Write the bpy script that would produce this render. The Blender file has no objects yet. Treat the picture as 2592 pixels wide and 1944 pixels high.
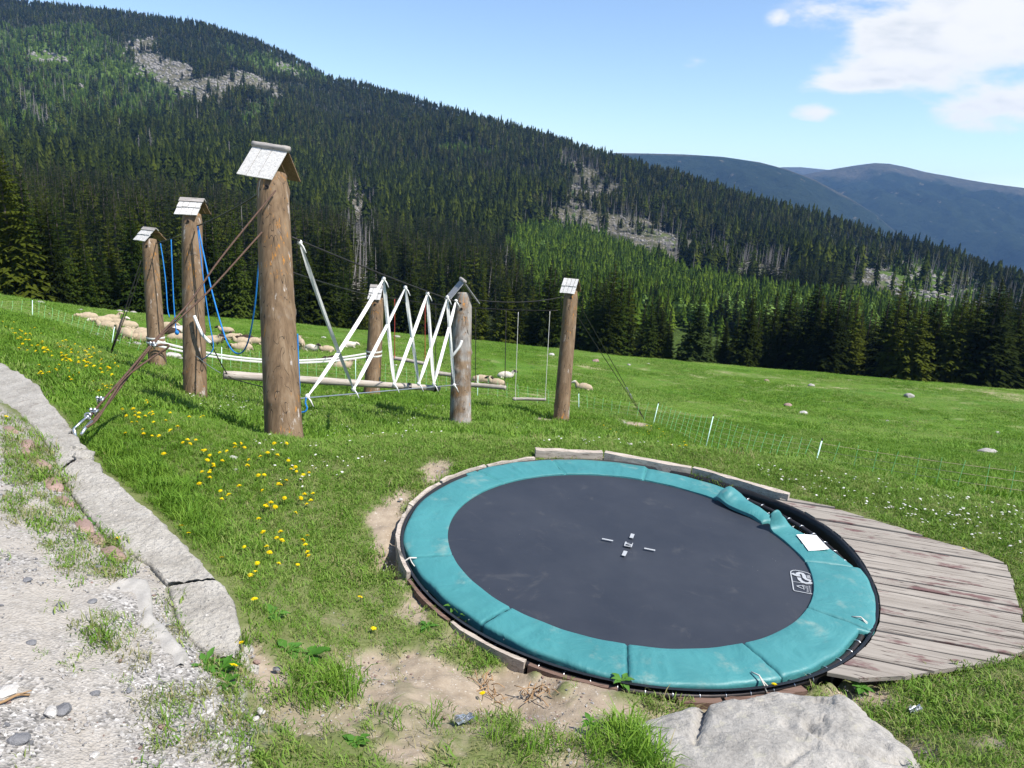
import bpy, math, random
import numpy as np
from mathutils import Matrix, Vector

random.seed(7)
RNG = np.random.default_rng(11)
SC = bpy.context.scene
COL = SC.collection
R = math.radians

# ------------------------------------------------------------------ camera, light, sky
PITCH, ROLL = R(14.5), R(3.4)
FPX = 1875.0                       # focal length in pixels of a 2592 px wide frame
CAM_C, CAM_S = math.cos(PITCH), math.sin(PITCH)
cam = bpy.data.cameras.new('camera')
cam.sensor_width = 36.0
cam.lens = FPX / 2592 * 36
cam.clip_start, cam.clip_end = 0.05, 30000
cam_ob = bpy.data.objects.new('camera', cam)
COL.objects.link(cam_ob)
CAM_F = np.array([0, CAM_C, -CAM_S])
_u0 = np.array([0, CAM_S, CAM_C])
CAM_R = np.array([math.cos(ROLL), 0, 0]) + _u0 * math.sin(ROLL)
CAM_U = _u0 * math.cos(ROLL) - np.array([math.sin(ROLL), 0, 0])
cam_ob.matrix_world = Matrix([[CAM_R[i], CAM_U[i], -CAM_F[i], 0] for i in range(3)] + [[0, 0, 0, 1]])
SC.camera = cam_ob

SUN_EL, SUN_AZ = R(56), R(117)      # azimuth clockwise from +Y
SUN_V = Vector((math.cos(SUN_EL) * math.sin(SUN_AZ), math.cos(SUN_EL) * math.cos(SUN_AZ), math.sin(SUN_EL)))
sun = bpy.data.lights.new('sun', 'SUN')
sun.energy = 4.2
sun.angle = R(0.53)
sun.color = (1.0, 0.95, 0.88)
sun_ob = bpy.data.objects.new('sun', sun)
COL.objects.link(sun_ob)
sun_ob.rotation_euler = SUN_V.to_track_quat('Z', 'Y').to_euler()

SC.view_settings.view_transform = 'Standard'
SC.view_settings.look = 'None'
SC.view_settings.gamma = 1
SC.view_settings.exposure = 0.92
SC.view_settings.use_curve_mapping = False
SC.render.engine = 'CYCLES'
SC.cycles.max_bounces = 6
SC.cycles.diffuse_bounces = 3
SC.cycles.glossy_bounces = 2
SC.cycles.transmission_bounces = 3
SC.cycles.transparent_max_bounces = 8
SC.cycles.volume_bounces = 0
SC.cycles.use_denoising = True
SC.cycles.sample_clamp_indirect = 4

world = bpy.data.worlds.new('World')
SC.world = world
world.use_nodes = True


class NT:
    """small node-tree helper"""
    def __init__(s, tree):
        s.t = tree
        s.n = tree.nodes
        s.l = tree.links

    def node(s, typ, **kw):
        nd = s.n.new(typ)
        for k, v in kw.items():
            setattr(nd, k, v)
        return nd

    def put(s, sock, v):
        if hasattr(v, 'is_linked') or hasattr(v, 'links'):
            s.l.new(v, sock)
        elif v is not None:
            if isinstance(v, (tuple, list)) and len(v) == 3 and sock.type == 'RGBA':
                v = (*v, 1)
            sock.default_value = v

    def math(s, op, a, b=None, clamp=False):
        nd = s.node('ShaderNodeMath', operation=op, use_clamp=clamp)
        s.put(nd.inputs[0], a)
        if b is not None:
            s.put(nd.inputs[1], b)
        return nd.outputs[0]

    def vmath(s, op, a, b=None):
        nd = s.node('ShaderNodeVectorMath', operation=op)
        s.put(nd.inputs[0], a)
        if b is not None:
            s.put(nd.inputs[1], b)
        return nd.outputs[1] if op in ('DOT_PRODUCT', 'LENGTH') else nd.outputs[0]

    def noise(s, vec, scale, detail=4, rough=0.55, dist=0.0):
        nd = s.node('ShaderNodeTexNoise')
        s.put(nd.inputs['Vector'], vec)
        s.put(nd.inputs['Scale'], scale)
        nd.inputs['Detail'].default_value = detail
        nd.inputs['Roughness'].default_value = rough
        nd.inputs['Distortion'].default_value = dist
        return nd.outputs['Fac']

    def voro(s, vec, scale, out='Distance', feature='F1'):
        nd = s.node('ShaderNodeTexVoronoi', feature=feature)
        s.put(nd.inputs['Vector'], vec)
        nd.inputs['Scale'].default_value = scale
        return nd.outputs[out]

    def ramp(s, fac, stops, interp='LINEAR'):
        nd = s.node('ShaderNodeValToRGB')
        cr = nd.color_ramp
        cr.interpolation = interp
        while len(cr.elements) < len(stops):
            cr.elements.new(0.5)
        for e, (p, c) in zip(cr.elements, stops):
            e.position = p
            e.color = (c, c, c, 1) if isinstance(c, (int, float)) else (*c, 1)
        s.put(nd.inputs[0], fac)
        return nd.outputs[0]

    def mix(s, fac, a, b, mode='MIX'):
        nd = s.node('ShaderNodeMix', data_type='RGBA', blend_type=mode)
        s.put(nd.inputs[0], fac)
        s.put(nd.inputs[6], a)
        s.put(nd.inputs[7], b)
        return nd.outputs[2]

    def mapping(s, vec, scale=(1, 1, 1), loc=(0, 0, 0)):
        nd = s.node('ShaderNodeMapping')
        s.put(nd.inputs[0], vec)
        nd.inputs['Scale'].default_value = scale
        s.put(nd.inputs['Location'], loc)
        return nd.outputs[0]

    def attr(s, name):
        return s.node('ShaderNodeAttribute', attribute_name=name).outputs['Fac']

    def coord(s, which='Object'):
        return s.node('ShaderNodeTexCoord').outputs[which]

    def rand(s):
        return s.node('ShaderNodeObjectInfo').outputs['Random']

    def smooth(s, v, lo, hi):
        nd = s.node('ShaderNodeMapRange', interpolation_type='SMOOTHSTEP')
        s.put(nd.inputs[0], v)
        s.put(nd.inputs[1], lo)
        s.put(nd.inputs[2], hi)
        return nd.outputs[0]


def build_sky():
    g = NT(world.node_tree)
    g.n.clear()
    out = g.node('ShaderNodeOutputWorld')
    sky = g.node('ShaderNodeTexSky', sky_type='NISHITA')
    sky.sun_disc = False
    sky.sun_elevation = SUN_EL
    sky.sun_rotation = SUN_AZ
    sky.altitude = 1100
    sky.air_density = 1.0
    sky.dust_density = 0.4
    sky.ozone_density = 2.2
    bg = g.node('ShaderNodeBackground')
    g.put(bg.inputs[0], sky.outputs[0])
    bg.inputs[1].default_value = 0.107
    d = g.coord('Generated')
    sep = g.node('ShaderNodeSeparateXYZ')
    g.put(sep.inputs[0], d)
    # fair weather clouds: noise on the sky dome, gathered into banks
    v = g.mapping(d, (1.0, 1.0, 2.6))
    warp = g.node('ShaderNodeTexNoise')
    g.put(warp.inputs['Vector'], v)
    warp.inputs['Scale'].default_value = 5
    warp.inputs['Detail'].default_value = 3
    vv = g.vmath('ADD', v, g.vmath('MULTIPLY', g.vmath('SUBTRACT', warp.outputs['Color'], (0.5, 0.5, 0.5)), (0.06, 0.06, 0.06)))
    n1 = g.noise(vv, 9.0, 9, 0.58)
    up = g.noise(g.vmath('ADD', vv, (0.02, -0.02, 0.10)), 7.0, 6, 0.55)

    def blob(px, py, sx, sy, amp):
        c = ray(px, py)
        c = c / np.linalg.norm(c)
        right = np.array([c[1], -c[0], 0.0]); right /= np.linalg.norm(right)
        upv = np.cross(right, c)
        a = g.vmath('DOT_PRODUCT', d, tuple(right / sx))
        b = g.vmath('DOT_PRODUCT', d, tuple(upv / sy))
        f = g.vmath('DOT_PRODUCT', d, tuple(c))
        q = g.math('ADD', g.math('MULTIPLY', a, a), g.math('MULTIPLY', b, b))
        q = g.math('SUBTRACT', 1.0, g.math('SQRT', q))
        q = g.math('MULTIPLY', g.math('MAXIMUM', q, 0.0), amp)
        return g.math('MULTIPLY', q, g.math('GREATER_THAN', f, 0.3))

    tot = None
    for b in [(2520, 55, 0.22, 0.085, 0.76), (2270, 65, 0.085, 0.048, 0.62), (2190, 208, 0.095, 0.019, 0.66), (2360, 175, 0.15, 0.035, 0.68), (2590, 245, 0.11, 0.045, 0.55),
              (2075, 283, 0.04, 0.013, 0.42), (1972, 47, 0.020, 0.014, 0.13), (1764, 152, 0.025, 0.012, 0.2),
              (3600, -200, 0.5, 0.14, 0.6), (-1800, -300, 0.3, 0.1, 0.5)]:
        q = blob(*b)
        tot = q if tot is None else g.math('MAXIMUM', tot, q)
    dens = g.math('ADD', tot, g.math('MULTIPLY', g.math('SUBTRACT', n1, 0.5), 1.25))
    dens = g.math('MULTIPLY', dens, g.math('GREATER_THAN', tot, 0.0001))
    cov = g.smooth(dens, 0.07, 0.38)
    cov = g.math('MULTIPLY', cov, g.smooth(tot, 0.0, 0.08))
    shade = g.math('MULTIPLY', g.smooth(up, 0.42, 0.62), g.smooth(dens, 0.28, 0.6))
    ccol = g.mix(shade, (1.0, 1.0, 1.0), (0.72, 0.77, 0.83))
    bgc = g.node('ShaderNodeBackground')
    g.put(bgc.inputs[0], ccol)
    bgc.inputs[1].default_value = 0.545
    mx = g.node('ShaderNodeMixShader')
    g.put(mx.inputs[0], g.math('MULTIPLY', cov, 0.96))
    g.l.new(bg.outputs[0], mx.inputs[1])
    g.l.new(bgc.outputs[0], mx.inputs[2])
    g.l.new(mx.outputs[0], out.inputs[0])


def ray(px, py):
    """direction with unit depth through a point of the 2592x1944 frame"""
    x = (px - 1296.0) / FPX
    u = (972.0 - py) / FPX
    return CAM_F + x * CAM_R + u * CAM_U


def P(px, py, D):
    return ray(px, py) * D


def project(p):
    p = np.atleast_2d(p)
    dep = np.maximum(p @ CAM_F, 0.05)
    return 1296 + FPX * (p @ CAM_R) / dep, 972 - FPX * (p @ CAM_U) / dep


build_sky()


# ------------------------------------------------------------------ mesh helpers
class MB:
    def __init__(s):
        s.v, s.f, s.m, s.c = [], [], [], 0

    def add(s, verts, faces, mi=0):
        verts = np.asarray(verts, float)
        o = s.c
        s.v.append(verts)
        s.f += [tuple(int(i) + o for i in f) for f in faces]
        s.m += [mi] * len(faces)
        s.c += len(verts)
        return s

    def box(s, c, size, ax=None, mi=0, jit=0.0):
        c = np.asarray(c, float)
        h = np.asarray(size, float) / 2
        sg = np.array([[x, y, z] for z in (-1, 1) for y in (-1, 1) for x in (-1, 1)], float)
        v = sg * h
        if jit:
            v += RNG.normal(0, jit, v.shape)
        if ax is not None:
            v = v @ np.asarray(ax, float)        # rows of ax = local axes
        return s.add(v + c, [(0, 2, 3, 1), (4, 5, 7, 6), (0, 1, 5, 4), (2, 6, 7, 3), (0, 4, 6, 2), (1, 3, 7, 5)], mi)

    def tube(s, pts, rad, seg=8, mi=0, cap=True, flat=None, up=None):
        pts = np.asarray(pts, float)
        n = len(pts)
        rad = np.full(n, rad, float) if np.isscalar(rad) else np.asarray(rad, float)
        tan = np.gradient(pts, axis=0)
        tan /= np.linalg.norm(tan, axis=1)[:, None] + 1e-12
        ref = np.array([0, 0, 1.0]) if up is None else np.asarray(up, float)
        if up is None and abs(tan[0, 2]) > 0.9:
            ref = np.array([1.0, 0, 0])
        a = np.cross(tan[0], ref); a /= np.linalg.norm(a) + 1e-12
        V = []
        th = np.linspace(0, 2 * np.pi, seg, endpoint=False)
        for i in range(n):
            a = a - tan[i] * (a @ tan[i]); a /= np.linalg.norm(a) + 1e-12
            b = np.cross(tan[i], a)
            ry = rad[i] * (flat if flat else 1)
            V.append(pts[i] + np.outer(np.cos(th) * rad[i], a) + np.outer(np.sin(th) * ry, b))
        V = np.concatenate(V)
        F = []
        for i in range(n - 1):
            for j in range(seg):
                k = (j + 1) % seg
                F.append((i * seg + j, i * seg + k, (i + 1) * seg + k, (i + 1) * seg + j))
        if cap:
            F.append(tuple(range(seg - 1, -1, -1)))
            F.append(tuple((n - 1) * seg + j for j in range(seg)))
        return s.add(V, F, mi)

    def build(s, name, mats, parent=None, origin=(0, 0, 0), smooth=True):
        me = bpy.data.meshes.new(name)
        V = np.concatenate(s.v) - np.asarray(origin, float)
        me.from_pydata(V.tolist(), [], s.f)
        mats = mats if isinstance(mats, (list, tuple)) else [mats]
        for m in mats:
            me.materials.append(m)
        if len(mats) > 1:
            me.polygons.foreach_set('material_index', np.array(s.m, dtype=np.int32))
        if smooth:
            me.polygons.foreach_set('use_smooth', np.ones(len(me.polygons), dtype=bool))
        me.update()
        return link(name, me, parent, origin if parent is None else (0, 0, 0))


def link(name, me, parent=None, loc=(0, 0, 0)):
    o = bpy.data.objects.new(name, me)
    COL.objects.link(o)
    o.location = loc
    if parent is not None:
        o.parent = parent
    return o


def empty(name, loc):
    o = bpy.data.objects.new(name, None)
    o.empty_display_size = 0.1
    COL.objects.link(o)
    o.location = tuple(loc)
    return o


def tag(o, label=None, cat=None, group=None, kind=None):
    for k, v in (('label', label), ('category', cat), ('group', group), ('kind', kind)):
        if v:
            o[k] = v
    return o


def grid_mesh(name, V, nu, nv, mat, attrs=None, smooth=True):
    """V is (nu*nv,3), rows of nv"""
    i = np.arange(nu - 1)[:, None] * nv + np.arange(nv - 1)[None, :]
    i = i.ravel()
    q = np.stack([i, i + 1, i + nv + 1, i + nv], 1).astype(np.int32)
    me = bpy.data.meshes.new(name)
    me.vertices.add(len(V)); me.vertices.foreach_set('co', V.astype(np.float32).ravel())
    me.loops.add(q.size); me.loops.foreach_set('vertex_index', q.ravel())
    me.polygons.add(len(q))
    me.polygons.foreach_set('loop_start', np.arange(0, q.size, 4, dtype=np.int32))
    me.polygons.foreach_set('loop_total', np.full(len(q), 4, dtype=np.int32))
    me.polygons.foreach_set('use_smooth', np.full(len(q), smooth, dtype=bool))
    me.update(calc_edges=True)
    me.validate()
    for k, a in (attrs or {}).items():
        at = me.attributes.new(k, 'FLOAT', 'POINT')
        at.data.foreach_set('value', np.asarray(a, np.float32))
    me.materials.append(mat)
    return link(name, me)


def vnoise(x, y, seed=0):
    """value noise, period-free, 0..1"""
    x = np.asarray(x, float); y = np.asarray(y, float)
    xi = np.floor(x).astype(np.int64); yi = np.floor(y).astype(np.int64)
    fx = x - xi; fy = y - yi
    fx = fx * fx * (3 - 2 * fx); fy = fy * fy * (3 - 2 * fy)

    def h(a, b):
        n = (a * 374761393 + b * 668265263 + seed * 1442695041) & 0x7fffffff
        n = (n ^ (n >> 13)) * 1274126177 & 0x7fffffff
        return ((n ^ (n >> 16)) & 0xffff) / 65535.0
    return (h(xi, yi) * (1 - fx) + h(xi + 1, yi) * fx) * (1 - fy) + (h(xi, yi + 1) * (1 - fx) + h(xi + 1, yi + 1) * fx) * fy


def fbm(x, y, oct=4, seed=0, gain=0.5):
    t, a, s = 0, 1.0, 0
    for i in range(oct):
        t = t + a * vnoise(x * 2 ** i + 17.3 * i, y * 2 ** i - 9.1 * i, seed + i)
        s += a
        a *= gain
    return t / s


def sstep(x, a, b):
    t = np.clip((np.asarray(x, float) - a) / (b - a), 0, 1)
    return t * t * (3 - 2 * t)


def poly_sd(px, py, poly):
    """signed distance to a polygon in pixels, positive inside"""
    poly = np.asarray(poly, float)
    inside = np.zeros(len(px), bool)
    d = np.full(len(px), 1e9)
    for a, b in zip(poly, np.roll(poly, -1, 0)):
        e = b - a
        t = np.clip(((px - a[0]) * e[0] + (py - a[1]) * e[1]) / (e @ e + 1e-9), 0, 1)
        d = np.minimum(d, np.hypot(px - a[0] - t * e[0], py - a[1] - t * e[1]))
        c = (a[1] > py) != (b[1] > py)
        xin = (b[0] - a[0]) * (py - a[1]) / (b[1] - a[1] + 1e-12) + a[0]
        inside ^= c & (px < xin)
    return np.where(inside, d, -d)


# ------------------------------------------------------------------ geometry of the place
# trampoline plane (found from the ellipse of its mat)
TN = np.array([0.078, -0.963, -0.257]); TN /= np.linalg.norm(TN)      # camera axes: right, down, forward
TN = TN[0] * CAM_R - TN[1] * CAM_U + TN[2] * CAM_F
TN /= np.linalg.norm(TN)
TS = 3.01
TC = P(1582.2, 1374.2, 2.2135 * TS)
TR = 1.6                                                              # radius of the black mat
TX = np.array([1.0, 0, 0]) - TN * TN[0]; TX /= np.linalg.norm(TX)
TY = np.cross(TN, TX)


HOLE_C, HOLE_R = TC, 2.05


def hole_r(a):
    """outline of the pit: a little out of round, bulging towards the deck"""
    a = np.asarray(a, float)
    d = (a - R(24) + np.pi) % (2 * np.pi) - np.pi
    return HOLE_R + 0.045 * np.cos(a) + 0.02 * np.sin(a) + 0.105 * np.exp(-(d / R(22)) ** 2)


def on_plane(px, py, off=0.0):
    d = ray(px, py)
    t = (TN @ (TC + TN * off)) / (TN @ d)
    return d * t


def tl(px, py, off=0.0):
    """pixel -> local trampoline coordinates"""
    q = on_plane(px, py, off) - TC
    return np.array([q @ TX, q @ TY])


def tw(x, y, z=0.0):
    return TC + np.multiply.outer(np.asarray(x, float), TX) + np.multiply.outer(np.asarray(y, float), TY) + np.multiply.outer(np.asarray(z, float), TN)


def ctrl(px, py, r):
    d = ray(px, py)
    return (math.atan2(d[0], d[1]), math.log(r), -d[2] / math.hypot(d[0], d[1]))


def ctrlz(px, py, z):
    d = ray(px, py)
    e = -d[2] / math.hypot(d[0], d[1])
    x, u = (px - 1296.0) / FPX, (972.0 - py) / FPX
    e0 = -(u * 0.97630 - 0.21644) / math.hypot(x, 0.97630 + u * 0.21644)
    return (math.atan2(d[0], d[1]), math.log(-z / e0), e)


def ctrlw(p):
    r = math.hypot(p[0], p[1])
    return (math.atan2(p[0], p[1]), math.log(r), -p[2] / r)


CT = []
for k in range(16):
    a = 2 * math.pi * k / 16
    for rr in (2.12, 2.55):
        CT.append(ctrlw(tw(math.cos(a) * rr, math.sin(a) * rr, -0.03)))
CT.append(ctrlw(tw(0, 0, -0.03)))
CT += [ctrlw(tw(3.3, 0.6, -0.02)), ctrlw(tw(3.4, -0.6, -0.03)), ctrlw(tw(2.9, 1.5, -0.03))]
for px, py, r in [
    # post bases
    (493, 1019, 13.2), (400, 946, 17), (1166, 1070, 15), (1421, 1058, 18), (941, 997, 19), (718, 1122, 9.6),
    # crest of the bank and what lies just behind
    (718, 1106, 8.7), (450, 1082, 8.4), (300, 1052, 9.2), (1000, 1112, 8.9), (1300, 1118, 9.6),
    (1781, 1150, 9.0), (2058, 1176, 9.4), (2240, 1218, 9.4), (2592, 1280, 9.7),
    (1781, 1162, 11), (1781, 1160, 14), (1781, 1142, 19.5), (2058, 1194, 11), (2058, 1196, 13), (2058, 1190, 15.5), (2058, 1166, 19.5),
    (2240, 1238, 11), (2240, 1240, 13), (2240, 1206, 17.5), (2592, 1304, 11.5), (2592, 1298, 13.5), (2592, 1262, 17), (2900, 1330, 13.5),
    (1650, 1092, 24), (1465, 1052, 27), (1633, 1070, 21),
    # meadow
    (560, 938, 28), (283, 890, 28), (83, 817, 30), (573, 850, 50), (230, 806, 48), (850, 925, 40), (1250, 975, 42), (1490, 992, 41),
    (0, 850, 16), (150, 900, 15.5), (250, 930, 14.5), (-300, 780, 22),
    (1700, 1010, 46), (2000, 1060, 42), (2300, 1110, 38), (2592, 1150, 35),
    (1800, 1070, 32), (2200, 1150, 24),
    # far edge of the meadow
    (-500, 690, 70), (0, 754, 72), (230, 788, 75), (560, 812, 78), (870, 838, 82), (1170, 864, 86), (1523, 902, 92), (1758, 931, 98), (2050, 961, 104), (2592, 1005, 110), (3000, 1035, 112),
    (-500, 770, 105), (0, 835, 110), (560, 890, 118), (1170, 940, 125), (1758, 1010, 135), (2592, 1085, 150),
]:
    CT.append(ctrl(px, py, r))
for px, py, z in [
    # field along the foot of the kerb wall
    (620, 1540, -2.33), (545, 1440, -2.30), (398, 1300, -2.26), (257, 1169, -2.20), (125, 1011, -2.16), (0, 912, -2.10), (-300, 830, -1.9),
    # path side
    (430, 1560, -2.13), (300, 1400, -2.05), (128, 1150, -1.93), (0, 1035, -1.84), (-300, 960, -1.7),
    (0, 1500, -1.85), (0, 1944, -1.92), (300, 1800, -2.06), (600, 1944, -2.22), (640, 1700, -2.32),
    (900, 1944, -2.36), (1296, 1944, -2.50), (1700, 1944, -2.62), (2100, 1944, -2.74), (2592, 1944, -2.86), (2900, 1800, -2.95),
    (1000, 1760, -2.52), (1300, 1800, -2.62),
    (1296, 3000, -2.35), (0, 3000, -1.8), (2592, 3000, -2.7), (-600, 1500, -1.7), (-600, 2200, -1.75), (3200, 1944, -3.0),
]:
    CT.append(ctrlz(px, py, z))
CT = np.array(CT)
KU = 1.6


def _tps(d2):
    return 0.5 * d2 * np.log(d2 + 1e-12)


def _fit():
    X = np.stack([CT[:, 0] * KU, CT[:, 1]], 1)
    n = len(X)
    D2 = ((X[:, None] - X[None]) ** 2).sum(2)
    A = np.zeros((n + 3, n + 3))
    A[:n, :n] = _tps(D2) + 2e-4 * np.eye(n)
    A[:n, n] = 1; A[:n, n + 1:] = X
    A[n, :n] = 1; A[n + 1:, :n] = X.T
    b = np.zeros(n + 3); b[:n] = CT[:, 2]
    return X, np.linalg.solve(A, b)


RX, RW = _fit()


def ground_e(az, lr):
    az = np.atleast_1d(az) * KU; lr = np.atleast_1d(lr)
    out = np.empty(len(az))
    n = len(RX)
    for i in range(0, len(az), 20000):
        a, b = az[i:i + 20000], lr[i:i + 20000]
        D2 = (a[:, None] - RX[:, 0]) ** 2 + (b[:, None] - RX[:, 1]) ** 2
        out[i:i + 20000] = _tps(D2) @ RW[:n] + RW[n] + a * RW[n + 1] + b * RW[n + 2]
    return out


DECK_POLY = [(1960, 1262), (2120, 1284), (2470, 1396), (2548, 1420), (2582, 1520), (2620, 1655), (2500, 1688), (2330, 1714), (2220, 1740), (2040, 1708)]
SAND = [
    [(1025, 1650), (1080, 1655), (1160, 1668), (1210, 1695), (1216, 1750), (1250, 1800), (1130, 1770), (1050, 1745), (1010, 1700)],
    [(1230, 1700), (1300, 1690), (1370, 1705), (1420, 1730), (1450, 1752), (1540, 1758), (1600, 1790), (1500, 1862), (1350, 1850), (1290, 1810), (1235, 1750)],
    [(955, 1270), (1015, 1240), (1025, 1300), (1012, 1380), (1010, 1440), (950, 1440), (940, 1350)],
    [(1060, 1195), (1130, 1170), (1150, 1185), (1085, 1225)],
    [(1370, 1660), (1480, 1690), (1700, 1745), (1900, 1760), (1880, 1790), (1600, 1765), (1450, 1725)],
    [(870, 1660), (960, 1640), (1020, 1690), (980, 1740), (890, 1720)],
    [(2100, 1715), (2230, 1735), (2260, 1765), (2150, 1760)],
    [(640, 1620), (700, 1690), (690, 1770), (640, 1740)],
    [(960, 1880), (1060, 1890), (1080, 1925), (980, 1930)],
    [(1322, 1052), (1400, 1060), (1420, 1068), (1360, 1074)],
    [(1205, 1042), (1262, 1044), (1265, 1054), (1210, 1052)],
    [(420, 963), (470, 964), (466, 972), (430, 973)],
    [(850, 998), (915, 1000), (915, 1012), (870, 1008)],
    [(625, 1036), (672, 1036), (670, 1044), (630, 1044)],
    [(1560, 1064), (1640, 1070), (1640, 1082), (1570, 1078)],
    [(1075, 1026), (1130, 1028), (1130, 1036), (1080, 1034)],
]
PATH = [(-900, 860), (-300, 930), (0, 1021), (83, 1079), (128, 1137), (154, 1207), (212, 1290), (282, 1367), (378, 1425), (423, 1477), (449, 1573),
        (513, 1643), (600, 1690), (650, 1780), (640, 1944), (600, 2600), (-900, 2600)]


def masks(V):
    """sand and path amounts at world points (the marks lie on the ground)"""
    px, py = project(V)
    nz = (fbm(V[:, 0] * 5, V[:, 1] * 5, 4, 3) - 0.5)
    nf = (fbm(V[:, 0] * 16, V[:, 1] * 16, 3, 8) - 0.5)
    dist = np.hypot(V[:, 0], V[:, 1])
    k = np.clip(5.0 / dist, 0.2, 1.6)                     # pixel widths shrink with distance
    sand = np.zeros(len(V))
    for pl in SAND:
        sd = poly_sd(px, py, pl)
        sand = np.maximum(sand, sstep(sd + 12 * k + (nz * 80 + nf * 40) * k, -14 * k, 22 * k))
    # worn soil round the trampoline
    q = V - TC
    rho = np.hypot(q @ TX, q @ TY)
    ang = np.degrees(np.arctan2(q @ TY, q @ TX))
    near_side = sstep(-(q @ TY), -1.2, 0.8)
    sand = np.maximum(sand, sstep(nz * 1.1 + nf * 0.7 + 0.16 * near_side, 0.10, 0.34) * sstep(-rho, -2.5, -2.1))
    bald = sstep(fbm(V[:, 0] * 2.2, V[:, 1] * 2.2, 4, 21) + nf * 0.25, 0.56, 0.74)
    low = sstep(py, 1500, 1720) * sstep(px, 600, 700)
    sand = np.maximum(sand, bald * low * 0.8)
    sd = poly_sd(px, py, PATH)
    path = sstep(sd + (nz * 60 + nf * 30) * sstep(py, 1640, 1760), -6, 14)
    right = sstep(-px, -760, -560) * sstep(py, 1640, 1800)
    path = np.maximum(path, right * sstep(nz + nf * 0.6 + 0.05, -0.05, 0.2) * 0.9)
    return sand, path, px, py, rho


def relief(x, y):
    r = np.hypot(x, y)
    amp = np.clip(r / 12, 0.15, 6)
    n = (fbm(x / 2.2, y / 2.2, 3, 31) - 0.5) * 0.10 * np.clip(r / 9, 0.3, 1.5)
    n += (fbm(x * 3, y * 3, 3, 41) - 0.5) * 0.035
    n += (fbm(x / 14, y / 14, 3, 51) - 0.5) * 0.45 * sstep(r, 22, 50)
    q = np.stack([x, y, np.zeros_like(x)], 1) - TC
    rho = np.hypot(q[:, 0], q[:, 1])
    n *= sstep(rho, 1.9, 3.0) * 0.9 + 0.1
    return n


def ground_z(x, y, detail=True):
    x = np.atleast_1d(np.asarray(x, float)); y = np.atleast_1d(np.asarray(y, float))
    r = np.hypot(x, y)
    z = -r * ground_e(np.arctan2(x, y), np.log(r))
    if detail:
        z = z + relief(x, y)
    return z


def gz(x, y):
    return float(ground_z([x], [y])[0])


def hit(px, py, rmin=1.5):
    """point of the ground seen at a pixel"""
    d = ray(px, py)
    az = math.atan2(d[0], d[1])
    e = -d[2] / math.hypot(d[0], d[1])
    lr = np.linspace(math.log(rmin), math.log(140), 900)
    r = np.exp(lr)
    x, y = r * math.sin(az), r * math.cos(az)
    z = ground_z(x, y)
    below = np.where(z >= -r * e)[0]
    i = below[0] if len(below) else int(np.argmin(-z / r))
    return np.array([x[i], y[i], z[i]])


def at_az(px, r):
    """ground point in the direction of pixel column px at distance r"""
    d = ray(px, 972)
    az = math.atan2(d[0], d[1])
    x, y = r * math.sin(az), r * math.cos(az)
    return np.array([x, y, gz(x, y)])


# ------------------------------------------------------------------ materials
def new_mat(name):
    m = bpy.data.materials.new(name)
    m.use_nodes = True
    g = NT(m.node_tree)
    b = g.n.get('Principled BSDF')
    return m, g, b


def simple(name, col, rough=0.7, spec=0.3, metal=0.0, var=0.25, scale=8.0, bump=0.0, bscale=40.0, stretch=(1, 1, 1), sheen=0):
    m, g, b = new_mat(name)
    v = g.mapping(g.coord(), stretch)
    n = g.noise(v, scale, 5, 0.6)
    lo = tuple(c * (1 - var) for c in col); hi = tuple(min(1, c * (1 + var)) for c in col)
    g.put(b.inputs['Base Color'], g.ramp(n, [(0.25, lo), (0.75, hi)]))
    b.inputs['Roughness'].default_value = rough
    b.inputs['Specular IOR Level'].default_value = spec
    b.inputs['Metallic'].default_value = metal
    if bump:
        bm = g.node('ShaderNodeBump')
        bm.inputs['Strength'].default_value = bump
        bm.inputs['Distance'].default_value = 0.02
        g.put(bm.inputs['Height'], g.noise(v, bscale, 5, 0.6))
        g.put(b.inputs['Normal'], bm.outputs[0])
    return m


def bump_into(g, b, h, strength, dist):
    bm = g.node('ShaderNodeBump')
    bm.inputs['Strength'].default_value = strength
    bm.inputs['Distance'].default_value = dist
    g.put(bm.inputs['Height'], h)
    g.put(b.inputs['Normal'], bm.outputs[0])


def leaf_mat(name, cols, rough=0.6, trans=0.3, spec=0.16):
    """foliage: colour per instance, some light through the blade"""
    m, g, b = new_mat(name)
    n = len(cols)
    c = g.ramp(g.rand(), [(i / max(1, n - 1), cc) for i, cc in enumerate(cols)])
    g.put(b.inputs['Base Color'], c)
    b.inputs['Roughness'].default_value = rough
    b.inputs['Specular IOR Level'].default_value = spec
    if trans:
        t = g.node('ShaderNodeBsdfTranslucent')
        g.put(t.inputs[0], g.mix(0.5, c, (1, 1, 0.4), 'MULTIPLY'))
        ms = g.node('ShaderNodeMixShader')
        ms.inputs[0].default_value = trans
        g.l.new(b.outputs[0], ms.inputs[1]); g.l.new(t.outputs[0], ms.inputs[2])
        out = g.n.get('Material Output')
        g.l.new(ms.outputs[0], out.inputs[0])
    return m


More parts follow.
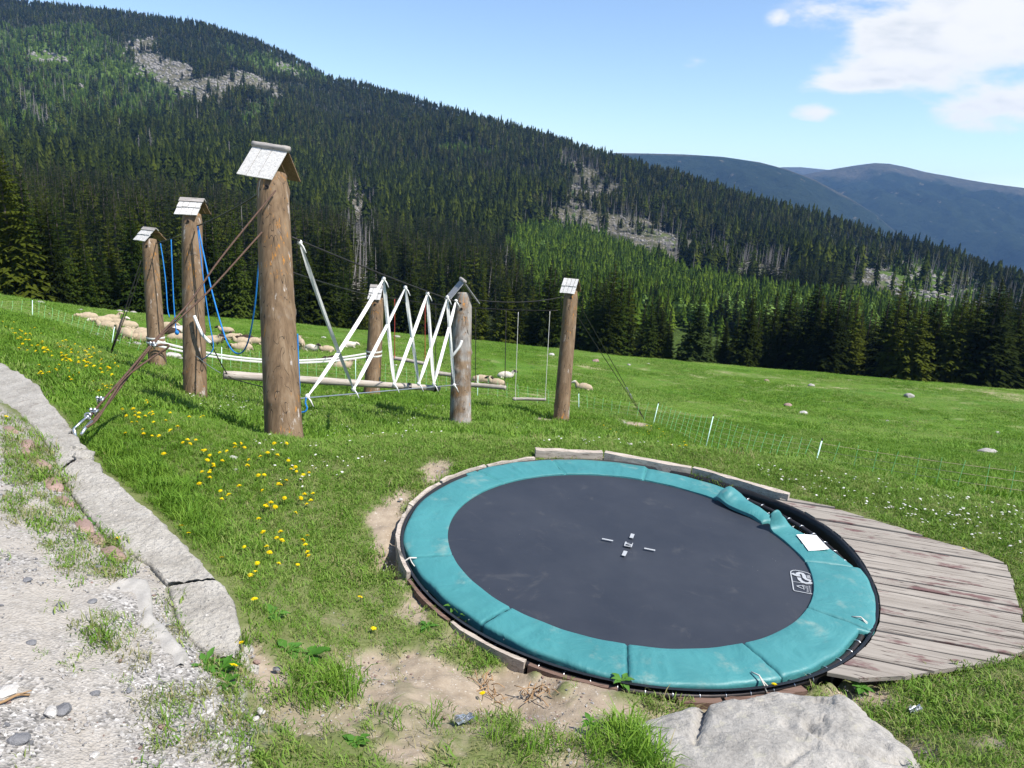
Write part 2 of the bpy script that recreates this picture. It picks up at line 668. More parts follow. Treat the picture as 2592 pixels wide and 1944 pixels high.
def mat_post(name, grey):
    m, g, b = new_mat(name)
    co = g.coord()
    v = g.mapping(co, (1, 1, 0.045))
    n1 = g.noise(v, 14, 6, 0.65, 0.4)
    n2 = g.noise(co, 2.2, 4, 0.6)
    brown = g.ramp(n1, [(0.22, (0.060, 0.040, 0.024)), (0.5, (0.165, 0.108, 0.062)), (0.80, (0.27, 0.20, 0.13))])
    gr = g.ramp(n1, [(0.25, (0.10, 0.09, 0.08)), (0.7, (0.34, 0.32, 0.29))])
    base = g.mix(g.smooth(g.math('ADD', n2, grey), 0.50, 0.70), brown, gr)
    # flakes of orange lichen
    n3 = g.noise(g.mapping(co, (1, 1, 0.22)), 20, 6, 0.72)
    base = g.mix(g.math('MULTIPLY', g.smooth(n3, 0.575, 0.63), g.smooth(g.noise(co, 1.6, 3), 0.44, 0.60)), base, (0.40, 0.17, 0.025))
    # pale peeled patches
    n4 = g.noise(g.mapping(co, (1, 1, 0.16)), 9, 7, 0.72)
    base = g.mix(g.math('MULTIPLY', g.smooth(n4, 0.60, 0.67), 0.75), base, (0.46, 0.42, 0.38))
    # drying cracks
    cr = g.noise(g.mapping(co, (1, 1, 0.012)), 11, 1, 0.4)
    crack = g.smooth(g.math('ABSOLUTE', g.math('SUBTRACT', cr, 0.5)), 0.001, 0.012)
    crack = g.math('MAXIMUM', crack, g.smooth(g.noise(co, 2.4, 3), 0.50, 0.56))
    base = g.mix(g.math('SUBTRACT', 1.0, crack), base, (0.03, 0.022, 0.016))
    g.put(b.inputs['Base Color'], base)
    b.inputs['Roughness'].default_value = 0.75
    b.inputs['Specular IOR Level'].default_value = 0.25
    h = g.math('ADD', g.math('MULTIPLY', n1, 0.7), g.math('MULTIPLY', crack, 0.6))
    h = g.math('ADD', h, g.math('MULTIPLY', n4, 0.25))
    bump_into(g, b, h, 0.55, 0.010)
    return m


def mat_board(name, lo, hi, dark, paint=None, axis=(0.06, 1, 1), scale=30, thr=0.62):
    """weathered sawn timber, long grain, optional leftovers of paint; every piece differs"""
    m, g, b = new_mat(name)
    co = g.coord()
    sh = g.node('ShaderNodeCombineXYZ')
    g.put(sh.inputs[0], g.math('MULTIPLY', g.rand(), 37.0)); g.put(sh.inputs[1], g.math('MULTIPLY', g.rand(), 91.0))
    v = g.mapping(co, axis, sh.outputs[0])
    n1 = g.noise(v, scale, 6, 0.65, 0.3)
    n0 = g.noise(g.mapping(co, (axis[0] * 4, 1, 1), sh.outputs[0]), scale * 0.25, 5, 0.65)
    c = g.ramp(n1, [(0.28, lo), (0.72, hi)])
    c = g.mix(g.math('MULTIPLY', g.rand(), 0.35), c, tuple(0.62 * x for x in hi))
    if paint:
        f = g.smooth(g.math('ADD', g.math('MULTIPLY', n0, 0.75), g.math('MULTIPLY', n1, 0.35)), thr, thr + 0.08)
        c = g.mix(g.math('MULTIPLY', f, 0.85), c, paint)
    cr = g.noise(g.mapping(co, (axis[0] * 0.3, 1, 1), sh.outputs[0]), scale * 1.6, 2, 0.5)
    crack = g.smooth(g.math('ABSOLUTE', g.math('SUBTRACT', cr, 0.5)), 0.0, 0.018)
    c = g.mix(g.math('SUBTRACT', 1.0, crack), c, dark)
    g.put(b.inputs['Base Color'], c)
    b.inputs['Roughness'].default_value = 0.8
    b.inputs['Specular IOR Level'].default_value = 0.2
    bump_into(g, b, g.math('ADD', n1, crack), 0.5, 0.006)
    return m


def mat_stone(name, lo, hi, scale=3.0, bump=0.8, lichen=None):
    m, g, b = new_mat(name)
    co = g.coord()
    n1 = g.noise(co, scale, 7, 0.65)
    n2 = g.noise(co, scale * 9, 5, 0.7)
    c = g.ramp(g.math('ADD', g.math('MULTIPLY', n1, 0.6), g.math('MULTIPLY', n2, 0.4)), [(0.3, lo), (0.68, hi)])
    if lichen:
        c = g.mix(g.math('MULTIPLY', g.smooth(g.noise(co, scale * 2.3, 5, 0.7), 0.56, 0.64), 0.6), c, lichen)
    sp = g.voro(co, scale * 40)
    c = g.mix(g.smooth(sp, 0.0, 0.28), g.mix(0.5, c, (0.05, 0.05, 0.05)), c)
    g.put(b.inputs['Base Color'], c)
    b.inputs['Roughness'].default_value = 0.85
    b.inputs['Specular IOR Level'].default_value = 0.25
    bump_into(g, b, g.math('ADD', n1, g.math('MULTIPLY', n2, 0.5)), bump, 0.03)
    return m


def mat_concrete():
    m, g, b = new_mat('concrete')
    co = g.coord()
    n1 = g.noise(co, 3.0, 6, 0.65)
    n2 = g.noise(co, 45, 4, 0.7)
    c = g.ramp(n1, [(0.3, (0.29, 0.268, 0.232)), (0.5, (0.42, 0.393, 0.346)), (0.7, (0.51, 0.482, 0.432))])
    c = g.mix(0.5, c, g.ramp(n2, [(0.3, (0.55, 0.55, 0.55)), (0.7, (1, 1, 1))]), 'MULTIPLY')
    v = g.node('ShaderNodeTexVoronoi')
    g.put(v.inputs['Vector'], co); v.inputs['Scale'].default_value = 38
    vs = g.smooth(v.outputs['Distance'], 0.16, 0.30)
    agg = g.ramp(v.outputs['Color'], [(0.2, (0.15, 0.14, 0.13)), (0.6, (0.40, 0.37, 0.33)), (0.95, (0.70, 0.66, 0.6))])
    sel = g.smooth(g.noise(co, 16, 3), 0.48, 0.56)
    c = g.mix(g.math('MULTIPLY', g.math('SUBTRACT', 1.0, vs), sel), c, agg)
    g.put(b.inputs['Base Color'], c)
    b.inputs['Roughness'].default_value = 0.9
    b.inputs['Specular IOR Level'].default_value = 0.2
    c = g.mix(g.math('MULTIPLY', g.smooth(g.noise(co, 7, 6, 0.7), 0.55, 0.68), 0.45), c, (0.20, 0.175, 0.15))
    g.put(b.inputs['Base Color'], c)
    bump_into(g, b, g.math('ADD', n2, g.math('MULTIPLY', g.noise(co, 14, 6, 0.7), 1.2)), 1.0, 0.02)
    return m


def mat_ground():
    m, g, b = new_mat('meadow_ground')
    co = g.coord()
    big = g.noise(co, 0.09, 5, 0.6)
    mid = g.noise(co, 1.1, 6, 0.65)
    fine = g.noise(co, 26, 5, 0.7)
    soil = g.ramp(fine, [(0.3, (0.085, 0.072, 0.040)), (0.7, (0.20, 0.170, 0.105))])
    turf = g.ramp(mid, [(0.3, (0.085, 0.150, 0.020)), (0.7, (0.130, 0.215, 0.030))])
    turf = g.mix(g.smooth(big, 0.4, 0.62), turf, (0.085, 0.185, 0.022))
    turf = g.mix(0.5, turf, g.ramp(fine, [(0.3, (0.55, 0.6, 0.5)), (0.7, (1, 1, 1))]), 'MULTIPLY')
    near = g.mix(g.attr('far'), g.mix(0.45, soil, turf), turf)
    straw = g.ramp(g.noise(co, 1.7, 6, 0.7), [(0.35, (0.20, 0.17, 0.07)), (0.62, (0.46, 0.40, 0.26))])
    near = g.mix(g.attr('dry'), near, straw)
    sand = g.ramp(g.noise(co, 9, 6, 0.65), [(0.3, (0.235, 0.185, 0.133)), (0.7, (0.35, 0.288, 0.215))])
    sand = g.mix(g.smooth(g.noise(co, 70, 3), 0.6, 0.68), sand, (0.24, 0.20, 0.16))
    sand = g.mix(g.math('MULTIPLY', g.smooth(g.noise(co, 55, 2), 0.66, 0.7), 0.7), sand, (0.62, 0.58, 0.52))
    c = g.mix(g.attr('sand'), near, sand)
    grav = g.node('ShaderNodeTexVoronoi')
    g.put(grav.inputs['Vector'], co); grav.inputs['Scale'].default_value = 75
    gc = g.ramp(grav.outputs['Color'], [(0.1, (0.085, 0.082, 0.078)), (0.4, (0.25, 0.235, 0.215)), (0.75, (0.38, 0.36, 0.335)), (0.95, (0.62, 0.60, 0.57))])
    gc = g.mix(g.smooth(g.noise(co, 1.5, 5, 0.65), 0.42, 0.58), gc, g.ramp(fine, [(0.3, (0.285, 0.258, 0.222)), (0.7, (0.40, 0.37, 0.33))]))
    c = g.mix(g.attr('path'), c, gc)
    g.put(b.inputs['Base Color'], c)
    b.inputs['Roughness'].default_value = 0.95
    b.inputs['Specular IOR Level'].default_value = 0.1
    bump_into(g, b, g.math('ADD', fine, g.math('MULTIPLY', grav.outputs['Distance'], g.attr('path'))), 0.7, 0.012)
    return m


def mat_teal():
    m, g, b = new_mat('teal_vinyl')
    co = g.coord()
    n = g.noise(co, 1.3, 4, 0.6)
    c = g.ramp(n, [(0.3, (0.033, 0.168, 0.175)), (0.7, (0.052, 0.222, 0.228))])
    dust = g.math('MULTIPLY', g.smooth(g.noise(co, 3.0, 7, 0.68), 0.54, 0.74), 0.5)
    c = g.mix(dust, c, (0.30, 0.34, 0.28))
    g.put(b.inputs['Base Color'], c)
    g.put(b.inputs['Roughness'], g.ramp(g.noise(co, 2, 3), [(0.3, 0.46), (0.7, 0.62)]))
    b.inputs['Specular IOR Level'].default_value = 0.5
    h = g.math('ADD', g.noise(co, 3.2, 4, 0.55, 0.7), g.math('MULTIPLY', g.noise(co, 14, 3, 0.5), 0.12))
    bump_into(g, b, h, 0.5, 0.05)
    return m


def mat_mat():
    m, g, b = new_mat('jumping_mat')
    co = g.coord()
    n = g.noise(co, 1.1, 6, 0.65)
    n2 = g.noise(co, 3.2, 8, 0.72, 0.8)
    c = g.ramp(n, [(0.3, (0.015, 0.019, 0.029)), (0.7, (0.029, 0.033, 0.043))])
    c = g.mix(g.math('MULTIPLY', g.smooth(n2, 0.55, 0.80), 0.50), c, (0.095, 0.093, 0.09))
    sp = g.voro(co, 26)
    c = g.mix(g.math('MULTIPLY', g.math('LESS_THAN', sp, 0.045), g.math('GREATER_THAN', g.noise(co, 2.6, 3), 0.62)), c, (0.5, 0.46, 0.4))
    g.put(b.inputs['Base Color'], c)
    b.inputs['Roughness'].default_value = 0.62
    b.inputs['Specular IOR Level'].default_value = 0.45
    bump_into(g, b, g.noise(co, 160, 2), 0.25, 0.002)
    return m


def mat_hillside():
    m, g, b = new_mat('hillside_ground')
    co = g.coord()
    n = g.noise(co, 0.012, 6, 0.65)
    f = g.noise(co, 0.35, 6, 0.7)
    base = g.ramp(n, [(0.35, (0.018, 0.026, 0.010)), (0.6, (0.03, 0.04, 0.014)), (0.75, (0.05, 0.066, 0.02))])
    base = g.mix(0.6, base, g.ramp(f, [(0.3, (0.4, 0.4, 0.4)), (0.7, (1.1, 1.1, 1.0))]), 'MULTIPLY')
    bare = g.ramp(g.noise(co, 0.5, 7, 0.75), [(0.35, (0.05, 0.055, 0.026)), (0.55, (0.13, 0.118, 0.085)), (0.72, (0.23, 0.213, 0.183))])
    c = g.mix(g.attr('bare'), base, bare)
    lush = g.ramp(f, [(0.3, (0.045, 0.075, 0.016)), (0.7, (0.10, 0.155, 0.03))])
    c = g.mix(g.attr('lush'), c, lush)
    g.put(b.inputs['Base Color'], c)
    b.inputs['Roughness'].default_value = 1.0
    b.inputs['Specular IOR Level'].default_value = 0.05
    bump_into(g, b, f, 1.0, 1.5)
    return m


def mat_far():
    m, g, b = new_mat('far_hills')
    co = g.coord()
    n = g.noise(co, 0.0035, 8, 0.68)
    f = g.noise(co, 0.03, 7, 0.75)
    wood = g.ramp(f, [(0.3, (0.008, 0.014, 0.010)), (0.7, (0.028, 0.040, 0.022))])
    heath = g.ramp(f, [(0.3, (0.04, 0.042, 0.030)), (0.7, (0.10, 0.09, 0.065))])
    c = g.mix(g.smooth(g.math('ADD', g.attr('top'), g.math('MULTIPLY', g.math('SUBTRACT', n, 0.5), 1.6)), 0.62, 0.95), wood, heath)
    spot = g.smooth(g.noise(co, 0.018, 5, 0.7), 0.63, 0.70)
    c = g.mix(g.math('MULTIPLY', spot, 0.7), c, (0.20, 0.17, 0.11))
    c = g.mix(g.math('MULTIPLY', g.attr('low'), g.smooth(g.noise(co, 0.012, 6, 0.7), 0.45, 0.6)), c, (0.085, 0.13, 0.03))
    g.put(b.inputs['Base Color'], c)
    b.inputs['Roughness'].default_value = 1.0
    b.inputs['Specular IOR Level'].default_value = 0.0
    bump_into(g, b, f, 1.0, 18)
    return m


M = dict(
    post=mat_post('post_wood', -0.06), post_grey=mat_post('post_wood_grey', 0.12), post_plain=mat_post('post_wood_plain', -0.10),
    shingle=mat_board('shingle', (0.40, 0.385, 0.365), (0.68, 0.67, 0.65), (0.10, 0.09, 0.08), axis=(1, 0.08, 1), scale=40),
    shingle_dark=mat_board('shingle_dark', (0.13, 0.08, 0.045), (0.28, 0.19, 0.11), (0.04, 0.03, 0.02), axis=(1, 0.08, 1), scale=40),
    shingle_grey=mat_board('shingle_grey', (0.24, 0.24, 0.25), (0.48, 0.47, 0.47), (0.08, 0.08, 0.08), axis=(1, 0.08, 1), scale=40),
    ridge=mat_board('ridge_wood', (0.20, 0.18, 0.165), (0.46, 0.43, 0.40), (0.05, 0.045, 0.04), axis=(0.08, 1, 1), scale=34),
    log=mat_board('pale_log', (0.28, 0.24, 0.20), (0.50, 0.45, 0.39), (0.16, 0.13, 0.11), axis=(0.07, 1, 1), scale=26),
    deck=mat_board('deck_board', (0.20, 0.175, 0.148), (0.35, 0.315, 0.272), (0.045, 0.03, 0.026), paint=(0.115, 0.052, 0.052), axis=(0.11, 1, 1), scale=15, thr=0.585),
    edging=mat_board('edging_timber', (0.30, 0.25, 0.205), (0.54, 0.47, 0.40), (0.10, 0.08, 0.06), axis=(0.07, 1, 1), scale=30),
    edging_red=mat_board('edging_timber_red', (0.10, 0.06, 0.045), (0.22, 0.145, 0.115), (0.06, 0.04, 0.03), axis=(0.07, 1, 1), scale=30),
    teal=mat_teal(), mat=mat_mat(), ground=mat_ground(), concrete=mat_concrete(), hillside=mat_hillside(), far=mat_far(),
    liner=simple('black_liner', (0.012, 0.012, 0.013), 0.5, 0.4),
    frame=simple('dark_frame', (0.035, 0.03, 0.03), 0.5, 0.5, 0.6, 0.4, 12),
    rusty_frame=simple('rusty_frame', (0.14, 0.06, 0.04), 0.7, 0.3, 0.2, 0.5, 14),
    steel=simple('galvanised_steel', (0.55, 0.57, 0.59), 0.35, 0.5, 0.9, 0.15),
    rust=simple('rusty_cable', (0.105, 0.064, 0.046), 0.8, 0.3, 0.3, 0.45, 60),
    cable=simple('dark_cable', (0.03, 0.028, 0.026), 0.6, 0.3, 0.3),
    strap=simple('white_webbing', (0.66, 0.655, 0.62), 0.8, 0.2, 0, 0.08, 30, 0.3, 200),
    rope_white=simple('white_cord', (0.50, 0.49, 0.44), 0.85, 0.2),
    blue=simple('blue_rope', (0.012, 0.17, 0.48), 0.7, 0.3, 0, 0.3, 60),
    red=simple('red_rope', (0.30, 0.05, 0.035), 0.8, 0.2),
    white_print=simple('white_print', (0.34, 0.355, 0.37), 0.7, 0.3, 0, 0.12, 30),
    paper=simple('white_paper', (0.86, 0.86, 0.84), 0.7, 0.2, 0, 0.03),
    stone=mat_stone('meadow_stone', (0.17, 0.16, 0.148), (0.44, 0.415, 0.385), 4.0, 0.7),
    stone_dark=mat_stone('dark_stone', (0.10, 0.10, 0.105), (0.24, 0.24, 0.25), 9.0, 0.6),
    stone_white=mat_stone('white_stone', (0.28, 0.265, 0.245), (0.58, 0.555, 0.52), 9.0, 0.5),
    boulder=mat_stone('boulder', (0.165, 0.155, 0.138), (0.46, 0.435, 0.395), 5.0, 0.8, (0.37, 0.35, 0.28)),
    brick=simple('red_brick', (0.27, 0.185, 0.155), 0.85, 0.25, 0, 0.3, 6, 0.6, 40),
    wool=simple('wool', (0.37, 0.295, 0.205), 0.95, 0.1, 0, 0.22, 7, 0.8, 30),
    wool_white=simple('pale_wool', (0.58, 0.52, 0.44), 0.95, 0.1, 0, 0.18, 7, 0.8, 30),
    wool_dark=simple('dark_wool', (0.045, 0.03, 0.022), 0.95, 0.1, 0, 0.35, 7, 0.8, 30),
    face_dark=simple('dark_face', (0.035, 0.026, 0.022), 0.8, 0.2),
    petal=leaf_mat('dandelion_petal', [(0.78, 0.58, 0.003), (0.86, 0.72, 0.010)], 0.6, 0.25),
    daisy=leaf_mat('daisy_petal', [(0.8, 0.8, 0.78), (0.85, 0.82, 0.8)], 0.6, 0.2),
    stem=leaf_mat('flower_stem', [(0.12, 0.20, 0.04), (0.20, 0.19, 0.07)], 0.6, 0.2),
    grass=leaf_mat('grass', [(0.098, 0.195, 0.022), (0.135, 0.250, 0.031), (0.178, 0.288, 0.046), (0.245, 0.298, 0.088)]),
    grass_lush=leaf_mat('lush_grass', [(0.088, 0.188, 0.017), (0.125, 0.245, 0.024), (0.178, 0.295, 0.036)]),
    grass_dry=leaf_mat('dry_grass', [(0.13, 0.18, 0.05), (0.22, 0.22, 0.08), (0.36, 0.31, 0.17)]),
    weed=leaf_mat('weed_leaf', [(0.06, 0.17, 0.02), (0.09, 0.22, 0.035)], 0.5, 0.3),
    spruce=leaf_mat('spruce_needles', [(0.009, 0.014, 0.002), (0.016, 0.024, 0.003), (0.030, 0.042, 0.004), (0.060, 0.074, 0.008)], 0.9, 0.12, 0.04),
    pine=leaf_mat('pine_needles', [(0.010, 0.013, 0.003), (0.018, 0.023, 0.004), (0.033, 0.039, 0.007), (0.060, 0.060, 0.018)], 0.9, 0.12, 0.04),
    young=leaf_mat('young_spruce', [(0.022, 0.042, 0.004), (0.048, 0.086, 0.008), (0.100, 0.148, 0.014)], 0.9, 0.15, 0.04),
    birch=leaf_mat('birch_leaves', [(0.11, 0.19, 0.035), (0.16, 0.25, 0.05)], 0.6, 0.3),
    bark=simple('bark', (0.075, 0.062, 0.050), 0.9, 0.1, 0, 0.3, 6),
    snag=simple('dead_wood', (0.23, 0.21, 0.195), 0.9, 0.1, 0, 0.25, 2),
    green_plastic=simple('green_twine', (0.25, 0.68, 0.28), 0.6, 0.3),
    post_plastic=simple('white_green_rod', (0.55, 0.80, 0.68), 0.5, 0.4, 0, 0.05),
    tan_wire=simple('tan_polywire', (0.50, 0.36, 0.27), 0.7, 0.3),
    twig=simple('twig', (0.30, 0.19, 0.10), 0.85, 0.2),
)


# ------------------------------------------------------------------ ground, hillside, hills, haze
def build_ground():
    az = np.radians(np.concatenate([np.linspace(-75, -44, 30, endpoint=False), np.linspace(-44, 44, 300), np.linspace(44.5, 75, 30)]))
    lr = np.concatenate([np.linspace(math.log(0.5), math.log(2.2), 60, endpoint=False), np.linspace(math.log(2.2), math.log(14), 260, endpoint=False), np.linspace(math.log(14), math.log(170), 200)])
    A, L = np.meshgrid(az, lr, indexing='ij')
    A, L = A.ravel(), L.ravel()
    r = np.exp(L)
    x, y = r * np.sin(A), r * np.cos(A)
    e = ground_e(A, L)
    z = -r * e + relief(x, y)
    V = np.stack([x, y, z], 1)
    sand, path, px, py, rho = masks(V)
    # the pit under the trampoline, the hollow scraped out beside it, hummocks of worn sand
    hole = V - HOLE_C
    rh = np.hypot(hole @ TX, hole @ TY) - hole_r(np.arctan2(hole @ TY, hole @ TX))
    V[:, 2] -= 0.42 * sstep(-rh, -0.02, 0.05)
    V[:, 2] -= 0.07 * sstep(poly_sd(px, py, DECK_POLY), -2, 8) * (r < 12)
    h = on_plane(990, 1412)
    d = np.hypot(V[:, 0] - h[0], V[:, 1] - h[1])
    V[:, 2] -= 0.48 * np.exp(-(d / 0.19) ** 4)
    V[:, 2] -= sand * 0.035 * (r < 8) * (rho > 2.0)
    V[:, 2] += sand * ((fbm(x * 2.5, y * 2.5, 4, 77) - 0.5) * 0.15 + (fbm(x * 14, y * 14, 3, 78) - 0.5) * 0.022) * (r < 8) * (rho > 2.1)
    V[:, 2] += path * (fbm(x * 9, y * 9, 3, 87) - 0.5) * 0.02
    dry = sstep(fbm(x / 7, y / 2.5, 4, 61) + 0.5 * sstep(r, 60, 100) * sstep(px, 900, 2200) - 0.1, 0.55, 0.8) * sstep(r, 36, 62)
    dry = np.maximum(dry, 0.55 * sstep(fbm(x / 1.6, y / 1.6, 4, 62), 0.62, 0.75) * sstep(r, 12, 20))
    far = sstep(r, 9, 24)
    o = grid_mesh('meadow_ground', V, len(az), len(lr), M['ground'], dict(sand=sand, path=path, dry=dry * (1 - path), far=far))
    tag(o, kind='structure')


HS_SKY = np.array([(-500, -60), (-200, -25), (0, 6), (150, 22), (300, 42), (430, 58), (560, 100), (640, 136), (720, 178), (800, 194), (900, 224), (1000, 252), (1100, 285), (1200, 314),
                   (1300, 345), (1400, 378), (1500, 405), (1600, 442), (1700, 467), (1800, 497), (1900, 527), (2000, 557), (2100, 588), (2212, 622), (2400, 672), (2800, 770)], float) * 1.1718
HS_BOT = np.array([(-500, 620), (0, 655), (300, 690), (560, 712), (870, 752), (1170, 795), (1523, 830), (1758, 850), (2050, 872), (2592, 905), (3000, 930)], float)
HS_D = np.array([(-500, 1450), (0, 1350), (750, 1150), (1300, 860), (1700, 720), (2200, 640), (2592, 600), (3200, 600)], float)


def px_az_e(px, py):
    d = np.array([ray(a, b) for a, b in zip(px, py)])
    return np.arctan2(d[:, 0], d[:, 1]), d[:, 2] / np.hypot(d[:, 0], d[:, 1])


_sa, _se = px_az_e(HS_SKY[:, 0], HS_SKY[:, 1])
_ba, _be = px_az_e(HS_BOT[:, 0], HS_BOT[:, 1])
_da, _ = px_az_e(HS_D[:, 0], np.full(len(HS_D), 500.0))


def hill_point(az, t):
    """t=0 foot, 1 skyline, above 1 the far side"""
    es, eb = np.interp(az, _sa, _se), np.interp(az, _ba, _be)
    Ds = np.interp(az, _da, HS_D[:, 1])
    Db = 165 + 25 * np.sin(az * 3)
    r = Db + (Ds - Db) * np.minimum(t, 1) + (Ds * 0.25) * np.maximum(t - 1, 0)
    s = np.clip(t, 0, 1)
    e = eb + 1.3 * np.minimum(t, 0) + (es - eb) * (0.94 * s ** 0.72 + 0.06 * s * s)
    x, y = r * np.sin(az), r * np.cos(az)
    z = r * e - 140 * np.maximum(t - 1, 0) ** 1.3
    w = np.clip(t * 5, 0, 1) * np.clip((1 - t) * 7, 0.04, 1)
    z = z + (fbm(x / 90, y / 90, 4, 5) - 0.5) * 26 * w * (r / 700)
    return np.stack([x, y, z], -1)


BARE = [  # bare ground, scree and felled strips (frame pixels / 1.1718)
    [(265, 85), (330, 75), (345, 120), (430, 150), (560, 165), (640, 185), (600, 205), (520, 195), (500, 235), (430, 225), (330, 170), (270, 140)],
    [(70, 115), (190, 130), (190, 150), (90, 135)], [(150, 165), (200, 160), (180, 200)],
    [(610, 140), (640, 142), (655, 178), (630, 172)],
    [(745, 355), (775, 350), (800, 420), (800, 520), (790, 640), (775, 640), (780, 540), (740, 480), (730, 440), (765, 420)],
    [(1180, 460), (1240, 400), (1320, 450), (1400, 470), (1480, 520), (1600, 570), (1740, 605), (1700, 618), (1540, 585), (1430, 556), (1290, 500), (1200, 490)],
    [(1215, 350), (1260, 360), (1330, 400), (1320, 430), (1240, 395)],
    [(1770, 535), (1860, 548), (1960, 578), (2060, 603), (2150, 628), (2190, 662), (2080, 668), (1960, 648), (1850, 605)],
    [(2050, 625), (2220, 680), (2220, 735), (2110, 695)],
]
YOUNG = [(1080, 520), (1160, 480), (1300, 505), (1430, 565), (1560, 600), (1700, 630), (1860, 640), (2000, 660), (2240, 760), (2300, 850), (2000, 840), (1500, 790), (1200, 750), (1120, 640)]
LUSH = [[(0, 60), (180, 50), (260, 90), (340, 170), (450, 240), (620, 215), (680, 250), (560, 290), (300, 280), (150, 330), (0, 330), (-300, 300), (-300, 60)],
        [(480, 105), (640, 130), (700, 170), (620, 178), (520, 150)], [(960, 290), (1080, 330), (1020, 370), (940, 340)], [(1380, 480), (1500, 560), (1700, 615), (1560, 592)],
        [(1800, 540), (2000, 560), (2212, 640), (2212, 760), (2000, 650)]]


def hill_masks(V):
    px, py = project(V)
    px, py = px / 1.1718, py / 1.1718
    n = (fbm(V[:, 0] / 30, V[:, 1] / 30, 4, 15) - 0.5)
    bare = np.zeros(len(V))
    for p in BARE:
        bare = np.maximum(bare, sstep(poly_sd(px, py, p) + n * 95, -12, 20))
    br = fbm(V[:, 0] / 16 + 7, V[:, 1] / 16, 4, 115, 0.6)
    bare = bare * (0.25 + 0.75 * sstep(br, 0.30, 0.44))
    young = sstep(poly_sd(px, py, YOUNG) + n * 70, -8, 12)
    lush = np.zeros(len(V))
    for p in LUSH:
        lush = np.maximum(lush, sstep(poly_sd(px, py, p) + n * 90, -10, 25))
    return bare, young, lush, px, py


def build_hillside():
    az = np.linspace(R(-50), R(50), 340)
    t = np.concatenate([np.linspace(-0.1, 0, 10, endpoint=False), np.linspace(0, 1, 190), np.linspace(1.05, 1.6, 10)])
    A, T = np.meshgrid(az, t, indexing='ij')
    V = hill_point(A.ravel(), T.ravel())
    bare, young, lush, px, py = hill_masks(V)
    o = grid_mesh('hillside', V, len(az), len(t), M['hillside'], dict(bare=bare, lush=np.maximum(lush, young * 0.6)))
    tag(o, kind='structure')


def far_ridge(name, sky, D0, D1, drop, seed, amp, low=0.0, toplo=0.5):
    sky = np.array(sky, float) * 1.1718
    a, e = px_az_e(sky[:, 0], sky[:, 1])
    az = np.linspace(a[0], a[-1], 260)
    t = np.concatenate([np.linspace(0, 1, 90), np.linspace(1.06, 1.5, 8)])
    A, T = np.meshgrid(az, t, indexing='ij')
    A, T = A.ravel(), T.ravel()
    es = np.interp(A, a, e)
    s = np.clip(T, 0, 1)
    r = D0 + (D1 - D0) * np.minimum(T, 1) + D1 * 0.3 * np.maximum(T - 1, 0)
    x, y = r * np.sin(A), r * np.cos(A)
    z = r * (es - drop * (1 - s) ** 1.25) - 500 * np.maximum(T - 1, 0)
    n = fbm(x / 420 + seed, y / 420, 5, seed) - 0.5
    gul = np.abs(fbm((x + y * 0.35) / 300, y / 900, 4, seed + 3) - 0.5)
    z = z + (n * 1.2 - gul * 1.9) * amp * np.clip((1 - s) * 4, 0.03, 1) * np.clip(2.2 - T * 1.2, 0, 1)
    V = np.stack([x, y, z], 1)
    top = sstep(s, toplo, 1.02)
    lowm = low * sstep(-s, -0.45, -0.05)
    o = grid_mesh(name, V, len(az), len(t), M['far'], dict(top=top, low=lowm))
    tag(o, kind='structure')


def build_haze():
    lo, hi = np.full(3, 1e9), np.full(3, -1e9)
    for o in COL.objects:
        if o.type == 'MESH':
            q = np.array([c[:] for c in o.bound_box])
            lo, hi = np.minimum(lo, q.min(0)), np.maximum(hi, q.max(0))
    lo -= (60, 120, 1.0); hi += (60, 60, 26)
    b = MB()
    b.box((lo + hi) / 2, hi - lo)
    m = bpy.data.materials.new('haze')
    m.use_nodes = True
    g = NT(m.node_tree)
    g.n.clear()
    out = g.node('ShaderNodeOutputMaterial')
    v = g.node('ShaderNodeVolumePrincipled')
    v.inputs['Color'].default_value = (0.27, 0.52, 1.0, 1)
    v.inputs['Density'].default_value = HAZE
    v.inputs['Anisotropy'].default_value = 0.0
    g.l.new(v.outputs[0], out.inputs['Volume'])
    o = b.build('haze', m, smooth=False)
    tag(o, kind='stuff')
    o.display_type = 'WIRE'


HAZE = 0.000080
build_ground()
build_hillside()
far_ridge('far_hill_west', [(1000, 360), (1250, 335), (1330, 330), (1400, 331), (1480, 333), (1560, 338), (1640, 350), (1700, 366), (1760, 388), (1830, 425), (1890, 462), (1960, 520), (2060, 590)], 2300, 3100, 0.10, 3, 110, 0.0, 0.90)
far_ridge('far_hill_east', [(1560, 430), (1640, 408), (1720, 380), (1780, 368), (1840, 358), (1890, 352), (1920, 353), (1960, 361), (2000, 371), (2040, 378), (2130, 395), (2212, 405), (2350, 425), (2600, 470)], 2700, 4300, 0.115, 9, 210, 0.9, 0.7)
far_ridge('far_hill_behind', [(1500, 400), (1600, 375), (1690, 361), (1730, 361), (1790, 367), (1900, 385), (2000, 400)], 5200, 6200, 0.03, 14, 40, 0.0, 0.0)
build_haze()


# ------------------------------------------------------------------ scattering (ground cover and far woods only)
def proto(name, mb, mats, smooth=True):
    """a source shape for scattered ground cover"""
    me_o = mb.build(name, mats, smooth=smooth)
    COL.objects.unlink(me_o)
    return me_o


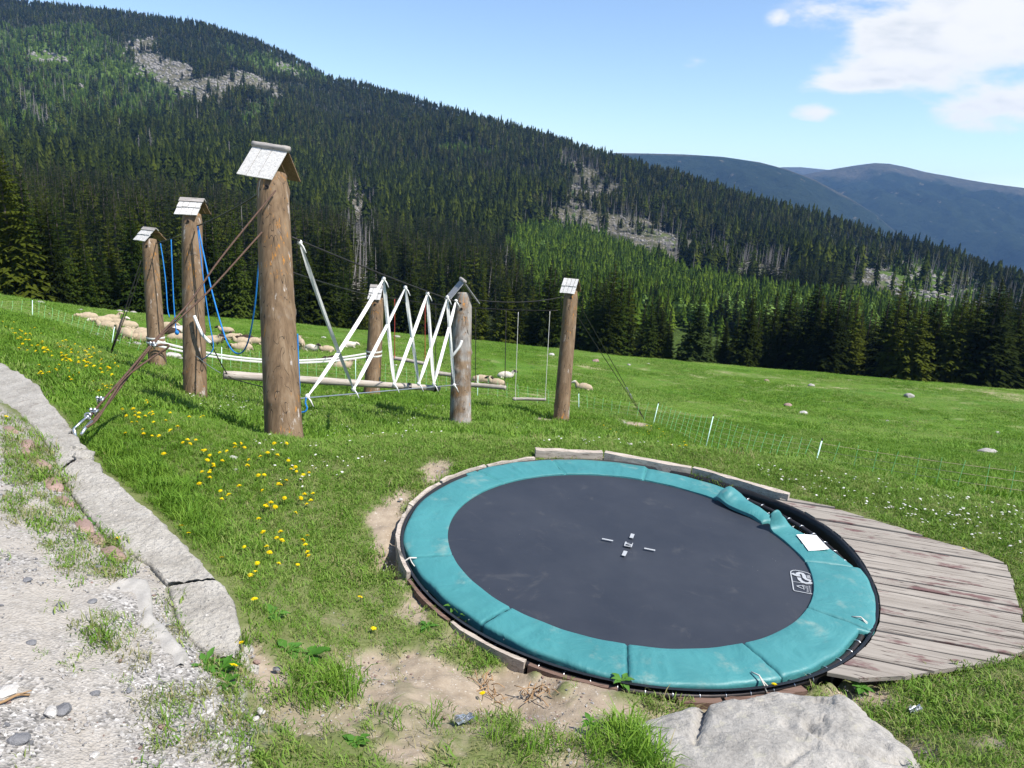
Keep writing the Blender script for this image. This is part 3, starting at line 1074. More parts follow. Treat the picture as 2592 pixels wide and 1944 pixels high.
def scatter(name, pts, rot, scl, idx, protos, label=None):
    me = bpy.data.meshes.new(name)
    n = len(pts)
    me.vertices.add(n)
    me.vertices.foreach_set('co', np.asarray(pts, np.float32).ravel())
    a = me.attributes.new('rot', 'FLOAT_VECTOR', 'POINT'); a.data.foreach_set('vector', np.asarray(rot, np.float32).ravel())
    a = me.attributes.new('scl', 'FLOAT_VECTOR', 'POINT')
    scl = np.asarray(scl, np.float32)
    if scl.ndim == 1:
        scl = np.repeat(scl[:, None], 3, 1)
    a.data.foreach_set('vector', scl.ravel())
    a = me.attributes.new('idx', 'INT', 'POINT'); a.data.foreach_set('value', np.asarray(idx, np.int32))
    o = link(name, me)
    t = bpy.data.node_groups.new(name, 'GeometryNodeTree')
    t.interface.new_socket('Geometry', in_out='INPUT', socket_type='NodeSocketGeometry')
    t.interface.new_socket('Geometry', in_out='OUTPUT', socket_type='NodeSocketGeometry')
    N, L = t.nodes, t.links
    gi, go = N.new('NodeGroupInput'), N.new('NodeGroupOutput')
    j = N.new('GeometryNodeJoinGeometry')
    L.new(j.outputs[0], go.inputs[0])

    def na(nm, typ):
        q = N.new('GeometryNodeInputNamedAttribute'); q.data_type = typ
        q.inputs[0].default_value = nm
        return q.outputs[0]
    ar, as_, ai = na('rot', 'FLOAT_VECTOR'), na('scl', 'FLOAT_VECTOR'), na('idx', 'INT')
    for k, p in enumerate(protos):
        oi = N.new('GeometryNodeObjectInfo'); oi.inputs['Object'].default_value = p
        oi.inputs['As Instance'].default_value = True
        ip = N.new('GeometryNodeInstanceOnPoints')
        cmpn = N.new('FunctionNodeCompare'); cmpn.data_type = 'INT'; cmpn.operation = 'EQUAL'
        ins = [s for s in cmpn.inputs if s.type == 'INT']
        L.new(ai, ins[0]); ins[1].default_value = k
        L.new(gi.outputs[0], ip.inputs['Points'])
        L.new(cmpn.outputs[0], ip.inputs['Selection'])
        L.new(oi.outputs['Geometry'], ip.inputs['Instance'])
        L.new(ar, ip.inputs['Rotation']); L.new(as_, ip.inputs['Scale'])
        L.new(ip.outputs[0], j.inputs[0])
    md = o.modifiers.new('scatter', 'NODES')
    md.node_group = t
    return tag(o, label, kind='stuff')


def yaw_tilt(n, tilt):
    return np.stack([RNG.normal(0, tilt, n), RNG.normal(0, tilt, n), RNG.uniform(0, 2 * np.pi, n)], 1)


# ------------------------------------------------------------------ conifers
def crown_near(h, rad, whorls, per, seed, bare=0.06, sparse=0.0, droop=0.5):
    """branches in whorls, each a drooping spine with hanging sprays"""
    rg = np.random.default_rng(seed)
    b = MB()
    V, F = [], []
    for i in range(whorls):
        s = i / (whorls - 1)
        zc = h * (bare + (0.985 - bare) * s)
        Rw = rad * (1 - s) ** 0.85 * (0.55 + 0.45 * min(1, (s + 0.03) * 9)) + 0.010 * h
        n = max(4, int(per * (1 - 0.5 * s)))
        for k in range(n):
            if rg.random() < sparse:
                continue
            a = 2 * math.pi * (k + rg.uniform(-0.45, 0.45)) / n + i * 2.4
            L = Rw * rg.uniform(0.6, 1.16)
            z0 = zc + rg.normal(0, h / whorls * 0.35)
            dx, dy = math.cos(a), math.sin(a)
            up = 0.34 * s + rg.uniform(-0.08, 0.10)
            sp = []
            m = 4
            for q in range(m + 1):
                u = q / m
                sp.append(np.array([dx * L * u, dy * L * u, z0 + L * (up * u - droop * u * u * (1 - 0.6 * s) + 0.12 * u ** 4)]))
            side = np.array([-dy, dx, 0])
            for q in range(m):
                p0, p1 = sp[q], sp[q + 1]
                w = L * 0.24 * (1 - q / m * 0.55) * rg.uniform(0.8, 1.3) + 0.005 * h
                for sg in (-1, 1):
                    o = len(V)
                    dropz = -w * rg.uniform(0.25, 0.9)
                    tip = p0 * 0.35 + p1 * 0.65 + side * sg * w * rg.uniform(0.8, 1.3) + np.array([dx, dy, 0]) * L * 0.10 + np.array([0, 0, dropz])
                    V += [p0, p1, tip]; F.append((o, o + 1, o + 2))
                o = len(V)
                V += [p0, p1, (p0 + p1) / 2 + np.array([dx * 0.1 * L, dy * 0.1 * L, -w * rg.uniform(0.5, 1.1)])]
                F.append((o, o + 1, o + 2))
            o = len(V)
            V += [sp[-2] + side * 0.08 * L, sp[-2] - side * 0.08 * L, sp[-1] + np.array([dx * 0.12 * L, dy * 0.12 * L, 0.02])]
            F.append((o, o + 1, o + 2))
    o = len(V)
    V += [np.array([0.006 * h, 0, h * 0.95]), np.array([-0.006 * h, 0.003 * h, h * 0.95]), np.array([0, 0, h * 1.03])]
    F.append((o, o + 1, o + 2))
    b.add(V, F)
    return b


def trunk_mb(h, r0, seed=0):
    rg = np.random.default_rng(seed)
    zz = np.array([-0.5, 0, 0.3, 2, h * 0.5, h * 0.98])
    zz = np.sort(zz)
    pts = np.stack([rg.normal(0, 0.02, 6), rg.normal(0, 0.02, 6), zz], 1)
    rr = r0 * np.clip(1.25 - zz / h * 1.2, 0.05, 1.4)
    return MB().tube(pts, rr, 7)


def crown_far(seed, bare=0.12, rad=0.20, lev=9, per=6, top=1.0):
    """unit-height far conifer"""
    rg = np.random.default_rng(seed)
    V, F = [], []
    for i in range(lev):
        s = i / lev
        z0 = bare + (1 - bare) * s
        Rw = rad * (1 - s) ** 0.8 * rg.uniform(0.75, 1.2) * (0.6 + 0.4 * min(1, s * 5 + 0.1)) + 0.012
        dz = (1 - bare) / lev
        for k in range(per):
            a = 2 * math.pi * (k + rg.uniform(-0.4, 0.4)) / per + i * 1.3
            w = math.pi / per * rg.uniform(0.8, 1.25)
            L = Rw * rg.uniform(0.6, 1.2)
            o = len(V)
            zt = z0 + dz * 1.15 + rg.uniform(-.01, .01)
            zb = z0 - dz * rg.uniform(0.0, 0.7)
            V += [(0, 0, zt), (math.cos(a - w) * L * 0.75, math.sin(a - w) * L * 0.75, zb + 0.012), (math.cos(a) * L, math.sin(a) * L, zb - 0.01), (math.cos(a + w) * L * 0.75, math.sin(a + w) * L * 0.75, zb + 0.012)]
            F += [(o, o + 1, o + 2), (o, o + 2, o + 3)]
    b = MB().add(V, F, 0)
    b.tube([(0, 0, -0.03), (0, 0, bare + 0.02), (0, 0, 0.97)], [0.014, 0.012, 0.003], 4, 1, cap=False)
    return b


def snag_mb(seed, twigs=26):
    rg = np.random.default_rng(seed)
    b = MB().tube([(0, 0, -0.03), (0, 0, 0.5), (0.004, 0, 1)], [0.014, 0.010, 0.002], 5, 0, cap=False)
    for i in range(twigs):
        z = rg.uniform(0.22, 0.97); a = rg.uniform(0, 6.28); L = 0.11 * (1.12 - z) * rg.uniform(0.5, 1.4)
        b.tube([(0, 0, z), (math.cos(a) * L, math.sin(a) * L, z - L * rg.uniform(0.1, 0.6))], [0.0035, 0.001], 3, 0, cap=False)
    return b


def puff_mb(seed, n=150):
    """small broadleaf crown, unit height"""
    rg = np.random.default_rng(seed)
    b = MB()
    V, F = [], []
    for i in range(n):
        d = rg.normal(size=3); d /= np.linalg.norm(d)
        c = np.array([0, 0, 0.58]) + d * np.array([0.24, 0.24, 0.40]) * rg.random() ** 0.4
        u = rg.normal(size=3); u /= np.linalg.norm(u); v = np.cross(u, d); s = rg.uniform(0.04, 0.085)
        o = len(V)
        V += [c + u * s, c + v * s, c - u * s * 0.8, c - v * s * 0.7]; F.append((o, o + 1, o + 2, o + 3))
    b.add(V, F, 0)
    b.tube([(0, 0, -0.05), (0.01, 0, 0.7)], [0.02, 0.006], 4, 1, cap=False)
    return b


def hill_samples(n, seed, t0=0.0, t1=1.06):
    rg = np.random.default_rng(seed)
    az = rg.uniform(R(-43), R(43), n)
    Ds = np.interp(az, _da, HS_D[:, 1])
    # area-uniform in distance
    r0, r1 = 165.0, Ds * 1.03
    r = np.sqrt(rg.uniform(0, 1, n) * (r1 ** 2 - r0 ** 2) + r0 ** 2)
    keep = rg.uniform(0, 1, n) < (r1 ** 2 - r0 ** 2) / (1400.0 ** 2)
    az, r, Ds = az[keep], r[keep], Ds[keep]
    t = (r - 165) / (Ds - 165)
    return az, np.clip(t, t0, t1), rg


def build_forest():
    far_spruce = [proto('spruce_far', crown_far(s, 0.08, 0.19 + 0.03 * (s % 3), 10, 7), [M['spruce'], M['bark']]) for s in range(4)]
    far_pine = [proto('pine_far', crown_far(20 + s, 0.28 + 0.09 * s, 0.165 + 0.015 * s, 8, 7), [M['pine'], M['snag']]) for s in range(4)]
    far_young = [proto('young_far', crown_far(40 + s, 0.03, 0.235, 8, 6), [M['young'], M['bark']]) for s in range(3)]
    near_sp = []
    for s in range(4):
        b = crown_near(1.0, 0.16 + 0.025 * s, 18, 9, 900 + s, bare=0.06 + 0.03 * s, sparse=0.06)
        b.v = [v for v in b.v]
        b.tube([(0, 0, -0.03), (0, 0, 0.5), (0, 0, 0.97)], [0.014, 0.010, 0.003], 4, 1, cap=False)
        near_sp.append(proto('spruce_mid', b, [M['spruce'], M['bark']], smooth=False))
    az, t, rg = hill_samples(125000, 3)
    V = hill_point(az, t)
    bare, young, lush, px, py = hill_masks(V)
    dist = np.hypot(V[:, 0], V[:, 1])
    n = len(V)
    dens = fbm(V[:, 0] / 45, V[:, 1] / 45, 4, 91)
    rnd = rg.random(n)
    kind = np.full(n, 0)
    upper = sstep(t + (dens - 0.5) * 0.5, 0.42, 0.62)
    kind[rg.random(n) < upper * 0.75] = 1
    kind[(rg.random(n) < lush * 0.9)] = 2
    kind[(rg.random(n) < young)] = 3
    bare_up = np.maximum(hill_masks(V + np.c_[np.zeros(n), np.zeros(n), np.where(kind >= 2, 2.5, 8.5)])[0], 0.8 * hill_masks(V + np.c_[np.zeros(n), np.zeros(n), np.where(kind >= 2, 1.0, 4.0)])[0])
    keep = rnd > np.where(bare > 0.3, 0.955 * np.minimum(1, bare * 1.5), 0.0)
    keep &= rg.random(n) > 0.93 * np.minimum(1, bare_up * 1.4)
    keep &= ~((kind == 0) & (rg.random(n) > 0.72 + 0.28 * sstep(dens, 0.35, 0.5)))
    H = np.where(kind == 0, rg.uniform(7, 18.5, n), np.where(kind == 1, rg.uniform(7, 15, n), np.where(kind == 2, rg.uniform(2.5, 5.5, n), rg.uniform(4.5, 9, n))))
    H *= np.where(t > 0.85, 0.85, 1) * (0.8 + 0.4 * fbm(V[:, 0] / 60, V[:, 1] / 60, 3, 17))
    H = np.where(dist > 900, H * 0.85, H) * np.where(dist < 380, 0.8, 1.0)
    for nm, ks, pr in (('mature_forest', 0, far_spruce), ('upper_forest', 1, far_pine), ('dwarf_forest', 2, far_young), ('young_plantation', 3, far_young)):
        m = keep & (kind == ks)
        k = m.sum()
        w = RNG.uniform(0.75, 1.4, k) * (1.25 if ks >= 2 else 1.0)
        scl = np.stack([H[m] * w, H[m] * w, H[m]], 1)
        ii = RNG.integers(0, len(pr), k)
        if ks == 0:
            ii[dist[m] < 360] += 4
            pr = pr + near_sp
        scatter(nm, V[m], yaw_tilt(k, 0.03), scl, ii, pr)
    # a second, denser pass for the young trees, then birches and dead trunks
    az, t, rg = hill_samples(125000, 5)
    V = hill_point(az, t)
    bare, young, lush, px, py = hill_masks(V)
    m = (young > 0.5) & (bare < 0.3) | ((lush > 0.5) & (bare < 0.3) & (rg.random(len(V)) < 0.6))
    k = m.sum(); H = rg.uniform(3.5, 8, k)
    scatter('young_undergrowth', V[m], yaw_tilt(k, 0.03), np.stack([H * 1.3, H * 1.3, H], 1), RNG.integers(0, 3, k), far_young)
    bi = [proto('birch_far', puff_mb(s), [M['birch'], M['snag']]) for s in range(3)]
    zone = [(1380, 690), (1700, 650), (1900, 660), (2250, 740), (2300, 860), (1750, 800), (1450, 775)]
    sd = poly_sd(px, py, zone)
    m = (sd > 0) & (rg.random(len(V)) < 0.13) & (fbm(V[:, 0] / 25, V[:, 1] / 25, 3, 7) > 0.47)
    m |= (poly_sd(px, py, [(900, 300), (1300, 380), (1250, 520), (1050, 600), (900, 500)]) > 0) & (rg.random(len(V)) < 0.012)
    k = m.sum(); H = rg.uniform(4.5, 8.5, k)
    scatter('birch_copse', V[m], yaw_tilt(k, 0.05), H, RNG.integers(0, 3, k), bi)
    sn = [proto('snag_far', snag_mb(60 + s, 18 * s), M['snag']) for s in range(3)]
    near_bare = np.zeros(len(V))
    for p in BARE[4:]:
        near_bare = np.maximum(near_bare, sstep(poly_sd(px, py, p), -28, -2) * (1 - 0.75 * sstep(poly_sd(px, py, p), 2, 14)))
    m = (rg.random(len(V)) < 0.24 * near_bare * (px < 1700) + 0.05 * near_bare + 0.010 * (young < 0.3) + 0.03 * (lush > 0.4) + 0.10 * (np.abs(px - 1160) < 90) * (py < 350))
    k = m.sum(); H = rg.uniform(8, 14, k)
    scatter('dead_trunks', V[m], yaw_tilt(k, 0.04), H, RNG.integers(0, 3, k), sn)
    # boulders and felled stems in the open strips
    rk = []
    for s in range(4):
        rg2 = np.random.default_rng(70 + s)
        b = MB(); ico = ico_verts(1)
        b.add(ico[0] * (1 + rg2.normal(0, 0.20, (len(ico[0]), 1))) * np.array([1, 0.8, 0.75]), ico[1])
        rk.append(proto('scree_far', b, M['scree'], smooth=False))
    rk.append(proto('felled_far', MB().tube([(-4, 0, 0), (4, 0, 0)], [0.18, 0.10], 5), M['log']))
    m = (bare > 0.35) & (rg.random(len(V)) < 0.8)
    k = m.sum()
    d = dist = np.hypot(V[m][:, 0], V[m][:, 1])
    ii = RNG.integers(0, 5, k)
    ii[(d > 900) & (ii == 4)] = 1
    s = np.where(ii == 4, 1.0, RNG.uniform(0.4, 1.5, k) * (1 + 0.7 * (d > 850)))
    scatter('scree', V[m] + (0, 0, 0.2), yaw_tilt(k, 0.15), s, ii, rk)


def ico_verts(sub):
    import bmesh
    bm = bmesh.new()
    bmesh.ops.create_icosphere(bm, subdivisions=sub, radius=1.0)
    v = np.array([p.co[:] for p in bm.verts]); f = [[q.index for q in p.verts] for p in bm.faces]
    bm.free()
    return v, f


def build_trees():
    """spruces one can tell apart: along the foot of the meadow and on the near part of the wood"""
    var = []
    for s in range(6):
        h = 10.0
        rad = [1.9, 1.55, 2.3, 1.35, 1.75, 2.6][s]
        cr = crown_near(h, rad, [36, 34, 38, 33, 36, 40][s], 12, 100 + s, bare=[0.03, 0.05, 0.02, 0.10, 0.04, 0.02][s], sparse=0.05)
        t = empty('spruce_tree', (0, 0, 0))
        c = cr.build('crown', [{5: M['spruce_olive'], 1: M['spruce_green'], 4: M['spruce_green']}.get(s, M['spruce'])], t, smooth=False)
        k = trunk_mb(h, 0.16, s).build('trunk', M['bark'], t)
        var.append((t, c, k))
    used = [False] * 6
    rg = np.random.default_rng(5)

    def place(kind, p, H, W, label, group):
        t, c, k = var[kind]
        if used[kind]:
            t2 = t.copy(); COL.objects.link(t2)
            for ch in (c, k):
                q = ch.copy(); COL.objects.link(q); q.parent = t2
            t = t2
        used[kind] = True
        t.location = tuple(p)
        t.rotation_euler = (rg.normal(0, 0.015), rg.normal(0, 0.015), rg.uniform(0, 6.28))
        t.scale = (W, W, H / 10)
        tag(t, label, 'spruce', group)
        return t

    edge = np.array([(-200, 735), (0, 754), (230, 788), (560, 812), (870, 838), (1170, 864), (1523, 902), (1758, 931), (2050, 961), (2592, 1005), (2800, 1018)], float)
    er = np.array([70, 72, 75, 78, 82, 86, 92, 98, 104, 110, 112], float)
    def brow(px):
        d = ray(px, 900); az_ = math.atan2(d[0], d[1])
        lr_ = np.linspace(math.log(48), math.log(125), 160)
        e_ = -ground_z(np.exp(lr_) * math.sin(az_), np.exp(lr_) * math.cos(az_)) / np.exp(lr_)
        return float(np.exp(lr_[int(np.argmin(e_))]))

    # the one that stands out
    place(5, at_az(1745, brow(1745) + 1.0) - (0, 0, 0.3), 8.2, 1.05, 'broad lone olive-green spruce standing out in front of the tree line beyond the meadow', 'spruces at the foot of the meadow')
    def zone_label(px):
        for lim, w in ((330, 'dark spruce in the tree line left of the leftmost log post'), (470, 'dark spruce in the tree line between the two leftmost log posts'), (690, 'dark spruce in the tree line seen through the deep blue rope loop'),
                       (930, 'dark spruce in the tree line between the tallest post and the rear post'), (1170, 'dark spruce in the tree line seen through the white zigzag straps'), (1430, 'dark spruce in the tree line between the two right log posts'),
                       (1660, 'dark spruce in the tree line just right of the slim right post'), (1900, 'small dark spruce in the tree line flanking the broad olive one'), (2250, 'tall black-green spruce in the tree line above the open meadow'), (9999, 'tall black-green spruce in the tree line at the right border')):
            if px < lim:
                return w

    px = -60.0
    while px < 2700:
        D = brow(px)
        front = rg.random() < 0.55
        r = D + (rg.uniform(2, 8) if front else rg.uniform(8, 24))
        p = at_az(px, r)
        big = px > 1850
        H = rg.uniform(7.0, 10.5) if not big else rg.uniform(8.5, 12.0)
        # only the upper part shows over the brow
        if 1660 < px < 1830:
            H *= 0.62
        if px < 1600:
            H *= rg.uniform(0.72, 1.2)
        place(int(rg.choice([0, 2, 3]) if big else rg.integers(0, 5)), p - (0, 0, 0.4), H, H / 10 * (rg.uniform(1.0, 1.4) if big else rg.uniform(0.85, 1.2)), zone_label(px), 'spruces at the foot of the meadow')
        px += rg.uniform(8, 24) if not big else rg.uniform(11, 26)
    # near part of the wood on the slope
    n = 0
    while n < 125:
        px_ = rg.uniform(-80, 2680)
        d = ray(px_, 800); az = math.atan2(d[0], d[1])
        t = abs(rg.normal(0, 0.045))
        p = hill_point(np.array([az]), np.array([t]))[0]
        H = rg.uniform(9.5, 15) if px_ < 1250 else rg.uniform(8, 12)
        place(int(rg.integers(0, 5)), p - (0, 0, 0.3), H, H / 10 * rg.uniform(0.72, 1.0), ('tall spruce at the foot of the wooded slope left of the tallest post' if px_ < 690 else 'tall spruce at the foot of the slope behind the rope playground' if px_ < 1430 else 'slender spruce at the foot of the slope below the bright young plantation'), 'spruces at the foot of the slope')
        n += 1


def build_snags():
    az0 = {}
    L = [(47, 240, 'pale dead spruce at the far left edge of the wooded slope'), (58, 250, 'second pale dead spruce from the left edge of the slope'), (76, 262, 'tall pale dead spruce, left one of the big group on the left slope'), (87, 285, 'pale dead spruce in the middle of the big group on the left slope'), (95, 290, 'leaning pale dead spruce in the big group on the left slope'),
         (106, 288, 'feathery pale dead spruce right of the big group on the left slope'), (66, 350, 'short broken dead trunk low on the left slope'), (101, 345, 'slim dead trunk low on the left slope'), (140, 232, 'dead trunk beside the upper left scree'), (262, 318, 'grey dead spruce left of two bushy ones'), (302, 352, 'bushy grey dead spruce above the leftmost post'), (328, 340, 'second bushy grey dead spruce above the leftmost post'),
         (452, 380, 'grey dead spruce above the post with the blue rope'), (498, 365, 'slim grey dead spruce left of the tallest post'), (430, 290, 'small grey dead spruce in mid slope'), (1290, 480, 'bare trunk at the left of the felled strip'), (1340, 492, 'bare trunk in the middle of the felled strip'), (1398, 505, 'bare trunk at the right of the felled strip')]
    var = []
    for k in range(3):
        T = empty('dead_spruce', (0, 0, 0))
        rg = np.random.default_rng(500 + k)
        MB().tube([(0, 0, -0.03), (0, 0, 0.5), (0.006, 0, 1)], [0.016, 0.011, 0.002], 6).build('trunk', M['snag'], T)
        b = MB()
        for i in range((18, 60, 110)[k]):
            z = rg.uniform(0.25, 0.97); a = rg.uniform(0, 6.28); Lb = 0.13 * (1.15 - z) * rg.uniform(0.4, 1.3)
            b.tube([(0, 0, z), (math.cos(a) * Lb * 0.6, math.sin(a) * Lb * 0.6, z - Lb * 0.1), (math.cos(a) * Lb, math.sin(a) * Lb, z - Lb * rg.uniform(0.2, 0.7))], [0.0035, 0.003, 0.0015], 3, cap=False)
        b.build('branches', M['snag'], T)
        var.append(T)
    used = set()
    tt = np.linspace(0, 1, 400)
    for i, (px, py, lab) in enumerate(L):
        px, py = px * 1.1718, py * 1.1718
        d = ray(px, py); az = math.atan2(d[0], d[1])
        V = hill_point(np.full(400, az), tt)
        qy = project(V)[1]
        p = V[int(np.argmin(np.abs(qy - py)))]
        k = 2 if 'bushy' in lab or 'feathery' in lab else 1 if i % 2 else 0
        T = var[k]
        if k in used:
            t2 = T.copy(); COL.objects.link(t2)
            for ch in T.children:
                q = ch.copy(); COL.objects.link(q); q.parent = t2
            T = t2
        used.add(k)
        D = float(p @ CAM_F)
        H = min(27, 70 * D / FPX) if i < 15 else 15
        T.location = tuple(p); T.scale = (H, H, H); T.rotation_euler = (0.02 * math.sin(i), 0.03 * math.cos(i * 2), i * 1.3)
        tag(T, lab, 'dead tree', 'dead spruces on the slope')


M['scree'] = mat_stone('scree_stone', (0.10, 0.095, 0.085), (0.30, 0.28, 0.255), 1.0, 0.7)
M['spruce_green'] = leaf_mat('green_spruce_needles', [(0.014, 0.027, 0.004), (0.028, 0.046, 0.006), (0.048, 0.070, 0.009)], 0.9, 0.15, 0.04)
M['spruce_olive'] = leaf_mat('olive_spruce_needles', [(0.026, 0.042, 0.010), (0.036, 0.055, 0.013)], 0.9, 0.15, 0.04)  # paler olive needle colour of the broad lone spruce
build_forest()
build_trees()
build_snags()


# ------------------------------------------------------------------ trampoline
def tmat():
    return Matrix([[TX[i], TY[i], TN[i], TC[i]] for i in range(3)] + [[0, 0, 0, 1]])


Z1 = lambda x, y: (980 + x * 0.39180, 1130 + y * 0.39180)
Z2 = lambda x, y: (1580 + x * 0.39180, 1130 + y * 0.39180)
Z8 = lambda x, y: (1980 + x * 0.08439, 1400 + y * 0.08439)
Z7 = lambda x, y: (1350 + x * 0.15823, 1340 + y * 0.15823)


def ribbon_flat(b, pts, w, z=0.004, mi=0):
    """flat printed stroke in trampoline coordinates"""
    pts = np.asarray(pts, float)
    t = np.gradient(pts, axis=0); t /= np.linalg.norm(t, axis=1)[:, None] + 1e-9
    nrm = np.stack([-t[:, 1], t[:, 0]], 1)
    L, Rr = pts + nrm * w / 2, pts - nrm * w / 2
    n = len(pts)
    V = np.concatenate([np.c_[L, np.full(n, z)], np.c_[Rr, np.full(n, z)]])
    b.add(V, [(i, n + i, n + i + 1, i + 1) for i in range(n - 1)], mi)


def build_trampoline():
    T = empty('trampoline', (0, 0, 0))
    T.matrix_world = tmat()
    tag(T, 'big round in-ground trampoline with black mat and teal padded rim', 'trampoline')
    # mat, very slightly dished
    nr, na = 26, 96
    V = [(0, 0, -0.02)]; F = []
    for i in range(1, nr + 1):
        r = TR * 1.03 * i / nr
        for k in range(na):
            a = 2 * math.pi * k / na
            V.append((r * math.cos(a), r * math.sin(a), -0.02 * (1 - (r / TR) ** 2)))
    for k in range(na):
        F.append((0, 1 + k, 1 + (k + 1) % na))
    for i in range(nr - 1):
        for k in range(na):
            o = 1 + i * na
            F.append((o + k, o + na + k, o + na + (k + 1) % na, o + (k + 1) % na))
    matp = MB().add(V, F).build('jumping_mat', M['mat'], T)
    # printed marks on the mat
    L = lambda pts, zf: [tl(*zf(*p)) for p in pts]
    b = MB()
    for pts, w in (([(1100, 147), (1275, 181)], 0.022), ([(1775, 299), (1950, 334)], 0.022), ([(1592, 70), (1566, 136)], 0.034), ([(1478, 344), (1441, 420)], 0.034)):
        ribbon_flat(b, L(pts, Z7), w, 0.0)
    b.build('target_stroke', M['white_print'], matp, smooth=False)
    b = MB()
    c = L([(1470, 195), (1598, 217), (1574, 285), (1449, 261)], Z7)
    b.add([(*p, 0.0) for p in c], [(3, 2, 1, 0)])
    for pts in ([(1497, 209), (1583, 224)], [(1580, 231), (1478, 244)], [(1474, 250), (1566, 270)]):
        ribbon_flat(b, L(pts, Z7), 0.012, 0.003, 1)
    b.build('emblem', [M['white_print'], M['mat']], matp, smooth=False)
    b = MB()
    frame = [(250, 600), (262, 555), (320, 530), (400, 524), (600, 560), (760, 605), (850, 650), (890, 720), (940, 940), (990, 1150), (1000, 1230), (980, 1252), (760, 1215), (480, 1160), (370, 1140), (338, 1110), (300, 870), (250, 600)]
    ribbon_flat(b, L(frame, Z8), 0.009)
    ribbon_flat(b, L([(300, 858), (600, 905), (925, 940)], Z8), 0.006)
    for st, w in (([(296, 612), (360, 655), (440, 685), (540, 690)], 0.030), ([(452, 662), (470, 622), (530, 604), (600, 622), (645, 675), (668, 755), (720, 797), (800, 822), (868, 842)], 0.032),
                  ([(500, 742), (525, 810), (600, 872), (710, 915), (815, 918), (872, 880)], 0.032)):
        ribbon_flat(b, L(st, Z8), w)
    for st in ([(738, 680), (768, 772)], [(772, 672), (802, 776)], [(812, 680), (838, 782)]):
        ribbon_flat(b, L(st, Z8), 0.006)
    ribbon_flat(b, L([(430, 998), (610, 985), (655, 1100), (430, 998)], Z8), 0.011)
    b.build('safety_mark', M['white_print'], matp, smooth=False)
    for txt, at, sz in (('T\u00dcV', (712, 1085), 0.032), ('Rheinland', (800, 1190), 0.026), ('Product Safety', (876, 1225), 0.022)):
        cu = bpy.data.curves.new('lettering', 'FONT')
        cu.body = txt; cu.size = sz
        cu.materials.append(M['white_print'])
        tmp = bpy.data.objects.new('lettering', cu)
        COL.objects.link(tmp)
        me = bpy.data.meshes.new_from_object(tmp.evaluated_get(bpy.context.evaluated_depsgraph_get()))
        bpy.data.objects.remove(tmp)
        if not me.materials:
            me.materials.append(M['white_print'])
        o = link('lettering', me, matp)
        p, q = tl(*Z8(*at)), tl(*Z8(at[0] - 22, at[1] - 100))
        o.location = (p[0], p[1], 0.004)
        o.rotation_euler = (0, 0, math.atan2(q[1] - p[1], q[0] - p[0]))
    # padded rim: eleven cushions between the seams seen in the picture
    seam = [tl(*Z1(425, 710)), tl(*Z1(735, 238)), tl(*Z1(1140, 178)), tl(*Z1(1650, 230)), tl(*Z2(610, 345)), tl(*Z2(985, 490)), tl(*Z2(1250, 760)), tl(*Z2(1180, 1050)), tl(*Z2(780, 1290)), tl(*Z1(1550, 1290)), tl(*Z1(800, 1050))]
    ang = [math.atan2(p[1], p[0]) for p in seam]
    ang = list(np.unwrap(ang))
    if ang[0] < ang[1]:
        pass
    n = len(ang)
    for i in range(n):
        a0 = ang[i]; a1 = ang[(i + 1) % n]
        while a1 > a0:
            a1 -= 2 * math.pi
        while a1 < a0 - 2 * math.pi:
            a1 += 2 * math.pi
        fold = {4: 'a', 5: 'b'}.get(i)
        rg = np.random.default_rng(300 + i)
        nu = max(18, int(abs(a1 - a0) / 0.011))
        prof = [(0.0, -0.014), (0.0, 0.014), (0.002, 0.0175), (0.012, 0.019), (0.2, 0.021), (0.42, 0.022), (0.62, 0.022), (0.80, 0.020), (0.93, 0.017), (0.985, 0.010), (0.997, -0.008), (1.0, -0.06)]
        V = []
        ph = rg.uniform(0, 6, 6)
        creases = [(rg.uniform(0.06, 0.94), rg.normal(0, 0.16), rg.uniform(0.010, 0.022) * rg.choice([1, 1])) for _ in range(5)]
        wob = rg.uniform(0.6, 1.2)
        for u in range(nu + 1):
            f = u / nu
            a = a0 + (a1 - a0) * f
            edge = min(f, 1 - f) * abs(a1 - a0) * 1.75           # metres from the seam
            pinch = 0.014 * math.exp(-(edge / 0.009) ** 2)
            r_in, r_out = TR * 0.995, TR * 1.235
            am = (math.degrees(a) + 720) % 360
            if 190 < am < 262:
                r_out = TR * (1.235 - 0.05 * math.sin(math.pi * (am - 190) / 72))
            elif am > 325 or am < 10:
                r_out = TR * 1.295
            elif 75 < am < 140:
                r_out = TR * 1.275
            lift = 0.0; curl = 0.0; shift = 0.0
            if fold == 'a':
                shift = -0.045 * math.sin(math.pi * min(1, f * 1.3)) - 0.02
                r_out = TR * (1.20 - 0.10 * f)
                lift = 0.14 * math.exp(-((f - 0.10) / 0.20) ** 2) + 0.075 * math.exp(-((f - 0.55) / 0.35) ** 2)
            if fold == 'b':
                shift = -0.05 * math.cos(f * math.pi / 2)
                r_out = TR * (1.10 + 0.16 * f ** 0.8)
                curl = math.exp(-(f / 0.13) ** 2)
            r_in += shift; r_out += shift * 0.4
            rows = []
            for v, h in prof:
                r = r_in + (r_out - r_in) * v
                mid = math.sin(math.pi * min(1, v))
                wr = 0.003 * math.sin(9 * v + 5 * f + ph[0]) * math.sin(13 * f * wob + ph[1]) + 0.0025 * math.sin(31 * f + 6 * v + ph[2]) * mid
                wr += 0.006 * math.sin(55 * f + 14 * v + ph[3]) * math.exp(-edge / 0.12) * mid
                for ca, cb, cc in creases:
                    wr += 0.007 * math.exp(-((f - ca - cb * (v - 0.5)) * abs(a1 - a0) * 1.75 / cc) ** 2) * mid
                hh = h + (wr - pinch) * (1 if h > 0 else 0)
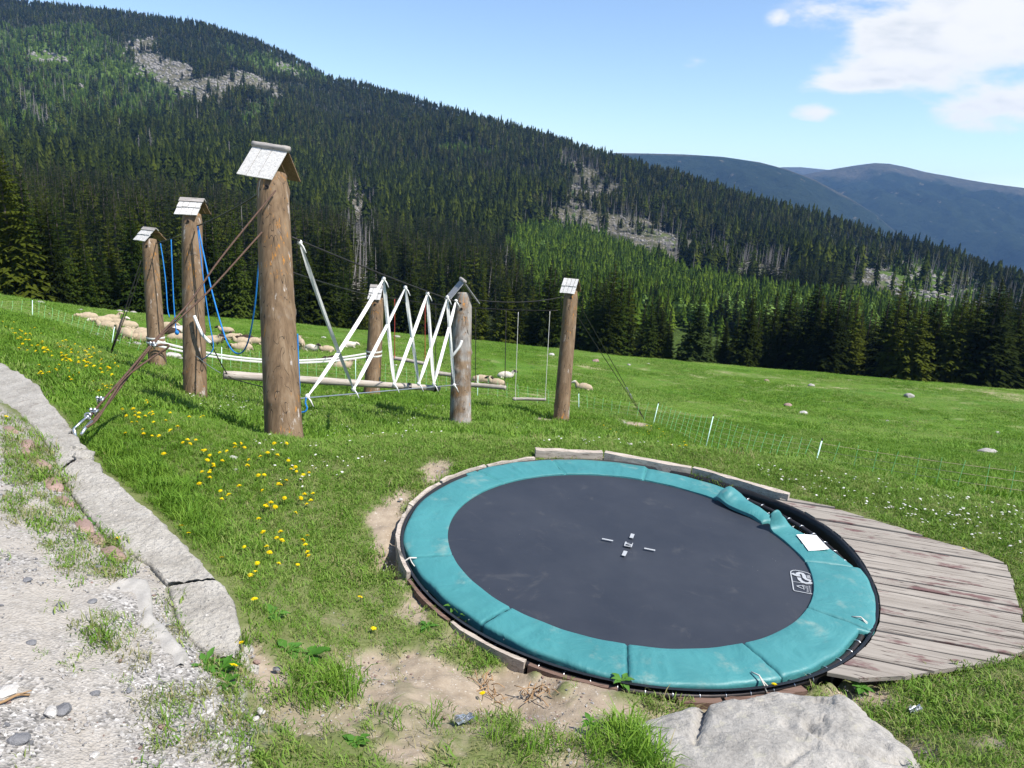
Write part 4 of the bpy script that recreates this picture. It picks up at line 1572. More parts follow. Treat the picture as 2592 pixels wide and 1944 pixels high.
                if lift:
                    hh += lift * (0.35 + 0.65 * mid) * (1.0 - 0.3 * v)
                    r -= 0.03 * lift / 0.17 * (1 - v)
                aa = a
                if curl > 0.02:
                    hh += 0.20 * curl * (0.75 + 0.25 * math.sin(5 * v))
                    aa = a - 0.055 * curl - 0.02 * curl * math.sin(4 * v + 1)
                if v > 0.8 and h < 0.02:
                    r += 0.005 * math.sin(17 * f + ph[5])
                rows.append((r * math.cos(aa), r * math.sin(aa), hh))
            V += rows
        m = len(prof)
        F = [(q * m + k, q * m + k + 1, (q + 1) * m + k + 1, (q + 1) * m + k) for q in range(nu) for k in range(m - 1)]
        # end caps so that lifted cushions show their thickness
        o = len(V)
        for e in (0, nu):
            for k in range(m):
                x, y, z = V[e * m + k]
                V.append((x, y, z - 0.035 if 0 < k < m - 2 else z))
        for e in range(2):
            s0 = (0 if e == 0 else nu) * m
            F += [(s0 + k, s0 + k + 1, o + e * m + k + 1, o + e * m + k) for k in range(m - 1)]
        pad = MB().add(V, F).build('pad', M['teal'], T)
        if fold == 'a':
            pad['label'] = 'teal rim cushion pulled loose and folded up'
        if fold == 'b':
            pad['label'] = 'teal rim cushion slipped inward with its end curled up'
    # white patch on the slipped cushion
    c = [tl(*Z2(*p), off=0.032) for p in ((1112, 571), (1240, 573), (1325, 664), (1190, 673))]
    b = MB()
    q = []
    for i in range(7):
        for j in range(7):
            u, v = i / 6, j / 6
            p = (c[0] * (1 - u) + c[1] * u) * (1 - v) + (c[3] * (1 - u) + c[2] * u) * v
            q.append((p[0], p[1], 0.034 + 0.003 * math.sin(4 * u + 3 * v)))
    b.add(q + [(x, y, z - 0.003) for x, y, z in q], [(i * 7 + j, i * 7 + j + 1, i * 7 + j + 8, i * 7 + j + 7) for i in range(6) for j in range(6)] +
          [(49 + i * 7 + j, 49 + i * 7 + j + 7, 49 + i * 7 + j + 8, 49 + i * 7 + j + 1) for i in range(6) for j in range(6)])
    b.build('white_patch', M['paper'], T)
    # frame tube, springs with hooks, black liner
    th = np.linspace(0, 2 * math.pi, 97)
    rr = 2.005
    MB().tube(np.c_[rr * np.cos(th), rr * np.sin(th), np.full(97, -0.045)], 0.026, 8, cap=False).build('frame_ring', M['frame'], T)
    hx, hy = 0.0, 0.0
    V = []; F = []
    th = np.linspace(0, 2 * math.pi, 121)
    for z, dr in ((0.012, 0.012), (0.012, -0.012), (-0.05, -0.015), (-0.5, -0.05)):
        w = 0.006 * np.sin(th * 60) if z < 0 else 0
        V.append(np.c_[(hole_r(th) + dr - 0.015 + w) * np.cos(th), (hole_r(th) + dr - 0.015 + w) * np.sin(th), np.full(121, z)])
    V.append(np.c_[hx + 0.0 * th, hy + 0.0 * th, np.full(121, -0.44)])
    V = np.concatenate(V)
    for k in range(4):
        F += [(k * 121 + i, k * 121 + i + 1, (k + 1) * 121 + i + 1, (k + 1) * 121 + i) for i in range(120)]
    MB().add(V, F).build('pit_liner', M['liner'], T)
    sp = MB()
    t = np.linspace(0, 1, 40)
    sp.tube(np.c_[1.70 + 0.20 * t, 0.011 * np.cos(t * 70), -0.025 + 0.011 * np.sin(t * 70)], 0.003, 4)
    sp.tube([(1.62, 0, -0.01), (1.70, 0, -0.022)], 0.004, 4)
    a = np.linspace(-2.6, 2.6, 12)
    sp.tube(np.c_[2.0 + 0.033 * np.cos(a), 0.0 * a, -0.05 + 0.033 * np.sin(a)], 0.0045, 5)
    first = None
    for k in range(72):
        if first is None:
            first = sp.build('spring', M['steel'], T); o = first
        else:
            o = first.copy(); COL.objects.link(o); o.parent = T
        o.rotation_euler = (0, 0, 2 * math.pi * k / 72 + 0.02)
    # lashings between cushion and frame
    for pxy in (Z1(150, 745), Z2(838, 1505), Z2(1545, 1150)):
        p = tl(*pxy); a = math.atan2(p[1], p[0]); d = np.array([math.cos(a), math.sin(a)]); s = np.array([-d[1], d[0]])
        q = [np.r_[d * 1.90, 0.03], np.r_[d * 1.96 + s * 0.015, 0.045], np.r_[d * 2.02 + s * 0.02, 0.01], np.r_[d * 2.03 + s * 0.05, -0.06]]
        MB().tube(q, 0.006, 5).tube([q[1], q[1] + [0.02, -0.03, -0.02], q[1] + [0.05, -0.06, -0.04]], 0.005, 5).build('lashing', M['rope_white'], T)


def arc_board(a0, a1, r0, r1, z0, z1, seed):
    rg = np.random.default_rng(seed)
    n = 7
    V = []
    for i in range(n):
        a = a0 + (a1 - a0) * i / (n - 1)
        j = rg.normal(0, 0.004, 4)
        for r, z, q in ((r0, z0, 0), (r1, z0, 1), (r1, z1, 2), (r0, z1, 3)):
            V.append(tw((float(hole_r(a)) + r + j[q]) * math.cos(a), (float(hole_r(a)) + r + j[q]) * math.sin(a), z + (j[q] * 1.5 if z > 0 else 0)))
    F = [(i * 4 + k, i * 4 + (k + 1) % 4, i * 4 + 4 + (k + 1) % 4, i * 4 + 4 + k) for i in range(n - 1) for k in range(4)] + [(3, 2, 1, 0), tuple((n - 1) * 4 + k for k in range(4))]
    return MB().add(V, F)


def build_edging():
    rg = np.random.default_rng(8)
    a = R(112)
    names = ['grey weathered edging board at the far left of the trampoline', 'edging board beside the worn soil left of the trampoline', 'edging board bending round the left end of the trampoline',
             'edging board above the dug-out hole left of the trampoline', 'split edging board below the hole left of the trampoline', 'reddish edging board at the front left of the trampoline',
             'low edging board under the front left cushion of the trampoline', 'sunken edging board in front of the trampoline']
    for i, nm in enumerate(names):
        w = R(rg.uniform(17, 21))
        b = arc_board(a + R(0.4), a + w - R(0.4), 0.004, rg.uniform(0.032, 0.042), -0.25, (0.035 if i < 5 else -0.015) + rg.uniform(-0.01, 0.01), i)
        o = b.build('edging_board', M['edging'] if i not in (5, 7) else M['edging_red'], None, tw(0, 0, 0), smooth=False)
        tag(o, nm, 'board', 'boards edging the trampoline pit')
        a += w
    a = R(272)
    for i, nm in enumerate(['short red-brown timber offcut in the soil in front of the trampoline', 'red-brown timber offcut with chipped end near the boulder', 'last red-brown timber offcut before the yellow dandelion']):
        w = R(8.5)
        b = arc_board(a, a + w * 0.93, 0.0, 0.05, -0.2, -0.035 + 0.006 * i, 20 + i)
        tag(b.build('edging_offcut', M['edging_red'], None, tw(0, 0, 0), smooth=False), nm, 'timber', 'timber offcuts in front of the trampoline')
        a += w
    beams = [((1355, 1160), (1525, 1168), 0.10, 0.09, 'pale square beam at the far edge of the trampoline, left of three'),
             ((1527, 1168), (1746, 1208), 0.105, 0.085, 'middle weathered beam along the far edge of the trampoline'),
             ((1748, 1207), (1990, 1278), 0.11, 0.07, 'long cracked beam from the far edge of the trampoline to the deck')]
    for p, q, hgt, wd, nm in beams:
        A, B = on_plane(*p, off=-0.03), on_plane(*q, off=-0.03)
        d = B - A; L = np.linalg.norm(d); d /= L
        s = np.cross(TN, d)
        b = MB()
        n = 9
        V = []
        for i in range(n):
            c = A + d * L * i / (n - 1) + s * 0.05 + s * RNG.normal(0, 0.004)
            for u, v in ((-1, 0), (1, 0), (1, 1), (-1, 1)):
                V.append(c + s * u * wd / 2 + TN * ((hgt + RNG.normal(0, 0.004)) * v - 0.05 * (1 - v)) + s * RNG.normal(0, 0.002))
        F = [(i * 4 + k, i * 4 + (k + 1) % 4, i * 4 + 4 + (k + 1) % 4, i * 4 + 4 + k) for i in range(n - 1) for k in range(4)] + [(3, 2, 1, 0), tuple((n - 1) * 4 + k for k in range(4))]
        b.add(V, F)
        o = bpy.data.objects.new('timber_beam', None)
        bpy.data.objects.remove(o)
        o = b.build('timber_beam', M['edging'], None, A, smooth=False)
        tag(o, nm, 'beam', 'beams along the far edge of the trampoline')


def clip_poly(poly, n, d):
    """keep the part with n.p <= d"""
    out = []
    for a, b in zip(poly, poly[1:] + poly[:1]):
        fa, fb = n @ a - d, n @ b - d
        if fa <= 0:
            out.append(a)
        if fa * fb < 0:
            out.append(a + (b - a) * fa / (fa - fb))
    return out


def build_deck():
    T = empty('wooden_deck', (0, 0, 0))
    T.matrix_world = tmat()
    tag(T, 'worn plank deck with flaking maroon paint on the right of the trampoline', 'deck')
    g = [(2126, 1360), (2537, 1440), (2222, 1557), (2592, 1620), (2171, 1606), (2592, 1673)]
    ds = []
    for i in (0, 2, 4):
        v = tl(*g[i + 1]) - tl(*g[i]); ds.append(v / np.linalg.norm(v))
    d = np.mean(ds, 0); d /= np.linalg.norm(d)
    nrm = np.array([-d[1], d[0]])
    outer = [tl(*p) for p in ((1980, 1262), (2120, 1290), (2470, 1402), (2542, 1424), (2575, 1520), (2610, 1652), (2500, 1682), (2330, 1708), (2220, 1733), (2050, 1702), (1950, 1560), (1930, 1300))]
    lo = min(p @ nrm for p in outer); hi = max(p @ nrm for p in outer)
    rg = np.random.default_rng(4)
    y = lo
    k = 0
    while y < hi - 0.02:
        w = rg.uniform(0.115, 0.15)
        y0, y1 = y + 0.010, min(y + w - 0.010, hi)
        y += w
        # outer outline cut to this strip, then the bite of the pit
        poly = [p for p in outer]
        poly = clip_poly(poly, nrm, y1); poly = clip_poly(poly, -nrm, -y0)
        if len(poly) < 3:
            continue
        xs = [p @ d for p in poly]
        x1 = max(xs)
        xs_ = np.linspace(0.0, 3.4, 500)

        def inner(yy):
            pp = np.outer(xs_, d) + nrm * yy
            out = np.hypot(pp[:, 0], pp[:, 1]) > hole_r(np.arctan2(pp[:, 1], pp[:, 0])) + 0.012
            ins = np.where(~out)[0]
            return xs_[ins[-1]] if len(ins) else None
        i0, i1 = inner(y0), inner(y1)
        xl0 = max(min(xs), i0) if i0 is not None else min(xs)
        xl1 = max(min(xs), i1) if i1 is not None else min(xs)
        # right hand ends at each edge
        def right(yy):
            e = [p for p in poly]
            r = []
            for a, b in zip(e, e[1:] + e[:1]):
                fa, fb = a @ nrm - yy, b @ nrm - yy
                if abs(fa) < 1e-6:
                    r.append(a @ d)
                if fa * fb < 0:
                    r.append((a + (b - a) * fa / (fa - fb)) @ d)
            return max(r) if r else x1
        xr0, xr1 = right(y0 + 1e-4), right(y1 - 1e-4)
        jit = rg.normal(0, 0.012)
        if xr0 - xl0 < 0.08 and xr1 - xl1 < 0.08:
            continue
        xr0, xr1 = max(xr0, xl0 + 0.05), max(xr1, xl1 + 0.05)
        zt = 0.018 + rg.normal(0, 0.003)
        tilt = rg.normal(0, 0.003)
        V = []
        n = 10
        for i in range(n):
            f = i / (n - 1)
            a0 = (xl0 + (xr0 + jit - xl0) * f); a1 = (xl1 + (xr1 + jit - xl1) * f)
            warp = 0.003 * math.sin(f * 3 + k)
            ch = 0.004
            for (x, yy, z) in ((a0, y0, zt - 0.03), (a0, y0, zt - ch), (a0, y0 + ch, zt), (a1, y1 - ch, zt + tilt), (a1, y1, zt - ch + tilt), (a1, y1, zt - 0.03)):
                p = d * x + nrm * yy
                V.append((p[0], p[1], z + warp))
        m = 6
        F = [(i * m + q, i * m + q + 1, i * m + m + q + 1, i * m + m + q) for i in range(n - 1) for q in range(m - 1)]
        F += [tuple(range(m)), tuple((n - 1) * m + q for q in range(m - 1, -1, -1))]
        # mesh in the plank's own axes so that the grain runs along it
        V = np.array(V)
        a = math.atan2(d[1], d[0])
        c, s = math.cos(-a), math.sin(-a)
        o0 = V.mean(0)
        W = V - o0
        W = np.c_[W[:, 0] * c - W[:, 1] * s, W[:, 0] * s + W[:, 1] * c, W[:, 2]]
        o = MB().add(W, F).build('plank', M['deck'], T, smooth=False)
        o.location = tuple(o0)
        o.rotation_euler = (0, 0, a)
        k += 1


# ------------------------------------------------------------------ posts with little shingle roofs
def roof(T, base, top, yaw, L, S, pitch, rows, cols, mats, roll=0.0, cap='log', seed=0):
    """base: origin of the thing, top: middle of the ridge"""
    rg = np.random.default_rng(seed)
    rot = Matrix.Rotation(yaw, 4, 'Z') @ Matrix.Rotation(roll, 4, 'Y')
    mw = Matrix.Translation(Vector(top) - Vector(base)) @ rot

    def put(o):
        o.matrix_basis = mw @ Matrix.Translation(o.location)
    front, back, ridge = mats
    cp, spn = math.cos(pitch), math.sin(pitch)
    for side, mt in ((-1, front), (1, back)):
        for r in range(rows):
            s0 = S * r / rows - (0.02 if r else 0.0); s1 = S * (r + 1) / rows + (0.012 if r < rows - 1 else 0)
            ws = rg.uniform(0.75, 1.3, cols); ws = ws / ws.sum() * L
            x = -L / 2
            for c in range(cols):
                w = ws[c] - 0.010
                e = s1 + rg.normal(0, 0.006)
                th = 0.016
                lift = 0.016 * (rows - 1 - r) * 0 + (0.014 if r < rows - 1 else 0.0) + rg.normal(0, 0.002)
                V = []
                for (u, v, h) in ((0, s0, 0), (w, s0, 0), (w, e, 0), (0, e, 0), (0, s0, th * 0.7), (w, s0, th * 0.7), (w, e, th), (0, e, th)):
                    hh = h + lift * (0.3 if v == s0 else 1.0)
                    V.append((u - w / 2, v * cp + hh * spn, -v * spn + hh * cp))
                V = np.array(V)
                V[:, 1] *= side
                F = [(0, 3, 2, 1), (4, 5, 6, 7), (0, 1, 5, 4), (1, 2, 6, 5), (2, 3, 7, 6), (3, 0, 4, 7)]
                if side < 0:
                    F = [f[::-1] for f in F]
                o = MB().add(V, F).build('shingle', mt, T, smooth=False)
                o.location = (x + w / 2, 0, 0)
                put(o)
                x += ws[c]
    if cap == 'log':
        n = 10
        p = np.c_[np.linspace(-L / 2 - 0.01, L / 2 + 0.01, n), np.zeros(n), np.full(n, 0.022)]
        rr = 0.042 * (L / 0.55) * (1 + rg.normal(0, 0.05, n))
        o = MB().tube(p, rr, 9).build('ridge_cap', ridge, T)
        put(o)
    elif cap == 'board':
        b = MB()
        for side in (-1, 1):
            w = 0.09
            ax = np.array([[1, 0, 0], [0, side * cp, -spn], [0, side * spn, cp]])
            b.box(np.array([0, side * cp * w / 2, -spn * w / 2 + 0.04]), (L + 0.02, w, 0.016), ax)
        o = b.build('ridge_cap', ridge, T, smooth=False)
        put(o)


def post(px_b, py_b, D, px_t, py_t, dia, yaw, L, S, mats, wood, label, rows=2, cols=4, pitch=R(48), roll=0.0, cap='board', seed=0, Dt=None, knots=10, taper=0.86, bury=0.4, drop=0.0):
    B = P(px_b, py_b, D)
    Tt = P(px_t, py_t, Dt or D)
    T = empty('wooden_post', B)
    tag(T, label, 'post', 'log posts of the rope playground')
    rg = np.random.default_rng(seed)
    ax = (Tt - B); H = np.linalg.norm(ax); ax /= H
    n, seg = 90, 32
    V = []
    kn = [(rg.uniform(0.05, 0.95) * H, rg.uniform(0, 6.28), rg.uniform(0.03, 0.055), rg.uniform(0.010, 0.024)) for _ in range(int(knots * 1.3))]
    a0 = np.cross(ax, [0, 1, 0]); a0 /= np.linalg.norm(a0); b0 = np.cross(ax, a0)
    zz = np.linspace(-bury, H - (0.085 + dia / 2 * taper * math.tan(pitch) * 1.08 if abs(math.degrees(yaw)) < 60 else 0.24), n)
    th = np.linspace(0, 2 * np.pi, seg, endpoint=False)
    for z in zz:
        f = max(0, z) / H
        r = dia / 2 * (1.04 - (1.04 - taper) * f + 0.05 * math.exp(-max(z, 0) / 0.12))
        r *= 1 - 0.13 * float(sstep(z, H - S * math.sin(pitch) - 0.16, H - S * math.sin(pitch) + 0.02)) * (rows > 0)
        rr = r * (1 + 0.012 * np.sin(3 * th + seed) + 0.008 * np.sin(7 * th + z * 2.0))
        for kz, ka, kw, kh in kn:
            dz = (z - kz) / (kw * 1.25)
            if abs(dz) < 3:
                da = (np.mod(th - ka + np.pi, 2 * np.pi) - np.pi) * r / kw
                rr = rr + kh * np.exp(-(da * da + dz * dz))
        c = ax * z + 0.008 * np.array([math.sin(z * 1.1 + seed), math.cos(z * 0.9), 0])
        V.append(c + np.outer(np.cos(th) * rr, a0) + np.outer(np.sin(th) * rr, b0))
    V = np.concatenate(V)
    F = [(i * seg + j, i * seg + (j + 1) % seg, (i + 1) * seg + (j + 1) % seg, (i + 1) * seg + j) for i in range(n - 1) for j in range(seg)]
    F.append(tuple((n - 1) * seg + j for j in range(seg)))
    MB().add(V, F).build('log', wood, T)
    if rows:
        roof(T, B, Tt, yaw, L, S, pitch, rows, cols, mats, roll, cap, seed)
    # eye bolt for the cable
    p = ax * (H - S * math.sin(pitch) - 0.12) - np.array([0, dia / 2 * 0.86, 0])
    MB().tube([p + (0, 0.04, 0), p + (0, -0.03, 0)], 0.014, 8).tube(p + np.c_[0.022 * np.cos(np.linspace(0, 6.28, 12)), np.full(12, -0.03), 0.022 * np.sin(np.linspace(0, 6.28, 12))], 0.007, 5).build('eye_bolt', M['frame'], T)
    return B, Tt, ax, H


SHW = (M['shingle'], M['shingle_dark'], M['ridge'])
SHG = (M['shingle_grey'], M['shingle_grey'], M['ridge'])
POSTS = {}


def build_posts():
    POSTS[3] = post(718, 1108, 9.6, 686, 376, 0.455, R(-17), 0.53, 0.49, SHW, M['post'], 'tallest nearest log post with white three-board roof and rusty guy cables', rows=1, cols=3, cap='log', roll=R(5), pitch=R(50), seed=3, knots=16, bury=0.6)
    POSTS[2] = post(493, 1021, 13.2, 487, 507, 0.385, R(-2), 0.42, 0.37, SHW, M['post'], 'log post with flat-on white shingle roof and blue rope tied near its top', seed=2, knots=8, pitch=R(42))
    POSTS[1] = post(399, 948, 17.0, 379, 580, 0.375, R(-28), 0.42, 0.38, SHW, M['post_plain'], 'log post farthest left with small two-row shingle roof and white straps round its foot', seed=1, knots=4, pitch=R(42))
    POSTS[4] = post(1166, 1070, 15.0, 1171, 712, 0.42, R(104), 0.50, 0.52, SHG, M['post_grey'], 'grey gnarled log post whose gable roof shows its open end', rows=1, cols=3, cap='log', seed=4, knots=12, pitch=R(52))
    POSTS[5] = post(1421, 1060, 18.0, 1447, 706, 0.36, R(-20), 0.38, 0.44, SHW, M['post_plain'], 'right-hand slim log post leaning slightly under a small shingle roof', seed=5, knots=3, pitch=R(48), cap=None, taper=0.95)
    POSTS[6] = post(941, 999, 19.0, 955, 725, 0.40, R(-6), 0.34, 0.42, SHW, M['post_plain'], 'log post standing behind the white zigzag straps', seed=6, knots=3, pitch=R(48))


# ------------------------------------------------------------------ cables, ropes, straps, logs
def interp_D(p, a, b, Da, Db):
    """depth along a straight 3-D line whose ends are seen at pixels a and b"""
    f = np.linalg.norm(np.subtract(p, a)) / np.linalg.norm(np.subtract(b, a))
    return 1 / ((1 - f) / Da + f / Db)


def sagline(A, B, sag, n=24):
    t = np.linspace(0, 1, n)[:, None]
    p = np.asarray(A) * (1 - t) + np.asarray(B) * t
    p[:, 2] -= (sag * 4 * t * (1 - t))[:, 0]
    return p


def rope(name, pts, rad, mat, label, cat, group=None, seg=6):
    o = MB().tube(pts, rad, seg).build(name, mat, None, pts[0])
    return tag(o, label, cat, group)


def smooth_path(pts, n=40):
    """Catmull-Rom through 3-D points"""
    p = np.asarray(pts, float)
    p = np.concatenate([[2 * p[0] - p[1]], p, [2 * p[-1] - p[-2]]])
    out = []
    m = len(p) - 3
    k = max(2, n // m)
    for i in range(m):
        for t in np.linspace(0, 1, k, endpoint=(i == m - 1)):
            a, b, c, d = p[i:i + 4]
            out.append(0.5 * (2 * b + (c - a) * t + (2 * a - 5 * b + 4 * c - d) * t * t + (3 * b - a - 3 * c + d) * t ** 3))
    return np.array(out)


def strap_strip(b, pts, w, th=0.004, twist=0.0, side=None, gather=True):
    """webbing band through points; narrow where it is knotted at the ends"""
    pts = np.asarray(pts, float)
    n = len(pts)
    t = np.gradient(pts, axis=0); t /= np.linalg.norm(t, axis=1)[:, None]
    V = []
    for i in range(n):
        f = i / (n - 1)
        ref = np.array([1.0, 0.12, 0.0]) if side is None else side
        s = ref - t[i] * (ref @ t[i]); s /= np.linalg.norm(s)
        nn = np.cross(t[i], s)
        a = twist * (f - 0.3)
        s2 = s * math.cos(a) + nn * math.sin(a)
        n2 = np.cross(t[i], s2)
        ww = w * (0.45 + 0.55 * min(1, f * 7, (1 - f) * 7)) if gather else w
        fold = 0.012 * math.sin(f * 9 + 1) if gather else 0
        V += [pts[i] - s2 * ww / 2, pts[i] - n2 * (th + fold) , pts[i] + s2 * ww / 2, pts[i] + n2 * (th - fold) ]
    F = [(i * 4 + k, i * 4 + (k + 1) % 4, i * 4 + 4 + (k + 1) % 4, i * 4 + 4 + k) for i in range(n - 1) for k in range(4)] + [(3, 2, 1, 0), tuple((n - 1) * 4 + k for k in range(4))]
    b.add(V, F)


def build_ropes():
    c = lambda A, B, rad, m, label, sag=0.0, cat='cable', nm='steel_cable', grp='cables between the posts': rope(nm, sagline(A, B, sag), rad, m, label, cat, grp)
    P3t, P2t, P1t = P(660, 488, 9.65), P(499, 572, 13.0), P(394, 616, 17.0)
    c(P3t, P2t, 0.012, M['cable'], 'dark cable from the tallest post to the post with the blue rope', 0.03)
    c(P2t + (0, 0.25, 0), P1t, 0.012, M['cable'], 'dark cable between the two left posts carrying two short blue ropes', 0.03)
    U0, U1 = (738, 600), (1168, 768)
    D3, D4 = 9.7, 14.85
    c(P(*U0, D3), P(*U1, D4), 0.012, M['cable'], 'dark upper cable over the white zigzag straps', 0.03)
    c(P(1190, 757, 14.9), P(1430, 750, 17.9), 0.010, M['cable'], 'upper cable between the two right posts', 0.10)
    c(P(742, 690, 9.8), P(940, 748, 18.9), 0.009, M['cable'], 'thin cable from the tallest post to the post behind the straps', 0.02)
    P6e, P5e = P(962, 750, 18.9), P(1412, 786, 18.0)
    c(P6e, P5e, 0.010, M['cable'], 'lower cable carrying the hanging swing logs', 0.10)
    L0, L1 = (722, 1012), (1160, 974)
    c(P(*L0, 9.75), P(*L1, 14.75), 0.011, M['steel'], 'pale lower wire that holds the zigzag straps down', 0.0)
    # zigzag straps
    top = {0: (759, 614), 1: (971, 706), 2: (1026, 728), 3: (1082, 743), 4: (1132, 753), 5: (1154, 762)}
    bot = {0: (778, 1004), 1: (895, 985), 2: (998, 973), 3: (1060, 971), 4: (1098, 972), 5: (1150, 975)}

    def up(k):
        p = top[k]; return P(*p, interp_D(p, U0, U1, D3, D4))

    def lo(k):
        p = bot[k]; return P(*p, interp_D(p, L0, L1, 9.75, 14.75))
    for nm, seq, wd, lab in (('webbing_strap', [lo(0), up(1), lo(2), up(3), lo(4), up(5)], 0.060, 'white webbing strap zigzagging from the knot beside the tallest post'),
                             ('webbing_strap', [up(0), lo(1), up(2), lo(3), up(4), lo(5)], 0.060, 'white webbing strap that starts high beside the tallest post and zigzags right')):
        T = empty(nm, seq[0])
        tag(T, lab, 'strap', 'white zigzag straps')
        for i in range(len(seq) - 1):
            b = MB()
            A, B = seq[i], seq[i + 1]
            off = (B - A); off[2] = 0
            pts = sagline(A, B, 0.03 + 0.03 * (i == 0), 22)
            strap_strip(b, pts, wd, 0.005, twist=0.7 * (-1) ** i)
            b.build('band', M['strap'], T, A if False else seq[0], smooth=False)
        for q in seq:
            b = MB()
            ico = ico_verts(2)
            b.add(ico[0] * (0.035, 0.03, 0.04) * (1 + RNG.normal(0, 0.08, (len(ico[0]), 1))) + q, ico[1])
            b.tube([q, q + (0.05, -0.02, -0.05), q + (0.09, -0.03, -0.13)], [0.014, 0.012, 0.008], 5)
            b.build('knot', M['strap'], T, seq[0])
    # two long straps from the left post to the post behind
    A, B = P(404, 858, 16.85), P(936, 891, 18.85)
    for k, (dz, lab) in enumerate(((0.0, 'upper white slack strap running low from the left post to the rear post'), (-0.10, 'lower white slack strap running low from the left post to the rear post'))):
        T = empty('slack_strap', A)
        tag(T, lab, 'strap', 'white slack straps')
        b = MB()
        strap_strip(b, sagline(A + (0, -0.2, dz), B + (-0.05, -0.2, dz * 0.8), 0.30 - 0.03 * k, 40), 0.045, 0.005, side=np.array([0, 0.2, 1.0]), gather=False)
        b.build('band', M['strap'], T, A, smooth=False)
        for q, r in ((POSTS[1], 0.195), (POSTS[6], 0.205)):
            e = A if q is POSTS[1] else B
            th = np.linspace(0, 6.283, 25)
            cc = q[0] + q[2] * ((e[2] + dz - q[0][2]) / q[2][2])
            b = MB()
            strap_strip(b, np.c_[cc[0] + r * np.cos(th), cc[1] + r * np.sin(th), np.full(25, cc[2])], 0.045, 0.005, side=np.array([0, 0, 1.0]), gather=False)
            b.build('loop', M['strap'], T, A, smooth=False)
    # strap end tied on the second post
    s = [P(492, 800, 12.95), P(505, 832, 12.9), P(515, 850, 12.9), P(533, 868, 12.9)]
    b = MB().tube(smooth_path(s, 16), [0.03, 0.035, 0.02, 0.035] * 4 if False else 0.03, 6)
    tag(b.build('tied_strap', M['strap'], None, s[0]), 'twisted white strap end tied to the post with the blue rope', 'strap')
    s = [P(1142, 905, 14.7), P(1152, 892, 14.68), P(1163, 877, 14.68), P(1169, 862, 14.7)]
    tag(MB().tube(smooth_path(s, 16), 0.028, 6).build('tied_strap', M['strap'], None, s[0]), 'dirty white strap knot on the grey gnarled post', 'strap')
    rope('thin_cord', sagline(P(533, 868, 12.9), P(578, 952, 13.4), 0.02), 0.010, M['cable'], 'dark cord holding up the left end of the long log', 'cord', 'cords of the long log')
    rope('thin_cord', smooth_path([P(578, 952, 13.3), P(600, 962, 13.3), P(680, 982, 12.9), P(735, 984, 12.4)], 20), 0.009, M['cable'], 'slack dark cord trailing from the long log to behind the tallest post', 'cord', 'cords of the long log')
    rope('thin_cord', sagline(P(498, 902, 13.0), P(560, 945, 13.4), 0.02), 0.007, M['steel'], 'thin grey wire from the post with the blue rope to the long log', 'cord', 'cords of the long log')
    # blue ropes
    g = 'blue climbing ropes'
    b1 = [P(406, 616, 16.6), P(413, 660, 16.6), P(420, 720, 16.6), P(424, 780, 16.6), P(429, 803, 16.6)]
    rope('blue_rope', smooth_path(b1), 0.012, M['blue'], 'short blue rope hanging free beside the leftmost post', 'rope', g)
    b2 = [P(433, 606, 15.9), P(436, 680, 15.9), P(440, 770, 15.9), P(446, 838, 15.9), P(448, 842, 15.9)]
    o = rope('blue_rope', smooth_path(b2), 0.012, M['blue'], 'straight blue rope with a knot at its lower end', 'rope', g)
    ico = ico_verts(2)
    MB().add(ico[0] * (0.045, 0.045, 0.055) + b2[-1], ico[1]).build('knot', M['blue'], o, b2[0])
    b3 = [P(500, 573, 12.9), P(507, 640, 12.9), P(519, 740, 12.9), P(531, 820, 12.9), P(540, 872, 12.9), P(536, 890, 12.9), P(524, 902, 12.95), P(512, 910, 13.1)]
    rope('blue_rope', smooth_path(b3), 0.009, M['blue'], 'thin blue rope falling along the post and curling behind its foot', 'rope', g)
    b4 = [P(501, 573, 12.85), P(517, 650, 12.8), P(537, 740, 12.7), P(566, 842, 12.4), P(583, 880, 12.2), P(601, 895, 12.0), P(618, 886, 11.7), P(632, 850, 11.4), P(645, 775, 11.1), P(652, 700, 10.9), P(657, 640, 10.7), P(660, 540, 10.3)]
    rope('blue_rope', smooth_path(b4, 66), 0.0125, M['blue'], 'long blue rope sagging in a deep loop between two posts', 'rope', g)
    b5 = [P(753, 845, 9.75), P(755, 900, 9.75), P(757, 950, 9.75), P(759, 1000, 9.75)]
    rope('blue_rope', smooth_path(b5), 0.010, M['blue'], 'blue rope running straight down the right side of the tallest post', 'rope', g)
    b6 = [P(775, 1006, 9.8), P(773, 1020, 9.8), P(777, 1032, 9.8), P(773, 1041, 9.8), P(763, 1044, 9.8)]
    rope('blue_rope', smooth_path(b6), 0.012, M['blue'], 'short blue rope end hooking under the strap knot near the grass', 'rope', g)
    # logs
    g = 'logs hung as beams and swings'

    def log(a, b_, Da, Db, r0, r1, lab, hang=(), mat=M['log']):
        A, B = P(*a, Da), P(*b_, Db)
        T = empty('hanging_log', A)
        tag(T, lab, 'log', g)
        d = B - A
        L = np.linalg.norm(d)
        n = 26
        t = np.linspace(0, 1, n)[:, None]
        rr = np.linspace(r0, r1, n) * (1 + 0.05 * np.sin(np.arange(n) * 1.3) * RNG.uniform(0.5, 1, n))
        rr[0] *= 0.93; rr[-1] *= 0.85
        local = np.c_[np.linspace(0, L, n), 0.012 * np.sin(np.linspace(0, 5, n)), np.zeros(n)]
        o = MB().tube(local, rr, 12).build('beam', mat, T)
        o.rotation_euler = Vector(d).to_track_quat('X', 'Z').to_euler()
